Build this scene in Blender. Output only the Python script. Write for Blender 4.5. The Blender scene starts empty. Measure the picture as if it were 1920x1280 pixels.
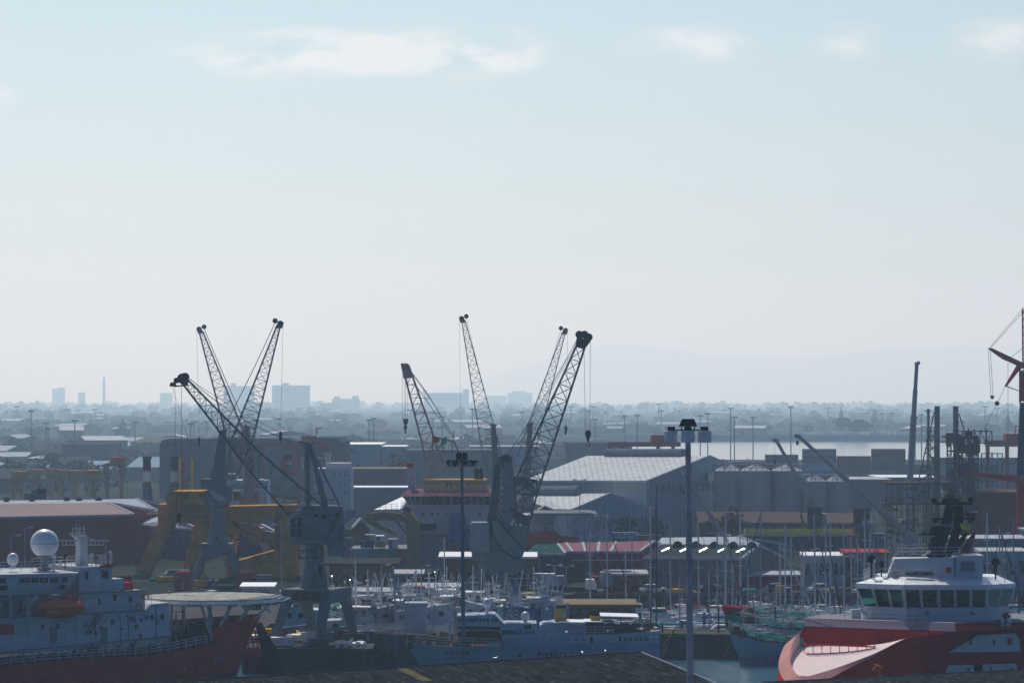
import bpy, math, random
from mathutils import Vector, Matrix
R = math.radians
C = bpy.context.scene.collection
SC = bpy.context.scene

# ---------------------------------------------------------------- camera
F = 6000.0                 # focal length in photo pixels (photo 1920 wide)
CAM = Vector((0.0, 0.0, 31.0))
PITCH = math.atan(108/6000.0)
cam = bpy.data.cameras.new('camera'); cam.sensor_width = 36; cam.lens = F/1920*36
cam.clip_start = 1; cam.clip_end = 60000
co = bpy.data.objects.new('camera', cam); C.objects.link(co)
co.location = CAM; co.rotation_euler = (R(90)+PITCH, 0, 0); SC.camera = co
FWD = Vector((0, math.cos(PITCH), math.sin(PITCH))); UPV = Vector((0, -math.sin(PITCH), math.cos(PITCH)))
def ray(px, py): return Vector(((px-960), 0, 0)) + UPV*(640-py) + FWD*F
def at(px, py, Y):
    d = ray(px, py); return CAM + d*(Y/d.y)
def gnd(px, py, z=0.0):
    d = ray(px, py); return CAM + d*((z-CAM.z)/d.z)

# ---------------------------------------------------------------- sky, sun, exposure
SUN_EL, SUN_AZ = 43.0, -11.0      # azimuth from +Y, negative = left
w = bpy.data.worlds.new('World'); SC.world = w; w.use_nodes = True
nt = w.node_tree; nt.nodes.clear()
def N(tree, t, **k):
    n = tree.nodes.new(t)
    for a, b in k.items(): setattr(n, a, b)
    return n
wo = N(nt, 'ShaderNodeOutputWorld'); bg = N(nt, 'ShaderNodeBackground'); bg.inputs[1].default_value = 0.09
sky = N(nt, 'ShaderNodeTexSky', sky_type='NISHITA', sun_disc=False, sun_elevation=R(SUN_EL), sun_rotation=R(SUN_AZ),
        air_density=1.0, dust_density=1.2, ozone_density=3.6, altitude=0)
tc = N(nt, 'ShaderNodeTexCoord')
def math_(tree, op, a, b=None, c=None):
    n = N(tree, 'ShaderNodeMath', operation=op)
    for i, v in enumerate((a, b, c)):
        if v is None: continue
        if isinstance(v, (int, float)): n.inputs[i].default_value = v
        else: tree.links.new(v, n.inputs[i])
    return n.outputs[0]
sx = N(nt, 'ShaderNodeSeparateXYZ'); nt.links.new(tc.outputs['Generated'], sx.inputs[0])
u = math_(nt, 'DIVIDE', sx.outputs[0], sx.outputs[1]); v = math_(nt, 'DIVIDE', sx.outputs[2], sx.outputs[1])
cb = N(nt, 'ShaderNodeCombineXYZ'); nt.links.new(u, cb.inputs[0]); nt.links.new(math_(nt, 'MULTIPLY', v, 2.2), cb.inputs[1])
nz = N(nt, 'ShaderNodeTexNoise'); nz.inputs['Scale'].default_value = 34; nz.inputs['Detail'].default_value = 8; nz.inputs['Roughness'].default_value = 0.55
nt.links.new(cb.outputs[0], nz.inputs['Vector'])
def blob(x, y, rx, ry):           # a cloud bank round a sky direction
    cu, cv = (x-960)/F, (748-y)/F
    a = math_(nt, 'POWER', math_(nt, 'DIVIDE', math_(nt, 'SUBTRACT', u, cu), rx/F), 2)
    b = math_(nt, 'POWER', math_(nt, 'DIVIDE', math_(nt, 'SUBTRACT', v, cv), ry/F), 2)
    return math_(nt, 'MAXIMUM', math_(nt, 'SUBTRACT', 1, math_(nt, 'SQRT', math_(nt, 'ADD', a, b))), 0)
tot = None
for (x, y, rx, ry, k) in ((560, 105, 340, 62, 1.0), (830, 100, 230, 72, 1.0), (930, 85, 120, 60, .6), (1300, 85, 170, 50, .85), (1590, 75, 110, 50, .7), (1890, 75, 150, 60, .85), (-10, 175, 70, 45, .7), (600,85,160,50,.6)):
    m = math_(nt, 'MULTIPLY', blob(x, y, rx, ry), k)
    tot = m if tot is None else math_(nt, 'ADD', tot, m)
cl = math_(nt, 'MULTIPLY', tot, math_(nt, 'ADD', math_(nt, 'MULTIPLY', math_(nt, 'SUBTRACT', nz.outputs[0], .43), 6.0), .62))
mr = N(nt, 'ShaderNodeMapRange', interpolation_type='SMOOTHSTEP'); nt.links.new(cl, mr.inputs[0])
mr.inputs[1].default_value = 0.0; mr.inputs[2].default_value = 1.15; mr.inputs[3].default_value = 0; mr.inputs[4].default_value = 0.66
front = math_(nt, 'MULTIPLY', mr.outputs[0], math_(nt, 'GREATER_THAN', sx.outputs[1], 0))
mx = N(nt, 'ShaderNodeMixRGB'); nt.links.new(front, mx.inputs[0]); nt.links.new(sky.outputs[0], mx.inputs[1]); mx.inputs[2].default_value = (14.0, 12.8, 12.4, 1)
# hazy sky: bright toward the sun, darkened and blued behind the viewer to cut fill
dt = N(nt, 'ShaderNodeVectorMath', operation='DOT_PRODUCT'); nt.links.new(tc.outputs['Generated'], dt.inputs[0])
dt.inputs[1].default_value = (math.sin(R(SUN_AZ))*math.cos(R(18)), math.cos(R(SUN_AZ))*math.cos(R(18)), math.sin(R(18)))
gr = N(nt, 'ShaderNodeMapRange', interpolation_type='SMOOTHSTEP'); nt.links.new(dt.outputs['Value'], gr.inputs[0]); gr.inputs[1].default_value = -.1; gr.inputs[2].default_value = .93; gr.inputs[3].default_value = 0; gr.inputs[4].default_value = 1
tint = N(nt, 'ShaderNodeMixRGB'); nt.links.new(gr.outputs[0], tint.inputs[0]); tint.inputs[1].default_value = (.13, .28, .60, 1); tint.inputs[2].default_value = (.835, .91, .885, 1)
ml = N(nt, 'ShaderNodeMixRGB', blend_type='MULTIPLY'); ml.inputs[0].default_value = 1; nt.links.new(mx.outputs[0], ml.inputs[1]); nt.links.new(tint.outputs[0], ml.inputs[2])
nt.links.new(ml.outputs[0], bg.inputs[0]); nt.links.new(bg.outputs[0], wo.inputs[0])
sl = bpy.data.lights.new('sun', 'SUN'); sl.energy = 4.2; sl.angle = R(0.5); sl.color = (1, .975, .94)
so = bpy.data.objects.new('sun', sl); C.objects.link(so)
sd = Vector((math.sin(R(SUN_AZ))*math.cos(R(SUN_EL)), math.cos(R(SUN_AZ))*math.cos(R(SUN_EL)), math.sin(R(SUN_EL))))
so.rotation_euler = sd.to_track_quat('Z', 'Y').to_euler(); so.location = (0, 0, 200)
SC.view_settings.view_transform = 'Standard'; SC.view_settings.look = 'None'; SC.view_settings.exposure = -0.16; SC.view_settings.gamma = 1
SC.cycles.max_bounces = 5; SC.cycles.volume_bounces = 3; SC.cycles.transparent_max_bounces = 12
SC.cycles.caustics_reflective = False; SC.cycles.caustics_refractive = False
SC.cycles.sample_clamp_indirect = 4; SC.cycles.use_denoising = True
# ---------------------------------------------------------------- materials
MATS = {}
def mat(name, col, rough=.6, metal=0, var=.25, scale=1.2, rust=0, rustcol=(.12, .05, .025), streak=False, ribs=0, bump=0, spec=None, seams=0):
    """painted / weathered surface: base colour broken by noise, optional rust patches, panel ribs"""
    if name in MATS: return MATS[name]
    m = bpy.data.materials.new(name); m.use_nodes = True; t = m.node_tree; L = t.links
    b = t.nodes['Principled BSDF']; b.inputs['Roughness'].default_value = rough; b.inputs['Metallic'].default_value = metal
    b.inputs['Specular IOR Level'].default_value = spec if spec is not None else (.5 if rough < .3 else .3 if rough < .46 else .15 if rough < .5 else 0)
    tc = N(t, 'ShaderNodeTexCoord'); mp = N(t, 'ShaderNodeMapping'); L.new(tc.outputs['Object'], mp.inputs[0])
    if streak: mp.inputs['Scale'].default_value = (1, 1, .12)
    nz = N(t, 'ShaderNodeTexNoise'); nz.inputs['Scale'].default_value = scale; nz.inputs['Detail'].default_value = 6; nz.inputs['Roughness'].default_value = .65
    L.new(mp.outputs[0], nz.inputs['Vector'])
    cr = N(t, 'ShaderNodeValToRGB'); e = cr.color_ramp.elements
    e[0].position = .3; e[1].position = .7
    e[0].color = (*[c*(1-var) for c in col], 1); e[1].color = (*[min(1, c*(1+var*.6)) for c in col], 1)
    L.new(nz.outputs[0], cr.inputs[0]); out = cr.outputs[0]
    if ribs:
        wv = N(t, 'ShaderNodeTexWave', wave_type='BANDS', bands_direction='X'); wv.inputs['Scale'].default_value = ribs; L.new(tc.outputs['Object'], wv.inputs['Vector'])
        mr = N(t, 'ShaderNodeMapRange'); L.new(wv.outputs['Fac'], mr.inputs[0]); mr.inputs[1].default_value = .0; mr.inputs[2].default_value = .3; mr.inputs[3].default_value = .78; mr.inputs[4].default_value = 1
        mm = N(t, 'ShaderNodeMixRGB', blend_type='MULTIPLY'); mm.inputs[0].default_value = 1; L.new(out, mm.inputs[1]); L.new(mr.outputs[0], mm.inputs[2]); out = mm.outputs[0]
    if seams:
        sp_ = N(t, 'ShaderNodeSeparateXYZ'); L.new(tc.outputs['Object'], sp_.inputs[0]); cm_ = N(t, 'ShaderNodeCombineXYZ'); L.new(sp_.outputs[0], cm_.inputs[0]); L.new(sp_.outputs[2], cm_.inputs[1])
        br = N(t, 'ShaderNodeTexBrick'); L.new(cm_.outputs[0], br.inputs['Vector']); br.inputs['Scale'].default_value = 1; br.inputs['Brick Width'].default_value = seams*2.6; br.inputs['Row Height'].default_value = seams; br.inputs['Mortar Size'].default_value = .035; br.inputs['Mortar Smooth'].default_value = .6; br.inputs['Color1'].default_value = (1, 1, 1, 1); br.inputs['Color2'].default_value = (.90, .90, .90, 1); br.inputs['Mortar'].default_value = (.62, .6, .58, 1)
        mm = N(t, 'ShaderNodeMixRGB', blend_type='MULTIPLY'); mm.inputs[0].default_value = 1; L.new(out, mm.inputs[1]); L.new(br.outputs[0], mm.inputs[2]); out = mm.outputs[0]
    if rust:
        n2 = N(t, 'ShaderNodeTexNoise'); n2.inputs['Scale'].default_value = scale*.6; n2.inputs['Detail'].default_value = 9; n2.inputs['Roughness'].default_value = .75
        mp2 = N(t, 'ShaderNodeMapping'); mp2.inputs['Scale'].default_value = (1, 1, .35); mp2.inputs['Location'].default_value = (7, 3, 1); L.new(tc.outputs['Object'], mp2.inputs[0]); L.new(mp2.outputs[0], n2.inputs['Vector'])
        r = N(t, 'ShaderNodeMapRange'); L.new(n2.outputs[0], r.inputs[0]); r.inputs[1].default_value = .66-rust*.25; r.inputs[2].default_value = .74-rust*.2
        mx = N(t, 'ShaderNodeMixRGB'); L.new(r.outputs[0], mx.inputs[0]); L.new(out, mx.inputs[1]); mx.inputs[2].default_value = (*rustcol, 1); out = mx.outputs[0]
    L.new(out, b.inputs['Base Color'])
    if bump:
        bp = N(t, 'ShaderNodeBump'); bp.inputs['Strength'].default_value = bump; bp.inputs['Distance'].default_value = .1; L.new(nz.outputs[0], bp.inputs['Height']); L.new(bp.outputs[0], b.inputs['Normal'])
    MATS[name] = m; return m
M = {}
def D(n, *a, **k): M[n] = mat(n, *a, **k)
D('crane_grey', (.21, .25, .25), .55, rust=.3, scale=.5, seams=1.5)
D('crane_dark', (.10, .115, .125), .55, rust=.3, scale=.6, var=.3)
D('crane_pale', (.27, .24, .24), .6, rust=.3, scale=.5)
D('crane_pink', (.42, .30, .28), .6, rust=.3, scale=.5)
D('steel_dark', (.02, .023, .026), .5)
D('rope', (.05, .055, .06), .6)
D('white_paint', (.62, .63, .63), .5, rust=.12, scale=.7, var=.12)
D('white_clean', (.74, .75, .76), .35, var=.08)
D('white_dull', (.45, .47, .5), .5, rust=.3, scale=.5)
D('grey_paint', (.23, .25, .27), .5, rust=.15)
D('hull_red', (.60, .024, .014), .65, var=.25, scale=.35, rust=.12, seams=1.6)
D('hull_maroon', (.56, .022, .014), .65, var=.2, scale=.4, seams=1.6, rust=.04)
D('hull_antifoul', (.03, .02, .025), .6)
D('bow_sheen_pink', (.60, .29, .26), .5, var=.15, scale=.6)  # red bow with sun sheen and reflection painted into the colour
D('lifeboat', (.75, .09, .02), .45)
D('orange', (1, .24, .02), .8)
D('dark_green_deck', (.035, .06, .055), .6, rust=.2)
D('green_net', (.02, .30, .20), .8)
D('glass_dark', (.012, .016, .02), .12, var=.3)
D('glass_green', (.02, .11, .08), .08, var=.5, scale=.6)
D('rail', (.72, .74, .76), .22, metal=.4)
D('rail_dark', (.09, .11, .13), .5)
D('alu', (.5, .52, .55), .35, metal=.6, var=.1)
D('mast_grey', (.33, .35, .38), .45)
def corr_mat():
    m = mat('corr_roof', (.03, .034, .036), .9, var=.7, scale=.5, spec=.04); t = m.node_tree; L = t.links; b = t.nodes['Principled BSDF']
    tc = N(t, 'ShaderNodeTexCoord'); mp = N(t, 'ShaderNodeMapping'); mp.vector_type = 'TEXTURE'; mp.inputs['Rotation'].default_value = (0, 0, R(-54)); mp.inputs['Scale'].default_value = (7, .16, 1); L.new(tc.outputs['Object'], mp.inputs[0])
    out = b.inputs['Base Color'].links[0].from_socket
    for sc_, lo, hi, col in ((1.6, .52, .60, (.15, .155, .16, 1)), (.8, .60, .66, (.24, .245, .25, 1)), (2.2, .56, .64, (.010, .012, .014, 1))):
        nz = N(t, 'ShaderNodeTexNoise'); nz.inputs['Scale'].default_value = sc_; nz.inputs['Detail'].default_value = 7; nz.inputs['Roughness'].default_value = .7; L.new(mp.outputs[0], nz.inputs['Vector'])
        mr = N(t, 'ShaderNodeMapRange'); L.new(nz.outputs[0], mr.inputs[0]); mr.inputs[1].default_value = lo; mr.inputs[2].default_value = hi; mr.inputs[4].default_value = .75
        mx = N(t, 'ShaderNodeMixRGB'); L.new(mr.outputs[0], mx.inputs[0]); L.new(out, mx.inputs[1]); mx.inputs[2].default_value = col; out = mx.outputs[0]
    L.new(out, b.inputs['Base Color']); return m
M['corr_roof'] = corr_mat()
D('galv', (.42, .46, .50), .5, metal=0, var=.2, scale=.4)
D('asphalt', (.04, .042, .046), .9, var=.35, scale=.12)
D('concrete', (.085, .085, .085), .9, var=.35, scale=.25)
D('quay_wall', (.05, .055, .06), .85, var=.5, scale=.5, streak=True)
D('yellow_crane', (.60, .31, .07), .55, rust=.35, scale=.4, var=.35, seams=1.8)
D('yellow', (.72, .44, .03), .6)
D('yellow_net', (.95, .80, .05), .8, scale=4)
D('red_gantry', (.42, .06, .05), .55)
D('black', (.012, .012, .014), .5)
D('tyre', (.012, .012, .013), .9)
D('black_mast', (.02, .022, .025), .35)
D('skin', (.32, .17, .11), .6)
D('rust_brown', (.14, .07, .045), .8, scale=3)
D('blue_paint', (.03, .10, .30), .45)
D('light_blue', (.16, .38, .52), .45, rust=.1)
D('steel_lattice', (.09, .085, .08), .6, rust=.5, scale=1)

# ---------------------------------------------------------------- mesh builder
class MB:
    def __init__(s): s.v = []; s.f = []
    def add(s, vs, fs):
        o = len(s.v); s.v += [tuple(v) for v in vs]; s.f += [tuple(i+o for i in f) for f in fs]; return s
    def hexa(s, p):     # 8 points: bottom 4 (ccw) then top 4
        return s.add(p, [(3, 2, 1, 0), (4, 5, 6, 7), (0, 1, 5, 4), (1, 2, 6, 5), (2, 3, 7, 6), (3, 0, 4, 7)])
    def box(s, x0, x1, y0, y1, z0, z1):
        return s.hexa([(x0, y0, z0), (x1, y0, z0), (x1, y1, z0), (x0, y1, z0), (x0, y0, z1), (x1, y0, z1), (x1, y1, z1), (x0, y1, z1)])
    def prism(s, poly, y0, y1):   # polygon in x-z, extruded along y
        n = len(poly); vs = [(x, y0, z) for x, z in poly]+[(x, y1, z) for x, z in poly]
        return s.add(vs, [tuple(range(n)), tuple(range(2*n-1, n-1, -1))]+[(i, i+n, (i+1) % n+n, (i+1) % n) for i in range(n)])
    def slab(s, poly, z0, z1):    # polygon in x-y, extruded in z
        n = len(poly); vs = [(x, y, z0) for x, y in poly]+[(x, y, z1) for x, y in poly]
        return s.add(vs, [tuple(range(n-1, -1, -1)), tuple(range(n, 2*n))]+[(i, (i+1) % n, (i+1) % n+n, i+n) for i in range(n)])
    def bar(s, a, b, r=.1, n=4, r2=None):
        a = Vector(a); b = Vector(b); d = b-a
        if d.length < 1e-6: return s
        d.normalize(); u_ = d.cross(Vector((0, 0, 1)) if abs(d.z) < .95 else Vector((1, 0, 0))).normalized(); w_ = d.cross(u_)
        if r2 is None: r2 = r
        vs = []
        for c, rr in ((a, r), (b, r2)):
            for i in range(n):
                t = 2*math.pi*(i+.5)/n; vs.append(c+u_*(rr*math.cos(t))+w_*(rr*math.sin(t)))
        return s.add(vs, [(i, (i+1) % n, (i+1) % n+n, i+n) for i in range(n)]+[tuple(range(n-1, -1, -1)), tuple(range(n, 2*n))])
    def path(s, pts, r=.05, n=4):
        for a, b in zip(pts, pts[1:]): s.bar(a, b, r, n)
        return s
    def rope(s, a, b, sag=0, r=.03, n=6):
        a = Vector(a); b = Vector(b); ps = []
        for i in range(n+1):
            t = i/n; p = a.lerp(b, t); p.z -= sag*4*t*(1-t); ps.append(p)
        return s.path(ps, r, 3)
    def lathe(s, prof, c=(0, 0, 0), n=16, axis='z'):
        vs = []
        for r, h in prof:
            for i in range(n):
                t = 2*math.pi*i/n; p = (r*math.cos(t), r*math.sin(t), h)
                if axis == 'y': p = (p[0], p[2], p[1])
                if axis == 'x': p = (p[2], p[0], p[1])
                vs.append((p[0]+c[0], p[1]+c[1], p[2]+c[2]))
        m = len(prof); fs = [(j*n+i, j*n+(i+1) % n, (j+1)*n+(i+1) % n, (j+1)*n+i) for j in range(m-1) for i in range(n)]
        fs += [tuple(range(n-1, -1, -1)), tuple((m-1)*n+i for i in range(n))]
        return s.add(vs, fs)
    def sphere(s, c, r, n=14, sz=1):
        return s.lathe([(max(.001, r*math.sin(math.pi*k/10)), -r*sz*math.cos(math.pi*k/10)) for k in range(11)], c, n)
    def loft(s, secs, cap=True):   # secs: list of equal-length closed rings
        n = len(secs[0]); vs = [p for q in secs for p in q]; m = len(secs)
        fs = [(j*n+i, j*n+(i+1) % n, (j+1)*n+(i+1) % n, (j+1)*n+i) for j in range(m-1) for i in range(n)]
        if cap: fs += [tuple(range(n-1, -1, -1)), tuple((m-1)*n+i for i in range(n))]
        return s.add(vs, fs)
    def rail(s, pts, h=1.05, r=.03, post=1.6, rows=3):
        for a, b in zip(pts, pts[1:]):
            a = Vector(a); b = Vector(b); n = max(1, int((b-a).length/post))
            for i in range(n+1):
                p = a.lerp(b, i/n); s.bar(p, p+Vector((0, 0, h)), r)
            for k in range(rows):
                z = Vector((0, 0, h*(k+1)/rows)); s.bar(a+z, b+z, r)
        return s
    def truss(s, A, B, n, r=.12, rb=.07, x=True):
        """lattice between two rings of 4 points A->B (chords straight)"""
        A = [Vector(p) for p in A]; B = [Vector(p) for p in B]
        for a, b in zip(A, B): s.bar(a, b, r)
        ts = [i/n for i in range(n+1)]
        for k, t in enumerate(ts):
            q = [a.lerp(b, t) for a, b in zip(A, B)]
            for i in range(4): s.bar(q[i], q[(i+1) % 4], rb)
            if k < n:
                q2 = [a.lerp(b, ts[k+1]) for a, b in zip(A, B)]
                for i in range(4):
                    j = (i+1) % 4
                    if x: s.bar(q[i], q2[j], rb); s.bar(q[j], q2[i], rb)
                    elif k % 2: s.bar(q[i], q2[j], rb)
                    else: s.bar(q[j], q2[i], rb)
        return s
    def build(s, name, m, parent=None, smooth=False, loc=None):
        me = bpy.data.meshes.new(name); me.from_pydata(s.v, [], s.f)
        import bmesh
        bm = bmesh.new(); bm.from_mesh(me); bmesh.ops.recalc_face_normals(bm, faces=bm.faces); bm.to_mesh(me); bm.free()
        me.materials.append(M[m] if isinstance(m, str) else m)
        if smooth:
            for p in me.polygons: p.use_smooth = True
            me.shade_smooth() if False else None
        o = bpy.data.objects.new(name, me); C.objects.link(o)
        if parent is not None: o.parent = parent
        if loc is not None: o.location = loc
        return o

def tag(o, label=None, cat=None, group=None, kind=None):
    if label: o['label'] = label
    if cat: o['category'] = cat
    if group: o['group'] = group
    if kind: o['kind'] = kind
    return o
def empty(name, loc, rz=0, label=None, cat=None, group=None):
    o = bpy.data.objects.new(name, None); C.objects.link(o); o.location = loc; o.rotation_euler = (0, 0, rz); o.empty_display_size = .1
    return tag(o, label, cat, group)
def copy_tree(o, parent=None):
    kids = [c for c in o.children]
    c = o.copy(); C.objects.link(c); c.parent = parent
    for k in kids: copy_tree(k, c)
    return c
class Frame:
    """local frame of a thing standing at photo pixel (px,py) on height z (or at loc); p() reads a photo pixel on the local plane y=c"""
    def __init__(s, loc, rz=0):
        s.loc = Vector(loc); s.rz = rz; s.ax = Vector((math.cos(rz), math.sin(rz), 0)); s.ay = Vector((-math.sin(rz), math.cos(rz), 0))
    def p(s, px, py, c=0.0):
        d = ray(px, py); o = CAM-s.loc; t = (c-o.dot(s.ay))/d.dot(s.ay); q = o+d*t
        return Vector((q.dot(s.ax), c, q.z))
    def xz(s, px, py, c=0.0):
        q = s.p(px, py, c); return (q.x, q.z)
# ---------------------------------------------------------------- setting: water, ground, quays, hills
random.seed(7)
def struct(mb, name, m, **k):
    o = mb.build(name, m, **k); o['kind'] = 'structure'; return o
wm = bpy.data.materials.new('water'); wm.use_nodes = True; t = wm.node_tree; b = t.nodes['Principled BSDF']
b.inputs['Base Color'].default_value = (.02, .13, .21, 1); b.inputs['Roughness'].default_value = .04; b.inputs['IOR'].default_value = 1.33
tcn = N(t, 'ShaderNodeTexCoord'); mpn = N(t, 'ShaderNodeMapping'); mpn.inputs['Scale'].default_value = (1, .6, 1); t.links.new(tcn.outputs['Object'], mpn.inputs[0])
n1 = N(t, 'ShaderNodeTexNoise'); n1.inputs['Scale'].default_value = 1.1; n1.inputs['Detail'].default_value = 8; n1.inputs['Roughness'].default_value = .62; t.links.new(mpn.outputs[0], n1.inputs['Vector'])
bp = N(t, 'ShaderNodeBump'); bp.inputs['Strength'].default_value = 1; bp.inputs['Distance'].default_value = 1.3; t.links.new(n1.outputs[0], bp.inputs['Height']); t.links.new(bp.outputs[0], b.inputs['Normal'])
n1.inputs['Scale'].default_value = .55
mpn.inputs['Scale'].default_value = (.8, 1.0, 1)
struct(MB().add([(-2500, -600, -3), (3500, -600, -3), (3500, 1500, -3), (-2500, 1500, -3)], [(0, 1, 2, 3)]), 'water', wm)
wm2 = bpy.data.materials.new('bay_water'); wm2.use_nodes = True; t = wm2.node_tree; b = t.nodes['Principled BSDF']; b.inputs['Base Color'].default_value = (.02, .05, .07, 1); b.inputs['Roughness'].default_value = .12; b.inputs['IOR'].default_value = 1.33
tcn = N(t, 'ShaderNodeTexCoord'); n1 = N(t, 'ShaderNodeTexNoise'); n1.inputs['Scale'].default_value = .05; n1.inputs['Detail'].default_value = 6; t.links.new(tcn.outputs['Object'], n1.inputs['Vector']); bp = N(t, 'ShaderNodeBump'); bp.inputs['Strength'].default_value = .25; bp.inputs['Distance'].default_value = 1; t.links.new(n1.outputs[0], bp.inputs['Height']); t.links.new(bp.outputs[0], b.inputs['Normal'])
struct(MB().add([(-2500, 1500, -3), (3500, 1500, -3), (3500, 2900, -3), (-2500, 2900, -3)], [(0, 1, 2, 3)]), 'bay_water', wm2)
gm = mat('ground_far', (.035, .042, .038), .9, var=.6, scale=.012); M['ground_far'] = gm; gm.node_tree.nodes['Principled BSDF'].inputs['Specular IOR Level'].default_value = 0
def land(name, poly, m, zb=-4.6): return struct(MB().slab(poly, zb, 0), name, m)
# main land sheet to the horizon, with the bay cut out of it
land('ground', [(-2600, 505), (120, 505), (130, 560), (900, 600), (1200, 1700), (150, 1640), (42, 1650), (45, 2300), (95, 2640), (2600, 2620), (7000, 6000), (7000, 32000), (-7000, 32000), (-7000, 1500)], 'ground_far')
land('harbour_quay', [(-95, 416), (-33.5, 416), (-33.5, 399), (-17.4, 399), (-17.4, 407), (-20.5, 407), (-20.5, 424.5), (-33.5, 424.5), (-33.5, 443.5), (8, 443.5), (8, 504.9), (-95, 504.9)], 'concrete')
land('mole', [(19.5, 424), (40, 421), (40, 431), (19.5, 434)], 'concrete')
land('near_quay', [(-120, 120), (110, 120), (110, 327), (42, 327), (21, 300), (-120, 250)], 'concrete')
struct(MB().add([(-90, 506, .005), (110, 506, .005), (110, 519, .005), (-90, 519, .005)], [(0, 1, 2, 3)]), 'road', 'asphalt')
struct(MB().box(-10, 119, 505.2, 505.7, .004, .5), 'kerb', 'concrete')
# quay facing walls, timber fendered
for (a, b2) in (((19.3, 423.8), (40, 420.8)), ((-33.5, 398.9), (-17.4, 398.9))):
    for i in range(14):
        t_ = i/14; x = a[0]+(b2[0]-a[0])*t_; y = a[1]+(b2[1]-a[1])*t_; r = empty('fender_post', (x, y, 0), 0, 'dark timber fender post on the '+('mole wall' if a[0] > 0 else 'quay wall under the foreground crane'), 'fender', 'timber fender posts')
        MB().box(0, .3, -.24, -.02, -3.4, -.15).bar((.15, -.26, -.6), (.15, -.2, -.6), .12, 8).build('timber', 'quay_wall', r)
struct(MB().box(19.4, 40.1, 420.55, 420.75, -4.5, -.1).add([(19.3, 423.7, -4.5), (40, 420.7, -4.5), (40, 420.7, -.12), (19.3, 423.7, -.12)], [(0, 1, 2, 3)]).box(-33.6, -17.3, 398.7, 398.95, -4.5, -.1), 'quay_wall', 'quay_wall')
# blue hills far behind
random.seed(3)
prof = [(760, 744), (860, 722), (940, 700), (1000, 682), (1060, 660), (1110, 648), (1160, 642), (1220, 650), (1290, 658), (1350, 668), (1420, 664), (1480, 672), (1540, 668), (1600, 660), (1650, 652), (1700, 656), (1760, 650), (1810, 645), (1870, 652), (1920, 650), (2050, 655), (2250, 690)]
hm = MB(); vs = []
pp = []
for (a, b2) in zip(prof, prof[1:]):
    for k in range(6):
        t_ = k/6; pp.append((a[0]+(b2[0]-a[0])*t_, a[1]+(b2[1]-a[1])*t_+random.uniform(-1.6, 1.6)))
rows = ((-900, .0), (-500, .5), (0, 1), (400, .6), (900, 0))
for (dy, hf) in rows:
    for (px, py) in pp:
        q = at(px, py, 30500); vs.append((q.x, 30500+dy+random.uniform(-60, 60), max(0, q.z)*hf*(1+random.uniform(-.04, .04)*(hf < 1))-2))
n = len(pp); hm.add(vs, [(j*n+i, j*n+i+1, (j+1)*n+i+1, (j+1)*n+i) for j in range(len(rows)-1) for i in range(n-1)])
D('hill', (.05, .065, .05), .9, scale=.002)
o = hm.build('hills', 'hill'); o['kind'] = 'structure'
# haze
hz = MB().box(-7200, 7200, -650, 32200, -5.6, 610).build('haze', M['black']); hz['kind'] = 'stuff'
hmz = bpy.data.materials.new('haze_air'); hmz.use_nodes = True; t = hmz.node_tree; t.nodes.clear()
oo = N(t, 'ShaderNodeOutputMaterial'); pv = N(t, 'ShaderNodeVolumePrincipled'); pv.inputs['Color'].default_value = (.54, .77, 1, 1); pv.inputs['Absorption Color'].default_value = (1, 1, 1, 1); pv.inputs['Density'].default_value = .00016; pv.inputs['Anisotropy'].default_value = .45
t.links.new(pv.outputs[0], oo.inputs['Volume']); hz.data.materials.clear(); hz.data.materials.append(hmz)

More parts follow.
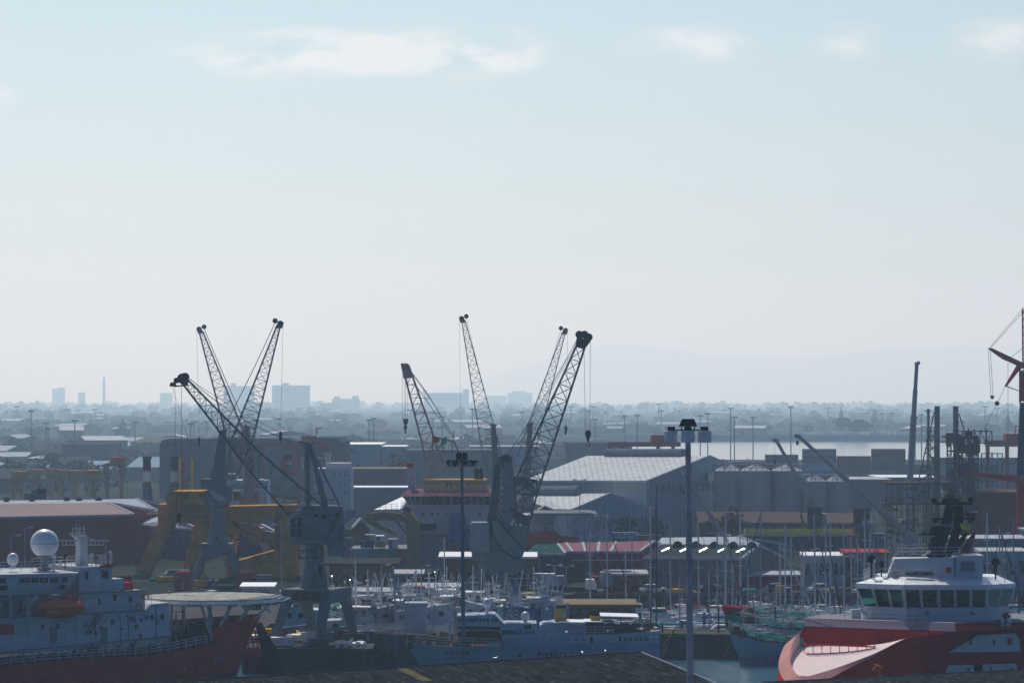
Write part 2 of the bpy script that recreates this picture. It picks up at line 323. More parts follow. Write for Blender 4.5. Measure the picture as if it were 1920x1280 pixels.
# ---------------------------------------------------------------- sheds and buildings
def windows(root, fr, rects, m='glass_dark', c=0.0, t=.06, name='window', frame=None):
    """each window its own part: rects in photo pixels (x0,y0,x1,y1) on local plane y=c, or local metres when given 5th item"""
    for q in rects:
        if len(q) == 5: x0, z0, x1, z1 = q[:4]
        else:
            a = fr.p(q[0], q[3], c); b_ = fr.p(q[2], q[1], c); x0, z0, x1, z1 = a.x, a.z, b_.x, b_.z
        wdw = MB().box(x0, x1, c-t, c+.02, z0, z1).build(name, m, root)
        if frame:
            f = MB(); g = .05; y0, y1 = c-t-.03, c+.01
            f.box(x0-g, x0, y0, y1, z0-g, z1+g).box(x1, x1+g, y0, y1, z0-g, z1+g).box(x0, x1, y0, y1, z0-g, z0).box(x0, x1, y0, y1, z1, z1+g)
            f.build('frame', frame, wdw)
def gable_shed(name, label, cat, px0, px1, pybase, pyeave, pyridge, depth, wall, roof, rz=0, ridge='x', group=None, over=.4, Y=None, ridge_px=None):
    """shed whose front wall spans px0..px1 on the ground line pybase. ridge 'x' = ridge parallel to the front, 'y' = gable to the front"""
    Yd = Y or gnd(px0, pybase).y
    a = at(px0, pybase, Yd); fr = Frame((a.x, Yd, 0), rz); r = empty(name, fr.loc, rz, label, cat, group)
    W = fr.p(px1, pybase).x; he = fr.p(px0, pyeave).z; 
    if ridge == 'x':
        hr = fr.p(px0, pyridge, depth/2).z
        MB().prism([(0, 0), (W, 0), (W, he), (0, he)], 0, depth).add([(0, 0, he), (0, depth, he), (0, depth/2, hr)], [(0, 1, 2)]).add([(W, 0, he), (W, depth, he), (W, depth/2, hr)], [(0, 1, 2)]).build('wall', wall, r)
        rf = MB(); e = over
        for (y0, y1, z0, z1) in ((-e, depth/2, he-e*.3, hr), (depth+e, depth/2, he-e*.3, hr)):
            rf.add([(-e, y0, z0+.12), (W+e, y0, z0+.12), (W+e, y1, z1+.12), (-e, y1, z1+.12), (-e, y0, z0+.02), (W+e, y0, z0+.02), (W+e, y1, z1+.02), (-e, y1, z1+.02)], [(0, 1, 2, 3), (4, 5, 6, 7), (0, 1, 5, 4), (1, 2, 6, 5), (3, 0, 4, 7)])
        ro = rf.build('roof', roof, r)
    else:
        xr = W/2 if ridge_px is None else fr.p(ridge_px, pyeave).x
        hr = fr.p(px0, pyridge, 0).z
        MB().prism([(0, 0), (W, 0), (W, he), (xr, hr), (0, he)], 0, depth).build('wall', wall, r)
        rf = MB(); e = over; s1 = (hr-he)/xr; s2 = (hr-he)/(W-xr)
        rf.prism([(-e, he-e*s1+.03), (xr, hr+.03), (xr, hr+.18), (-e, he-e*s1+.18)], -e, depth+e)
        rf.prism([(xr, hr+.03), (W+e, he-e*s2+.03), (W+e, he-e*s2+.18), (xr, hr+.18)], -e, depth+e)
        ro = rf.build('roof', roof, r)
    return fr, r, ro, W, he, hr
D('wall_maroon', (.26, .02, .04), .6, ribs=1.2, streak=True)
D('roof_pink', (.34, .26, .25), .6, ribs=1.0, var=.2, streak=False)
D('wall_bluegrey', (.13, .17, .21), .6, ribs=1.0, streak=True)
D('wall_pale', (.30, .38, .47), .6, ribs=.35, streak=True, var=.15)
D('roof_pale', (.58, .60, .61), .55, ribs=.25, var=.2, scale=.3, rust=.1, rustcol=(.13, .11, .10))
D('wall_grey', (.17, .18, .18), .8, var=.35, scale=.5, streak=True)
D('roof_dark', (.055, .06, .062), .6, var=.3, ribs=1.5)
D('wall_brick', (.16, .10, .08), .85, var=.3, scale=.8)
D('roof_brown', (.13, .095, .085), .8, var=.25, scale=.8)
D('wall_red', (.26, .035, .05), .6, ribs=1.5)
D('roof_red', (.27, .13, .15), .5, ribs=1.5, var=.2)
D('wall_green', (.03, .085, .075), .6, ribs=1.5)
D('wall_blue', (.045, .085, .14), .6, ribs=.4, streak=True)
D('wall_tan', (.26, .20, .13), .8, var=.25)
D('concrete_silo', (.42, .43, .44), .85, var=.28, scale=.2, streak=True)

# nearest: corrugated roofs
def corr_roof(name, label, P0, P1, down, slope, width, back, pitch=.21, amp=.05):
    """real corrugated sheets: ridge P0->P1, corrugations run down the slope"""
    P0 = Vector(P0); P1 = Vector(P1); d = (P1-P0); Lr = d.length; d.normalize()
    dn = Vector((d.y, -d.x, 0)) if down > 0 else Vector((-d.y, d.x, 0)); dn.normalize()
    r = empty(name, (P0.x, P0.y, 0), 0, label, 'shed')
    off = Vector((P0.x, P0.y, 0))
    for sgn, wd in ((1, width), (-1, back)):
        m = MB(); n = int(Lr/pitch*6); vs = []
        rowsn = max(2, int(wd/2.4)+1)
        for j in range(rowsn):
            for e in (0, 1):
                tt = (j+e)*wd/rowsn; z0 = -tt*slope+(.0 if e else .022)   # overlapping sheet courses
                for i in range(n+1):
                    s_ = i*Lr/n; q = P0+d*s_+dn*(sgn*tt)-off
                    vs.append((q.x, q.y, P0.z+z0+amp*math.sin(2*math.pi*s_/pitch)+(P1.z-P0.z)*s_/Lr))
        k = n+1; fs = []
        for j in range(2*rowsn-1):
            fs += [(j*k+i, j*k+i+1, (j+1)*k+i+1, (j+1)*k+i) for i in range(n)]
        m.add(vs, fs); ro = m.build('roof', 'corr_roof', r)
        if sgn == 1: first = ro
    # ridge cap, scalloped edge tiles and barge boards
    rc = MB(); n = int(Lr/(pitch))
    for i in range(n):
        q = P0+d*((i+.5)*pitch)-off; rc.bar(q+dn*.22+Vector((0, 0, .03-.22*slope)), q-dn*.22+Vector((0, 0, .03-.22*slope)), .05, 5)
    rc.bar(P0-off+Vector((0, 0, .06)), P1-off+Vector((0, 0, .06)), .1, 8)
    rc.build('ridge_cap', 'corr_cap', r)
    for P in (P0, P1):
        bb = MB()
        for s_, wd in ((1, width), (-1, back)):
            a = P-off+Vector((0, 0, .02)); b_ = a+dn*(s_*wd)-Vector((0, 0, wd*slope)); bb.bar(a, b_, .1, 4)
        bb.build('barge_board', 'barge', r)
    wl = MB(); zc = [P-off for P in (P0, P1)]
    A = zc[0]+dn*(width-.4); B = zc[1]+dn*(width-.4); Cc = zc[1]-dn*(back-.4); Dd = zc[0]-dn*(back-.4)
    zt1 = P0.z-(width-.4)*slope-.12; zt2 = P0.z-(back-.4)*slope-.12
    ins = d*.3
    A += ins; Dd += ins; B -= ins; Cc -= ins
    R0 = zc[0]+ins; R1 = zc[1]-ins
    wl.add([(A.x, A.y, 0), (B.x, B.y, 0), (Cc.x, Cc.y, 0), (Dd.x, Dd.y, 0), (A.x, A.y, zt1), (B.x, B.y, zt1), (R1.x, R1.y, P0.z-.12), (Cc.x, Cc.y, zt2), (Dd.x, Dd.y, zt2), (R0.x, R0.y, P0.z-.12)],
           [(0, 1, 5, 4), (1, 2, 7, 6, 5), (2, 3, 8, 7), (3, 0, 4, 9, 8)])
    wl.build('wall', 'wall_grey', r)
    return r, P0, d, dn, off
D('corr_cap', (.13, .135, .14), .8, var=.5, scale=2)
D('barge', (.42, .43, .44), .6)
def P3(px, py, Y): q = at(px, py, Y); return (q.x, q.y, q.z)
ra, ra0, rad, radn, raoff = corr_roof('corrugated_shed', 'nearest long shed with weathered dark corrugated roof and one yellow sheet', P3(150, 1290.5, 252), P3(1202, 1222.5, 280), 1, .165, 15, 14)
# make its ridge exact: yellowish replacement sheet + paler worn sheets
def sheet(s0, wd, t0, t1, m, name):
    mb = MB(); n = int(wd/.177*6)
    vs = []
    for t_ in (t0, t1):
        for i in range(n+1):
            s_ = s0+i*wd/n; q = ra0+rad*s_+radn*t_-raoff
            vs.append((q.x, q.y, q.z-t_*.165+.055+.05*math.sin(2*math.pi*s_/.21)))
    mb.add(vs, [(i, i+1, n+2+i, n+1+i) for i in range(n)]); mb.build(name, m, ra)
D('yellow_sheet', (.30, .26, .12), .7, var=.3); D('worn_sheet', (.09, .092, .095), .7, var=.5, scale=3)
# ---------------------------------------------------------------- cranes
def vline(mb, fr, pts, r, c=0, n=4):
    q = [fr.p(x, y, c) for x, y in pts]; return mb.path(q, r, n)
def poly(mb, fr, pts, c0, c1):
    return mb.prism([fr.xz(x, y, (c0+c1)/2) for x, y in pts], c0, c1)
def sheave(mb, c, r, w=.25):
    mb.lathe([(r*.3, -w), (r, -w), (r*.86, 0), (r, w), (r*.3, w)], c, 14, 'y'); return mb
def hook(fr, parent, px, py, c, s=1.0, m='steel_dark'):
    q = fr.p(px, py, c); h = MB()
    h.prism([(q.x-.55*s, q.z+.5*s), (q.x-.35*s, q.z+.95*s), (q.x, q.z+1.1*s), (q.x+.35*s, q.z+.95*s), (q.x+.55*s, q.z+.5*s), (q.x+.12*s, q.z-.8*s), (q.x-.12*s, q.z-.8*s)], c-.25*s, c+.25*s)
    pts = [q+Vector((0, 0, -.8*s))]+[q+Vector((.32*s*math.sin(a), 0, -1.25*s-.32*s*math.cos(a))) for a in [R(180-k*32) for k in range(8)]]
    h.path(pts, .09*s, 5); h.build('hook_block', m, parent)
def section(fr, a, b, c0, c1):
    return [fr.p(*a, c0), fr.p(*b, c0), fr.p(*b, c1), fr.p(*a, c1)]

# --- front left grey portal crane on the harbour quay
Y1 = 407; b0 = gnd(590, 748+31*6000/Y1); F1 = Frame((b0.x, Y1, 0)); c1 = empty('portal_crane', F1.loc, 0, 'grey-green portal crane in the foreground with its jib leaning left over the yellow crane', 'crane', 'quayside portal cranes')
def lp(fr, px, Yw, z): q = at(px, 1000, Yw); return Vector((q.x, Yw, z))-fr.loc
feet = [lp(F1, 515, 404, 0), lp(F1, 598, 401.5, 0), lp(F1, 664, 411, 0), lp(F1, 587, 413, 0)]
tops = [lp(F1, 538, 405.5, 5.6), lp(F1, 610, 403.5, 5.6), lp(F1, 648, 409.5, 5.6), lp(F1, 574, 411, 5.6)]
for f_, t_ in zip(feet, tops):
    l = MB(); l.loft([[(f_.x+dx*.45, f_.y+dy*.4, .9) for dx, dy in ((-1, -1), (1, -1), (1, 1), (-1, 1))], [(t_.x+dx*.75, t_.y+dy*.5, 5.3) for dx, dy in ((-1, -1), (1, -1), (1, 1), (-1, 1))]])
    lg = l.build('leg', 'crane_grey', c1)
    g_ = MB()
    for dx in (-.9, .9): g_.lathe([(.28, -.2), (.34, -.15), (.34, .15), (.28, .2)], (f_.x+dx, f_.y, .36), 10, 'y')
    g_.box(f_.x-1.3, f_.x+1.3, f_.y-.35, f_.y+.35, .45, 1.0); g_.build('bogie', 'crane_dark', lg)
pb = MB(); pb.slab([(p.x+(.7 if p.x > 0 else -.7), p.y+(.5 if p.y > 0 else -.5)) for p in tops], 5.3, 7.0)
pb.bar((feet[0]+Vector((0, 0, 1.9))), (feet[3]+Vector((0, 0, 1.9))), .3); pb.bar((feet[1]+Vector((0, 0, 1.9))), (feet[2]+Vector((0, 0, 1.9))), .3)
pb.build('portal_frame', 'crane_grey', c1)
MB().rail([Vector((tops[i].x, tops[i].y, 7.0)) for i in (0, 1, 2, 3, 0)], 1.0, .03).build('railing', 'rail_dark', c1)
rp = MB(); q0 = F1.xz(548, 1108, -4.3); q1 = F1.xz(602, 1126, -4.3); n = 10
for i in range(n): x = q0[0]+(q1[0]-q0[0])*i/n; rp.box(x, x+.22, -4.35, -4.1, q1[1]+random.uniform(0, .3), q0[1]-random.uniform(0, .2))
D('dark_red', (.11, .03, .025), .7, rust=.3); rp.build('rusty_panel', 'dark_red', c1)
zt = F1.xz(590, 1020)[1]
MB().lathe([(1.75, 7.0), (1.7, 8.2), (1.2, 10.5), (1.08, zt), (1.5, zt+.1), (1.5, zt+.6)], (0, 0, 0), 14).build('column', 'crane_grey', c1)
x, z = F1.xz(601, 1072, -1.2); MB().box(x-.3, x+.3, -1.32, -.9, z-.9, z+.9).build('door', 'black', c1)
lc = MB(); xa, za = F1.xz(559, 1046, -2); xb, zb = F1.xz(592, 1020, -2)
for zz in (za, (za+zb)/2, zb): lc.path([(xa, -2, zz), (xb, -2, zz), (xb, -.2, zz), (xa, -.2, zz), (xa, -2, zz)], .05)
for xx in (xa, (xa+xb)/2, xb):
    for yy in (-2, -.2): lc.bar((xx, yy, za), (xx, yy, zb), .05)
lc.build('ladder_cage', 'steel_dark', c1)
h = MB(); poly(h, F1, [(560, 968), (570, 946), (642, 948), (646, 1014), (606, 1021), (556, 1016)], -2.0, 2.0); poly(h, F1, [(613, 1014), (645, 1014), (645, 1041), (618, 1041)], -1.5, 1.5)
poly(h, F1, [(545, 1011), (646, 1011), (646, 1016), (545, 1017)], -2.3, 2.3); h.build('machinery_house', 'crane_grey', c1)
h = MB(); h.rail([F1.p(585, 947, -1.9), F1.p(642, 948, -1.9)], 1.0, .03, 1.0); h.rail([F1.p(546, 1012, -2.2), F1.p(645, 1012, -2.2)], .9, .025, 1.0); h.build('railing', 'rail_dark', c1)
h = MB(); q = F1.p(625, 985, -2.05); h.box(q.x-.5, q.x+.5, -2.1, -1.95, q.z-.9, q.z+.8); h.build('door', 'crane_dark', c1)
for xx in (590, 606): h = MB(); q = F1.p(xx, 968, -2.05); h.box(q.x-.35, q.x+.35, -2.12, -1.95, q.z-.3, q.z+.3); h.build('louvre', 'steel_dark', c1)
h = MB(); q = F1.p(633, 966, -2.3); h.lathe([(.35, -.15), (.35, .15)], q, 12, 'y'); h.build('cable_drum', 'dark_red' if 'dark_red' in M else 'crane_dark', c1)
h = MB(); a0 = F1.p(584, 1100, -1.6); a1 = F1.p(584, 1022, -1.25)
for s_ in (-.22, .22): h.bar(a0+Vector((s_, 0, 0)), a1+Vector((s_, 0, 0)), .035)
for k in range(14): q = a0.lerp(a1, k/13); h.bar(q+Vector((-.22, 0, 0)), q+Vector((.22, 0, 0)), .03)
h.build('ladder', 'rail_dark', c1)
cb_ = MB(); poly(cb_, F1, [(544, 966), (568, 960), (570, 1012), (545, 1012)], -2.5, -.4); cbo = cb_.build('cab', 'crane_grey', c1)
g2 = MB(); poly(g2, F1, [(546, 972), (554, 970), (554, 988), (546, 988)], -2.56, -2.4); poly(g2, F1, [(557, 970), (566, 968), (566, 988), (557, 988)], -2.56, -2.4); poly(g2, F1, [(546, 991), (554, 991), (554, 1006), (546, 1006)], -2.56, -2.4); g2.build('window', 'glass_dark', cbo)
gb = MB(); poly(gb, F1, [(557, 991), (566, 991), (566, 1006), (557, 1006)], -2.56, -2.4); gb.build('window', 'glass_dark', cbo)
af = MB()
for c_ in (-1.1, 1.1):
    poly(af, F1, [(571, 832), (581, 832), (581, 948), (573, 948)], c_-.22, c_+.22)
    poly(af, F1, [(577, 832), (585, 832), (616, 950), (604, 950)], c_-.2, c_+.2)
    vline(af, F1, [(584, 842), (641, 955)], .17, c_)
for yy in (870, 905, 925): 
    a = F1.p(576, yy, -1.1); b_ = F1.p(576, yy, 1.1); af.bar(a, b_, .1); a = F1.p(580+(yy-832)*.26, yy, -1.1); af.bar(a, F1.p(578, yy, -1.1), .07)
af.bar(F1.p(601, 903, -1), F1.p(611, 903, -1), .07); af.bar(F1.p(612, 937, -1), F1.p(628, 937, -1), .07)
poly(af, F1, [(571, 829), (583, 829), (584, 846), (571, 846)], -1.3, 1.3)
af.rail([F1.p(563, 858, -1.6), F1.p(607, 856, -1.6)], .9, .03, 1.0); af.rail([F1.p(563, 856, 1.6), F1.p(607, 854, 1.6)], .9, .03, 1.0)
a_ = F1.p(563, 858, -1.6); b_ = F1.p(607, 857, 1.6); af.box(a_.x, b_.x, -1.6, 1.6, a_.z-.08, a_.z)
af.build('a_frame', 'crane_grey', c1)
def jib_prof(fr, mb, secs, ns, r, rb):
    """secs: (upper px, lower px, c0, c1) sections from foot to head"""
    S = [section(fr, a, b, c0, c1_) for a, b, c0, c1_ in secs]
    for s0, s1, n in zip(S, S[1:], ns): mb.truss(s0, s1, n, r, rb, x=False)
j = MB(); jib_prof(F1, j, [((637, 975), (552, 978), -1.6, .8), ((489, 850), (470, 885), -3.4, -1.4), ((352, 712), (343, 720), -5.6, -4.7)], (6, 12), .15, .055)
j.build('jib', 'crane_dark', c1)
j2 = MB()
for c_ in (-1.6, .8): j2.bar(F1.p(552, 978, c_), F1.p(637, 975, c_), .16)
vline(j2, F1, [(566, 950), (637, 1010)], .2, -2.2); poly(j2, F1, [(616, 1014), (640, 962), (646, 968), (646, 990), (630, 1010)], -2.5, -2.1)
vline(j2, F1, [(596, 960), (618, 1010)], .18, -2.3); j2.build('lever_arm', 'crane_grey', c1)
hd = MB(); sheave(hd, F1.p(342, 709, -5.2), .62, .4); sheave(hd, F1.p(347, 706, -4.9), .5, .5); sheave(hd, F1.p(331, 713, -5.2), .36); poly(hd, F1, [(318, 724), (320, 717), (328, 716), (332, 725)], -5.6, -4.9)
vline(hd, F1, [(326, 724), (352, 722)], .12, -5.2); vline(hd, F1, [(331, 715), (346, 718)], .1, -5.2); poly(hd, F1, [(336, 704), (350, 702), (354, 716), (346, 726), (338, 718)], -5.5, -4.8); hd.build('jib_head', 'steel_dark', c1)
rp = MB()
for k, (a, b_) in enumerate((((348, 706), (577, 834)), ((348, 708), (573, 838)), ((352, 706), (580, 832)))): rp.rope(F1.p(*a, -5.1), F1.p(*b_, -.8+k*.8), .5+k*.5, .03, 8)
rp.bar(F1.p(328, 724, -5.2), F1.p(331, 962, -5.2), .025, 3); rp.bar(F1.p(340, 722, -5.2), F1.p(341, 962, -5.2), .03, 3); rp.bar(F1.p(323, 724, -5.2), F1.p(430, 1080, -3), .02, 3); rp.build('hoist_rope', 'rope', c1)
hook(F1, c1, 336, 971, -5.2, .62)

# --- dark portal crane in the middle
Y3 = 455; F3 = Frame(tuple(at(940, 748+31*6000/Y3, Y3))); F3.loc.z = 0; c3 = empty('portal_crane', F3.loc, 0, 'dark lattice portal crane in the middle, jib raised to the right with round head sheaves', 'crane', 'quayside portal cranes')
def leg_path(fr, root, pts, wd=.55, m='crane_grey', foot=True):
    l = MB()
    for (a, b_) in zip(pts, pts[1:]):
        a = Vector(a); b_ = Vector(b_); w0 = wd; l.loft([[(a.x+dx*w0, a.y+dy*w0*.7, a.z) for dx, dy in ((-1, -1), (1, -1), (1, 1), (-1, 1))], [(b_.x+dx*w0, b_.y+dy*w0*.7, b_.z) for dx, dy in ((-1, -1), (1, -1), (1, 1), (-1, 1))]])
    o = l.build('leg', m, root)
    if foot:
        f_ = pts[-1]; g_ = MB().box(f_[0]-1.4, f_[0]+1.4, f_[1]-.4, f_[1]+.4, .35, 1.1)
        for dx in (-.9, 0, .9): g_.lathe([(.3, -.2), (.36, -.15), (.36, .15), (.3, .2)], (f_[0]+dx, f_[1]-.1, .36), 10, 'y')
        g_.build('bogie', 'crane_dark', o)
zp = F3.xz(940, 1062)[1]
def l3(px, py, c): return tuple(F3.p(px, py, c))
leg_path(F3, c3, [l3(906, 1062, 0), l3(874, 1100, 0), (F3.p(870, 1150, 0).x, 0, 1.0)], .62)
leg_path(F3, c3, [l3(976, 1062, 0), l3(1014, 1102, 0), (F3.p(1016, 1150, 0).x, 0, 1.0)], .62)
leg_path(F3, c3, [l3(939, 1066, -1), (0, -9, 6), (0, -10, 1)], .45)
leg_path(F3, c3, [l3(945, 1066, 2), (.3, 9, 6), (.3, 10, 1)], .45)
h = MB(); poly(h, F3, [(903, 1048), (982, 1048), (984, 1060), (968, 1076), (914, 1076), (896, 1060)], -2.6, 2.6); h.build('portal_frame', 'crane_grey', c3)
h = MB(); poly(h, F3, [(884, 1030), (984, 1030), (976, 1050), (886, 1048)], -2.4, 2.4); poly(h, F3, [(908, 984), (990, 984), (986, 1030), (906, 1030)], -2.0, 2.0); h.build('turntable', 'crane_grey', c3)
D('cladding_blue', (.24, .31, .36), .6, ribs=3)
h = MB(); poly(h, F3, [(882, 981), (917, 981), (917, 1033), (882, 1033)], -2.9, .4); ho = h.build('machinery_house', 'cladding_blue', c3)
h = MB(); poly(h, F3, [(884, 978), (916, 978), (916, 981), (884, 981)], -2.8, .3); h.build('vent', 'white_dull', ho)
h = MB(); arc = [(921, 976), (923, 998), (932, 1018), (946, 1034), (964, 1046), (975, 1045), (981, 1030), (966, 1012), (949, 994), (936, 974)]
poly(h, F3, arc, -2.5, -2.05); h.build('counterweight_quadrant', 'crane_grey', c3); h = MB(); h.path([F3.p(x, y, -2.55) for x, y in arc[:6]], .09); h.path([F3.p(x, y, -2.55) for x, y in arc[6:]], .09); h.build('quadrant_rim', 'steel_dark', c3); h = MB(); poly(h, F3, arc, 1.6, 2.0)
h.build('counterweight_quadrant', 'crane_grey', c3)
for c_ in (-1.3, 1.3):
    pass
h = MB()
for c_ in (-1.4, 1.0):
    poly(h, F3, [(929, 868), (940, 868), (931, 984), (912, 984)], c_-.35, c_+.35)
for k in range(9):
    y0 = 878+k*12; h.bar(F3.p(934, y0, -1.3), F3.p(946, y0+12, -1.3), .07); h.bar(F3.p(946, y0, -1.2), F3.p(934, y0+12, -1.2), .07)
h.rail([F3.p(912, 914, -1.9), F3.p(930, 914, -1.9)], .9, .03, .8); h.box(F3.p(912, 914).x, F3.p(932, 914).x, -2, 1.6, F3.p(912, 914).z-.1, F3.p(912, 914).z)
h.rail([F3.p(930, 868, -1.7), F3.p(962, 868, -1.7)], 1.3, .04, 1.2); h.build('tower', 'crane_dark', c3)
for c_ in (-1.4, 1.0):
    h = MB(); poly(h, F3, [(945, 866), (961, 866), (968, 962), (944, 1000), (941, 984)], c_-.35, c_+.35); h.build('tower_post', 'crane_grey', c3)
h = MB(); sheave(h, F3.p(950, 862, -.6), .75, .3); sheave(h, F3.p(944, 862, .5), .7, .3); poly(h, F3, [(940, 858), (957, 858), (962, 880), (942, 880)], -.3, .3); h.build('tower_sheave', 'crane_dark', c3)
j = MB(); jib_prof(F3, j, [((974, 1022), (981, 1026), -1.4, 1.0), ((964, 905), (1007, 925), -1.8, 1.4), ((1080, 650), (1096, 653), -.9, .9)], (3, 11), .19, .075)
jib_prof(F3, j, [((966, 925), (1007, 927), -1.8, 1.4), ((964, 895), (1006, 900), -1.8, 1.4)], (1,), .16, .16)
j.build('jib', 'crane_dark', c3)
h = MB(); poly(h, F3, [(955, 948), (990, 968), (994, 962), (988, 990), (966, 976)], -1.9, -1.5); poly(h, F3, [(964, 898), (982, 893), (1004, 914), (1004, 922), (984, 906), (965, 912)], -2.0, -1.6); vline(h, F3, [(960, 990), (985, 950)], .15, -1.6); h.build('lever_arm', 'crane_dark', c3)
h = MB()
for (x, y) in ((1086, 627), (1096, 627), (1104, 632)): sheave(h, F3.p(x, y, -.4), .55, .3); sheave(h, F3.p(x, y, .5), .55, .2)
poly(h, F3, [(1082, 628), (1090, 626), (1093, 636), (1098, 626), (1101, 636), (1108, 632), (1107, 640), (1096, 655), (1079, 650)], -.7, .7); h.build('jib_head', 'steel_dark', c3)
rp = MB()
for k, (a, b_) in enumerate((((1081, 640), (948, 860)), ((1080, 645), (952, 864)), ((1084, 632), (944, 860)), ((1079, 650), (958, 866)))): rp.rope(F3.p(*a, -.6+k*.3), F3.p(*b_, -.8+k*.5), .2+k*.35, .032, 8)
rp.bar(F3.p(1095, 652, 0), F3.p(1098, 812, 0), .03, 3); rp.bar(F3.p(1107, 636, 0), F3.p(1106, 812, 0), .03, 3); rp.build('hoist_rope', 'rope', c3)
hook(F3, c3, 1102.5, 818, 0, .85)

# --- the taller cranes of the second row
def luffing_crane(label, Y, tower_px, base_py, apex, foot, head, m, wf, wh, mast_w, mast_y, hook_px=None, side=1, group='tall luffing cranes of the second row', cab=True, hc=-1):
    b_ = at(tower_px, base_py, Y); fr = Frame((b_.x, Y, 0)); r = empty('luffing_crane', fr.loc, 0, label, 'crane', group)
    k = 6000/Y; z_m = fr.xz(tower_px, mast_y)[1]
    l = MB()
    for (sx_, sy_) in ((-1, -1), (1, -1), (1, 1), (-1, 1)):
        lg = MB(); lg.bar((sx_*4.2, sy_*4.2, .2), (sx_*2, sy_*2, 6), .55); lg.build('leg', m, r)
    MB().box(-2.6, 2.6, -2.6, 2.6, 5.6, 7).build('portal_frame', m, r)
    MB().lathe([(1.9, 7), (1.3, 9), (1.2, z_m-1), (1.9, z_m-.6), (1.9, z_m)], (0, 0, 0), 12).build('column', m, r)
    zc = z_m+mast_w*1.1
    hh = MB().prism([(-mast_w-.3, z_m), (mast_w+.6*1, z_m), (mast_w+.6, zc+.8), (-mast_w-.3, zc)], -1.6, 1.6); ho = hh.build('machinery_house', m, r)
    if cab: MB().box(-mast_w-1.7*side if side > 0 else mast_w, -mast_w-.3 if side > 0 else mast_w+1.6, -2, -.4, z_m+.3, z_m+2.1).build('window', 'glass_dark', ho)
    ax, az = fr.xz(*apex); fx, fz = fr.xz(*foot)
    t = MB()
    for c_ in (-1, 1):
        t.loft([[(-mast_w*.8, c_-.25, zc), (mast_w*.8, c_-.25, zc), (mast_w*.8, c_+.25, zc), (-mast_w*.8, c_+.25, zc)], [(ax-.45, c_*.7-.2, az), (ax+.45, c_*.7-.2, az), (ax+.45, c_*.7+.2, az), (ax-.45, c_*.7+.2, az)]])
    for i in range(6):
        q = i/6; zz = zc+(az-zc)*q; t.bar((ax*q, -1, zz), (ax*q, 1, zz), .1)
    t.box(ax-.7, ax+.7, -1, 1, az, az+.35); t.rail([(ax-1.6, -1.2, az-1.5), (ax+1.6, -1.2, az-1.5)], .9, .035, .8); t.box(ax-1.6, ax+1.6, -1.3, 1.2, az-1.6, az-1.5); t.build('a_frame', m, r)
    hx, hz_ = fr.xz(*head)
    d = Vector((hx-fx, 0, hz_-fz)).normalized(); n_ = Vector((d.z, 0, -d.x)); Fv = Vector((fx, 0, fz)); Hv = Vector((hx, 0, hz_))
    mid = Fv.lerp(Hv, .24)
    def sec(c, w_, dd): return [c-n_*w_+Vector((0, -dd, 0)), c+n_*w_+Vector((0, -dd, 0)), c+n_*w_+Vector((0, dd, 0)), c-n_*w_+Vector((0, dd, 0))]
    j = MB(); j.truss(sec(Fv, wf*.4, 1.2), sec(mid, wf, 1.1), 4, .13, .06, False); j.truss(sec(mid, wf, 1.1), sec(Hv, wh, .5), 15, .12, .055, False); j.build('jib', m, r)
    hm_ = MB(); s = 1 if hx > fx else -1
    sheave(hm_, Hv+Vector((s*.35, -.2, .5)), .5, .2); sheave(hm_, Hv+Vector((-s*.55, .2, .95)), .45, .2); hm_.prism([(hx-.6, hz_-.3), (hx+.6, hz_-.3), (hx+s*.9, hz_+.7), (hx-s*.2, hz_+.4)], -.5, .5); hm_.build('jib_head', 'steel_dark' if m != 'crane_pink' else 'crane_grey', r)
    rp = MB()
    for c_ in (-.8, 0, .8): rp.rope(Hv+Vector((-s*.5, c_*.5, .8)), (ax, c_, az+.3), .4, .025, 6)
    if hook_px:
        q = fr.p(head[0]+s*4, hook_px, 0); rp.bar(Hv+Vector((s*.8, 0, .4)), (q.x, 0, q.z+.8), .025, 3)
        kk = MB().lathe([(.05, -1), (.2, -.6), (.3, .3), (.25, .7), (.05, .9)], (q.x, 0, q.z), 8); kk.build('hook_block', 'steel_dark', r)
    rp.build('hoist_rope', 'rope', r)
    return fr, r
luffing_crane('tall pale crane whose slender jib leans left above the yellow crane', 600, 468, 1058, (463, 802), (474, 915), (377, 622), 'crane_pink', 1.9, .35, 1.2, 940, 828)
fb, rb_ = luffing_crane('grey tower crane left of the foreground crane, slender jib crossing rightward', 535, 408, 1096, (417, 810), (432, 895), (522, 612), 'crane_grey', 1.7, .3, 1.7, 940, 818, cab=False)
h = MB(); poly(h, fb, [(392, 917), (404, 921), (418, 930), (426, 940), (412, 940), (400, 933)], -2.0, -1.5); h.build('counterweight', 'white_dull', rb_)
h = MB(); poly(h, fb, [(378, 897), (424, 897), (424, 930), (380, 912)], -1.9, 1.9); h.build('winch_house', 'crane_grey', rb_)
luffing_crane('tall thin lattice crane leaning left, highest jib over the middle of the harbour', 620, 933, 1048, (925, 798), (938, 925), (869, 602), 'crane_pale', 1.8, .35, 1.1, 945, 888, cab=False)
luffing_crane('slender pale crane jib half hidden behind the dark middle crane', 640, 985, 1038, (994, 797), (962, 930), (1057, 624), 'crane_pale', 1.7, .3, 1.1, 945, 806, cab=False)

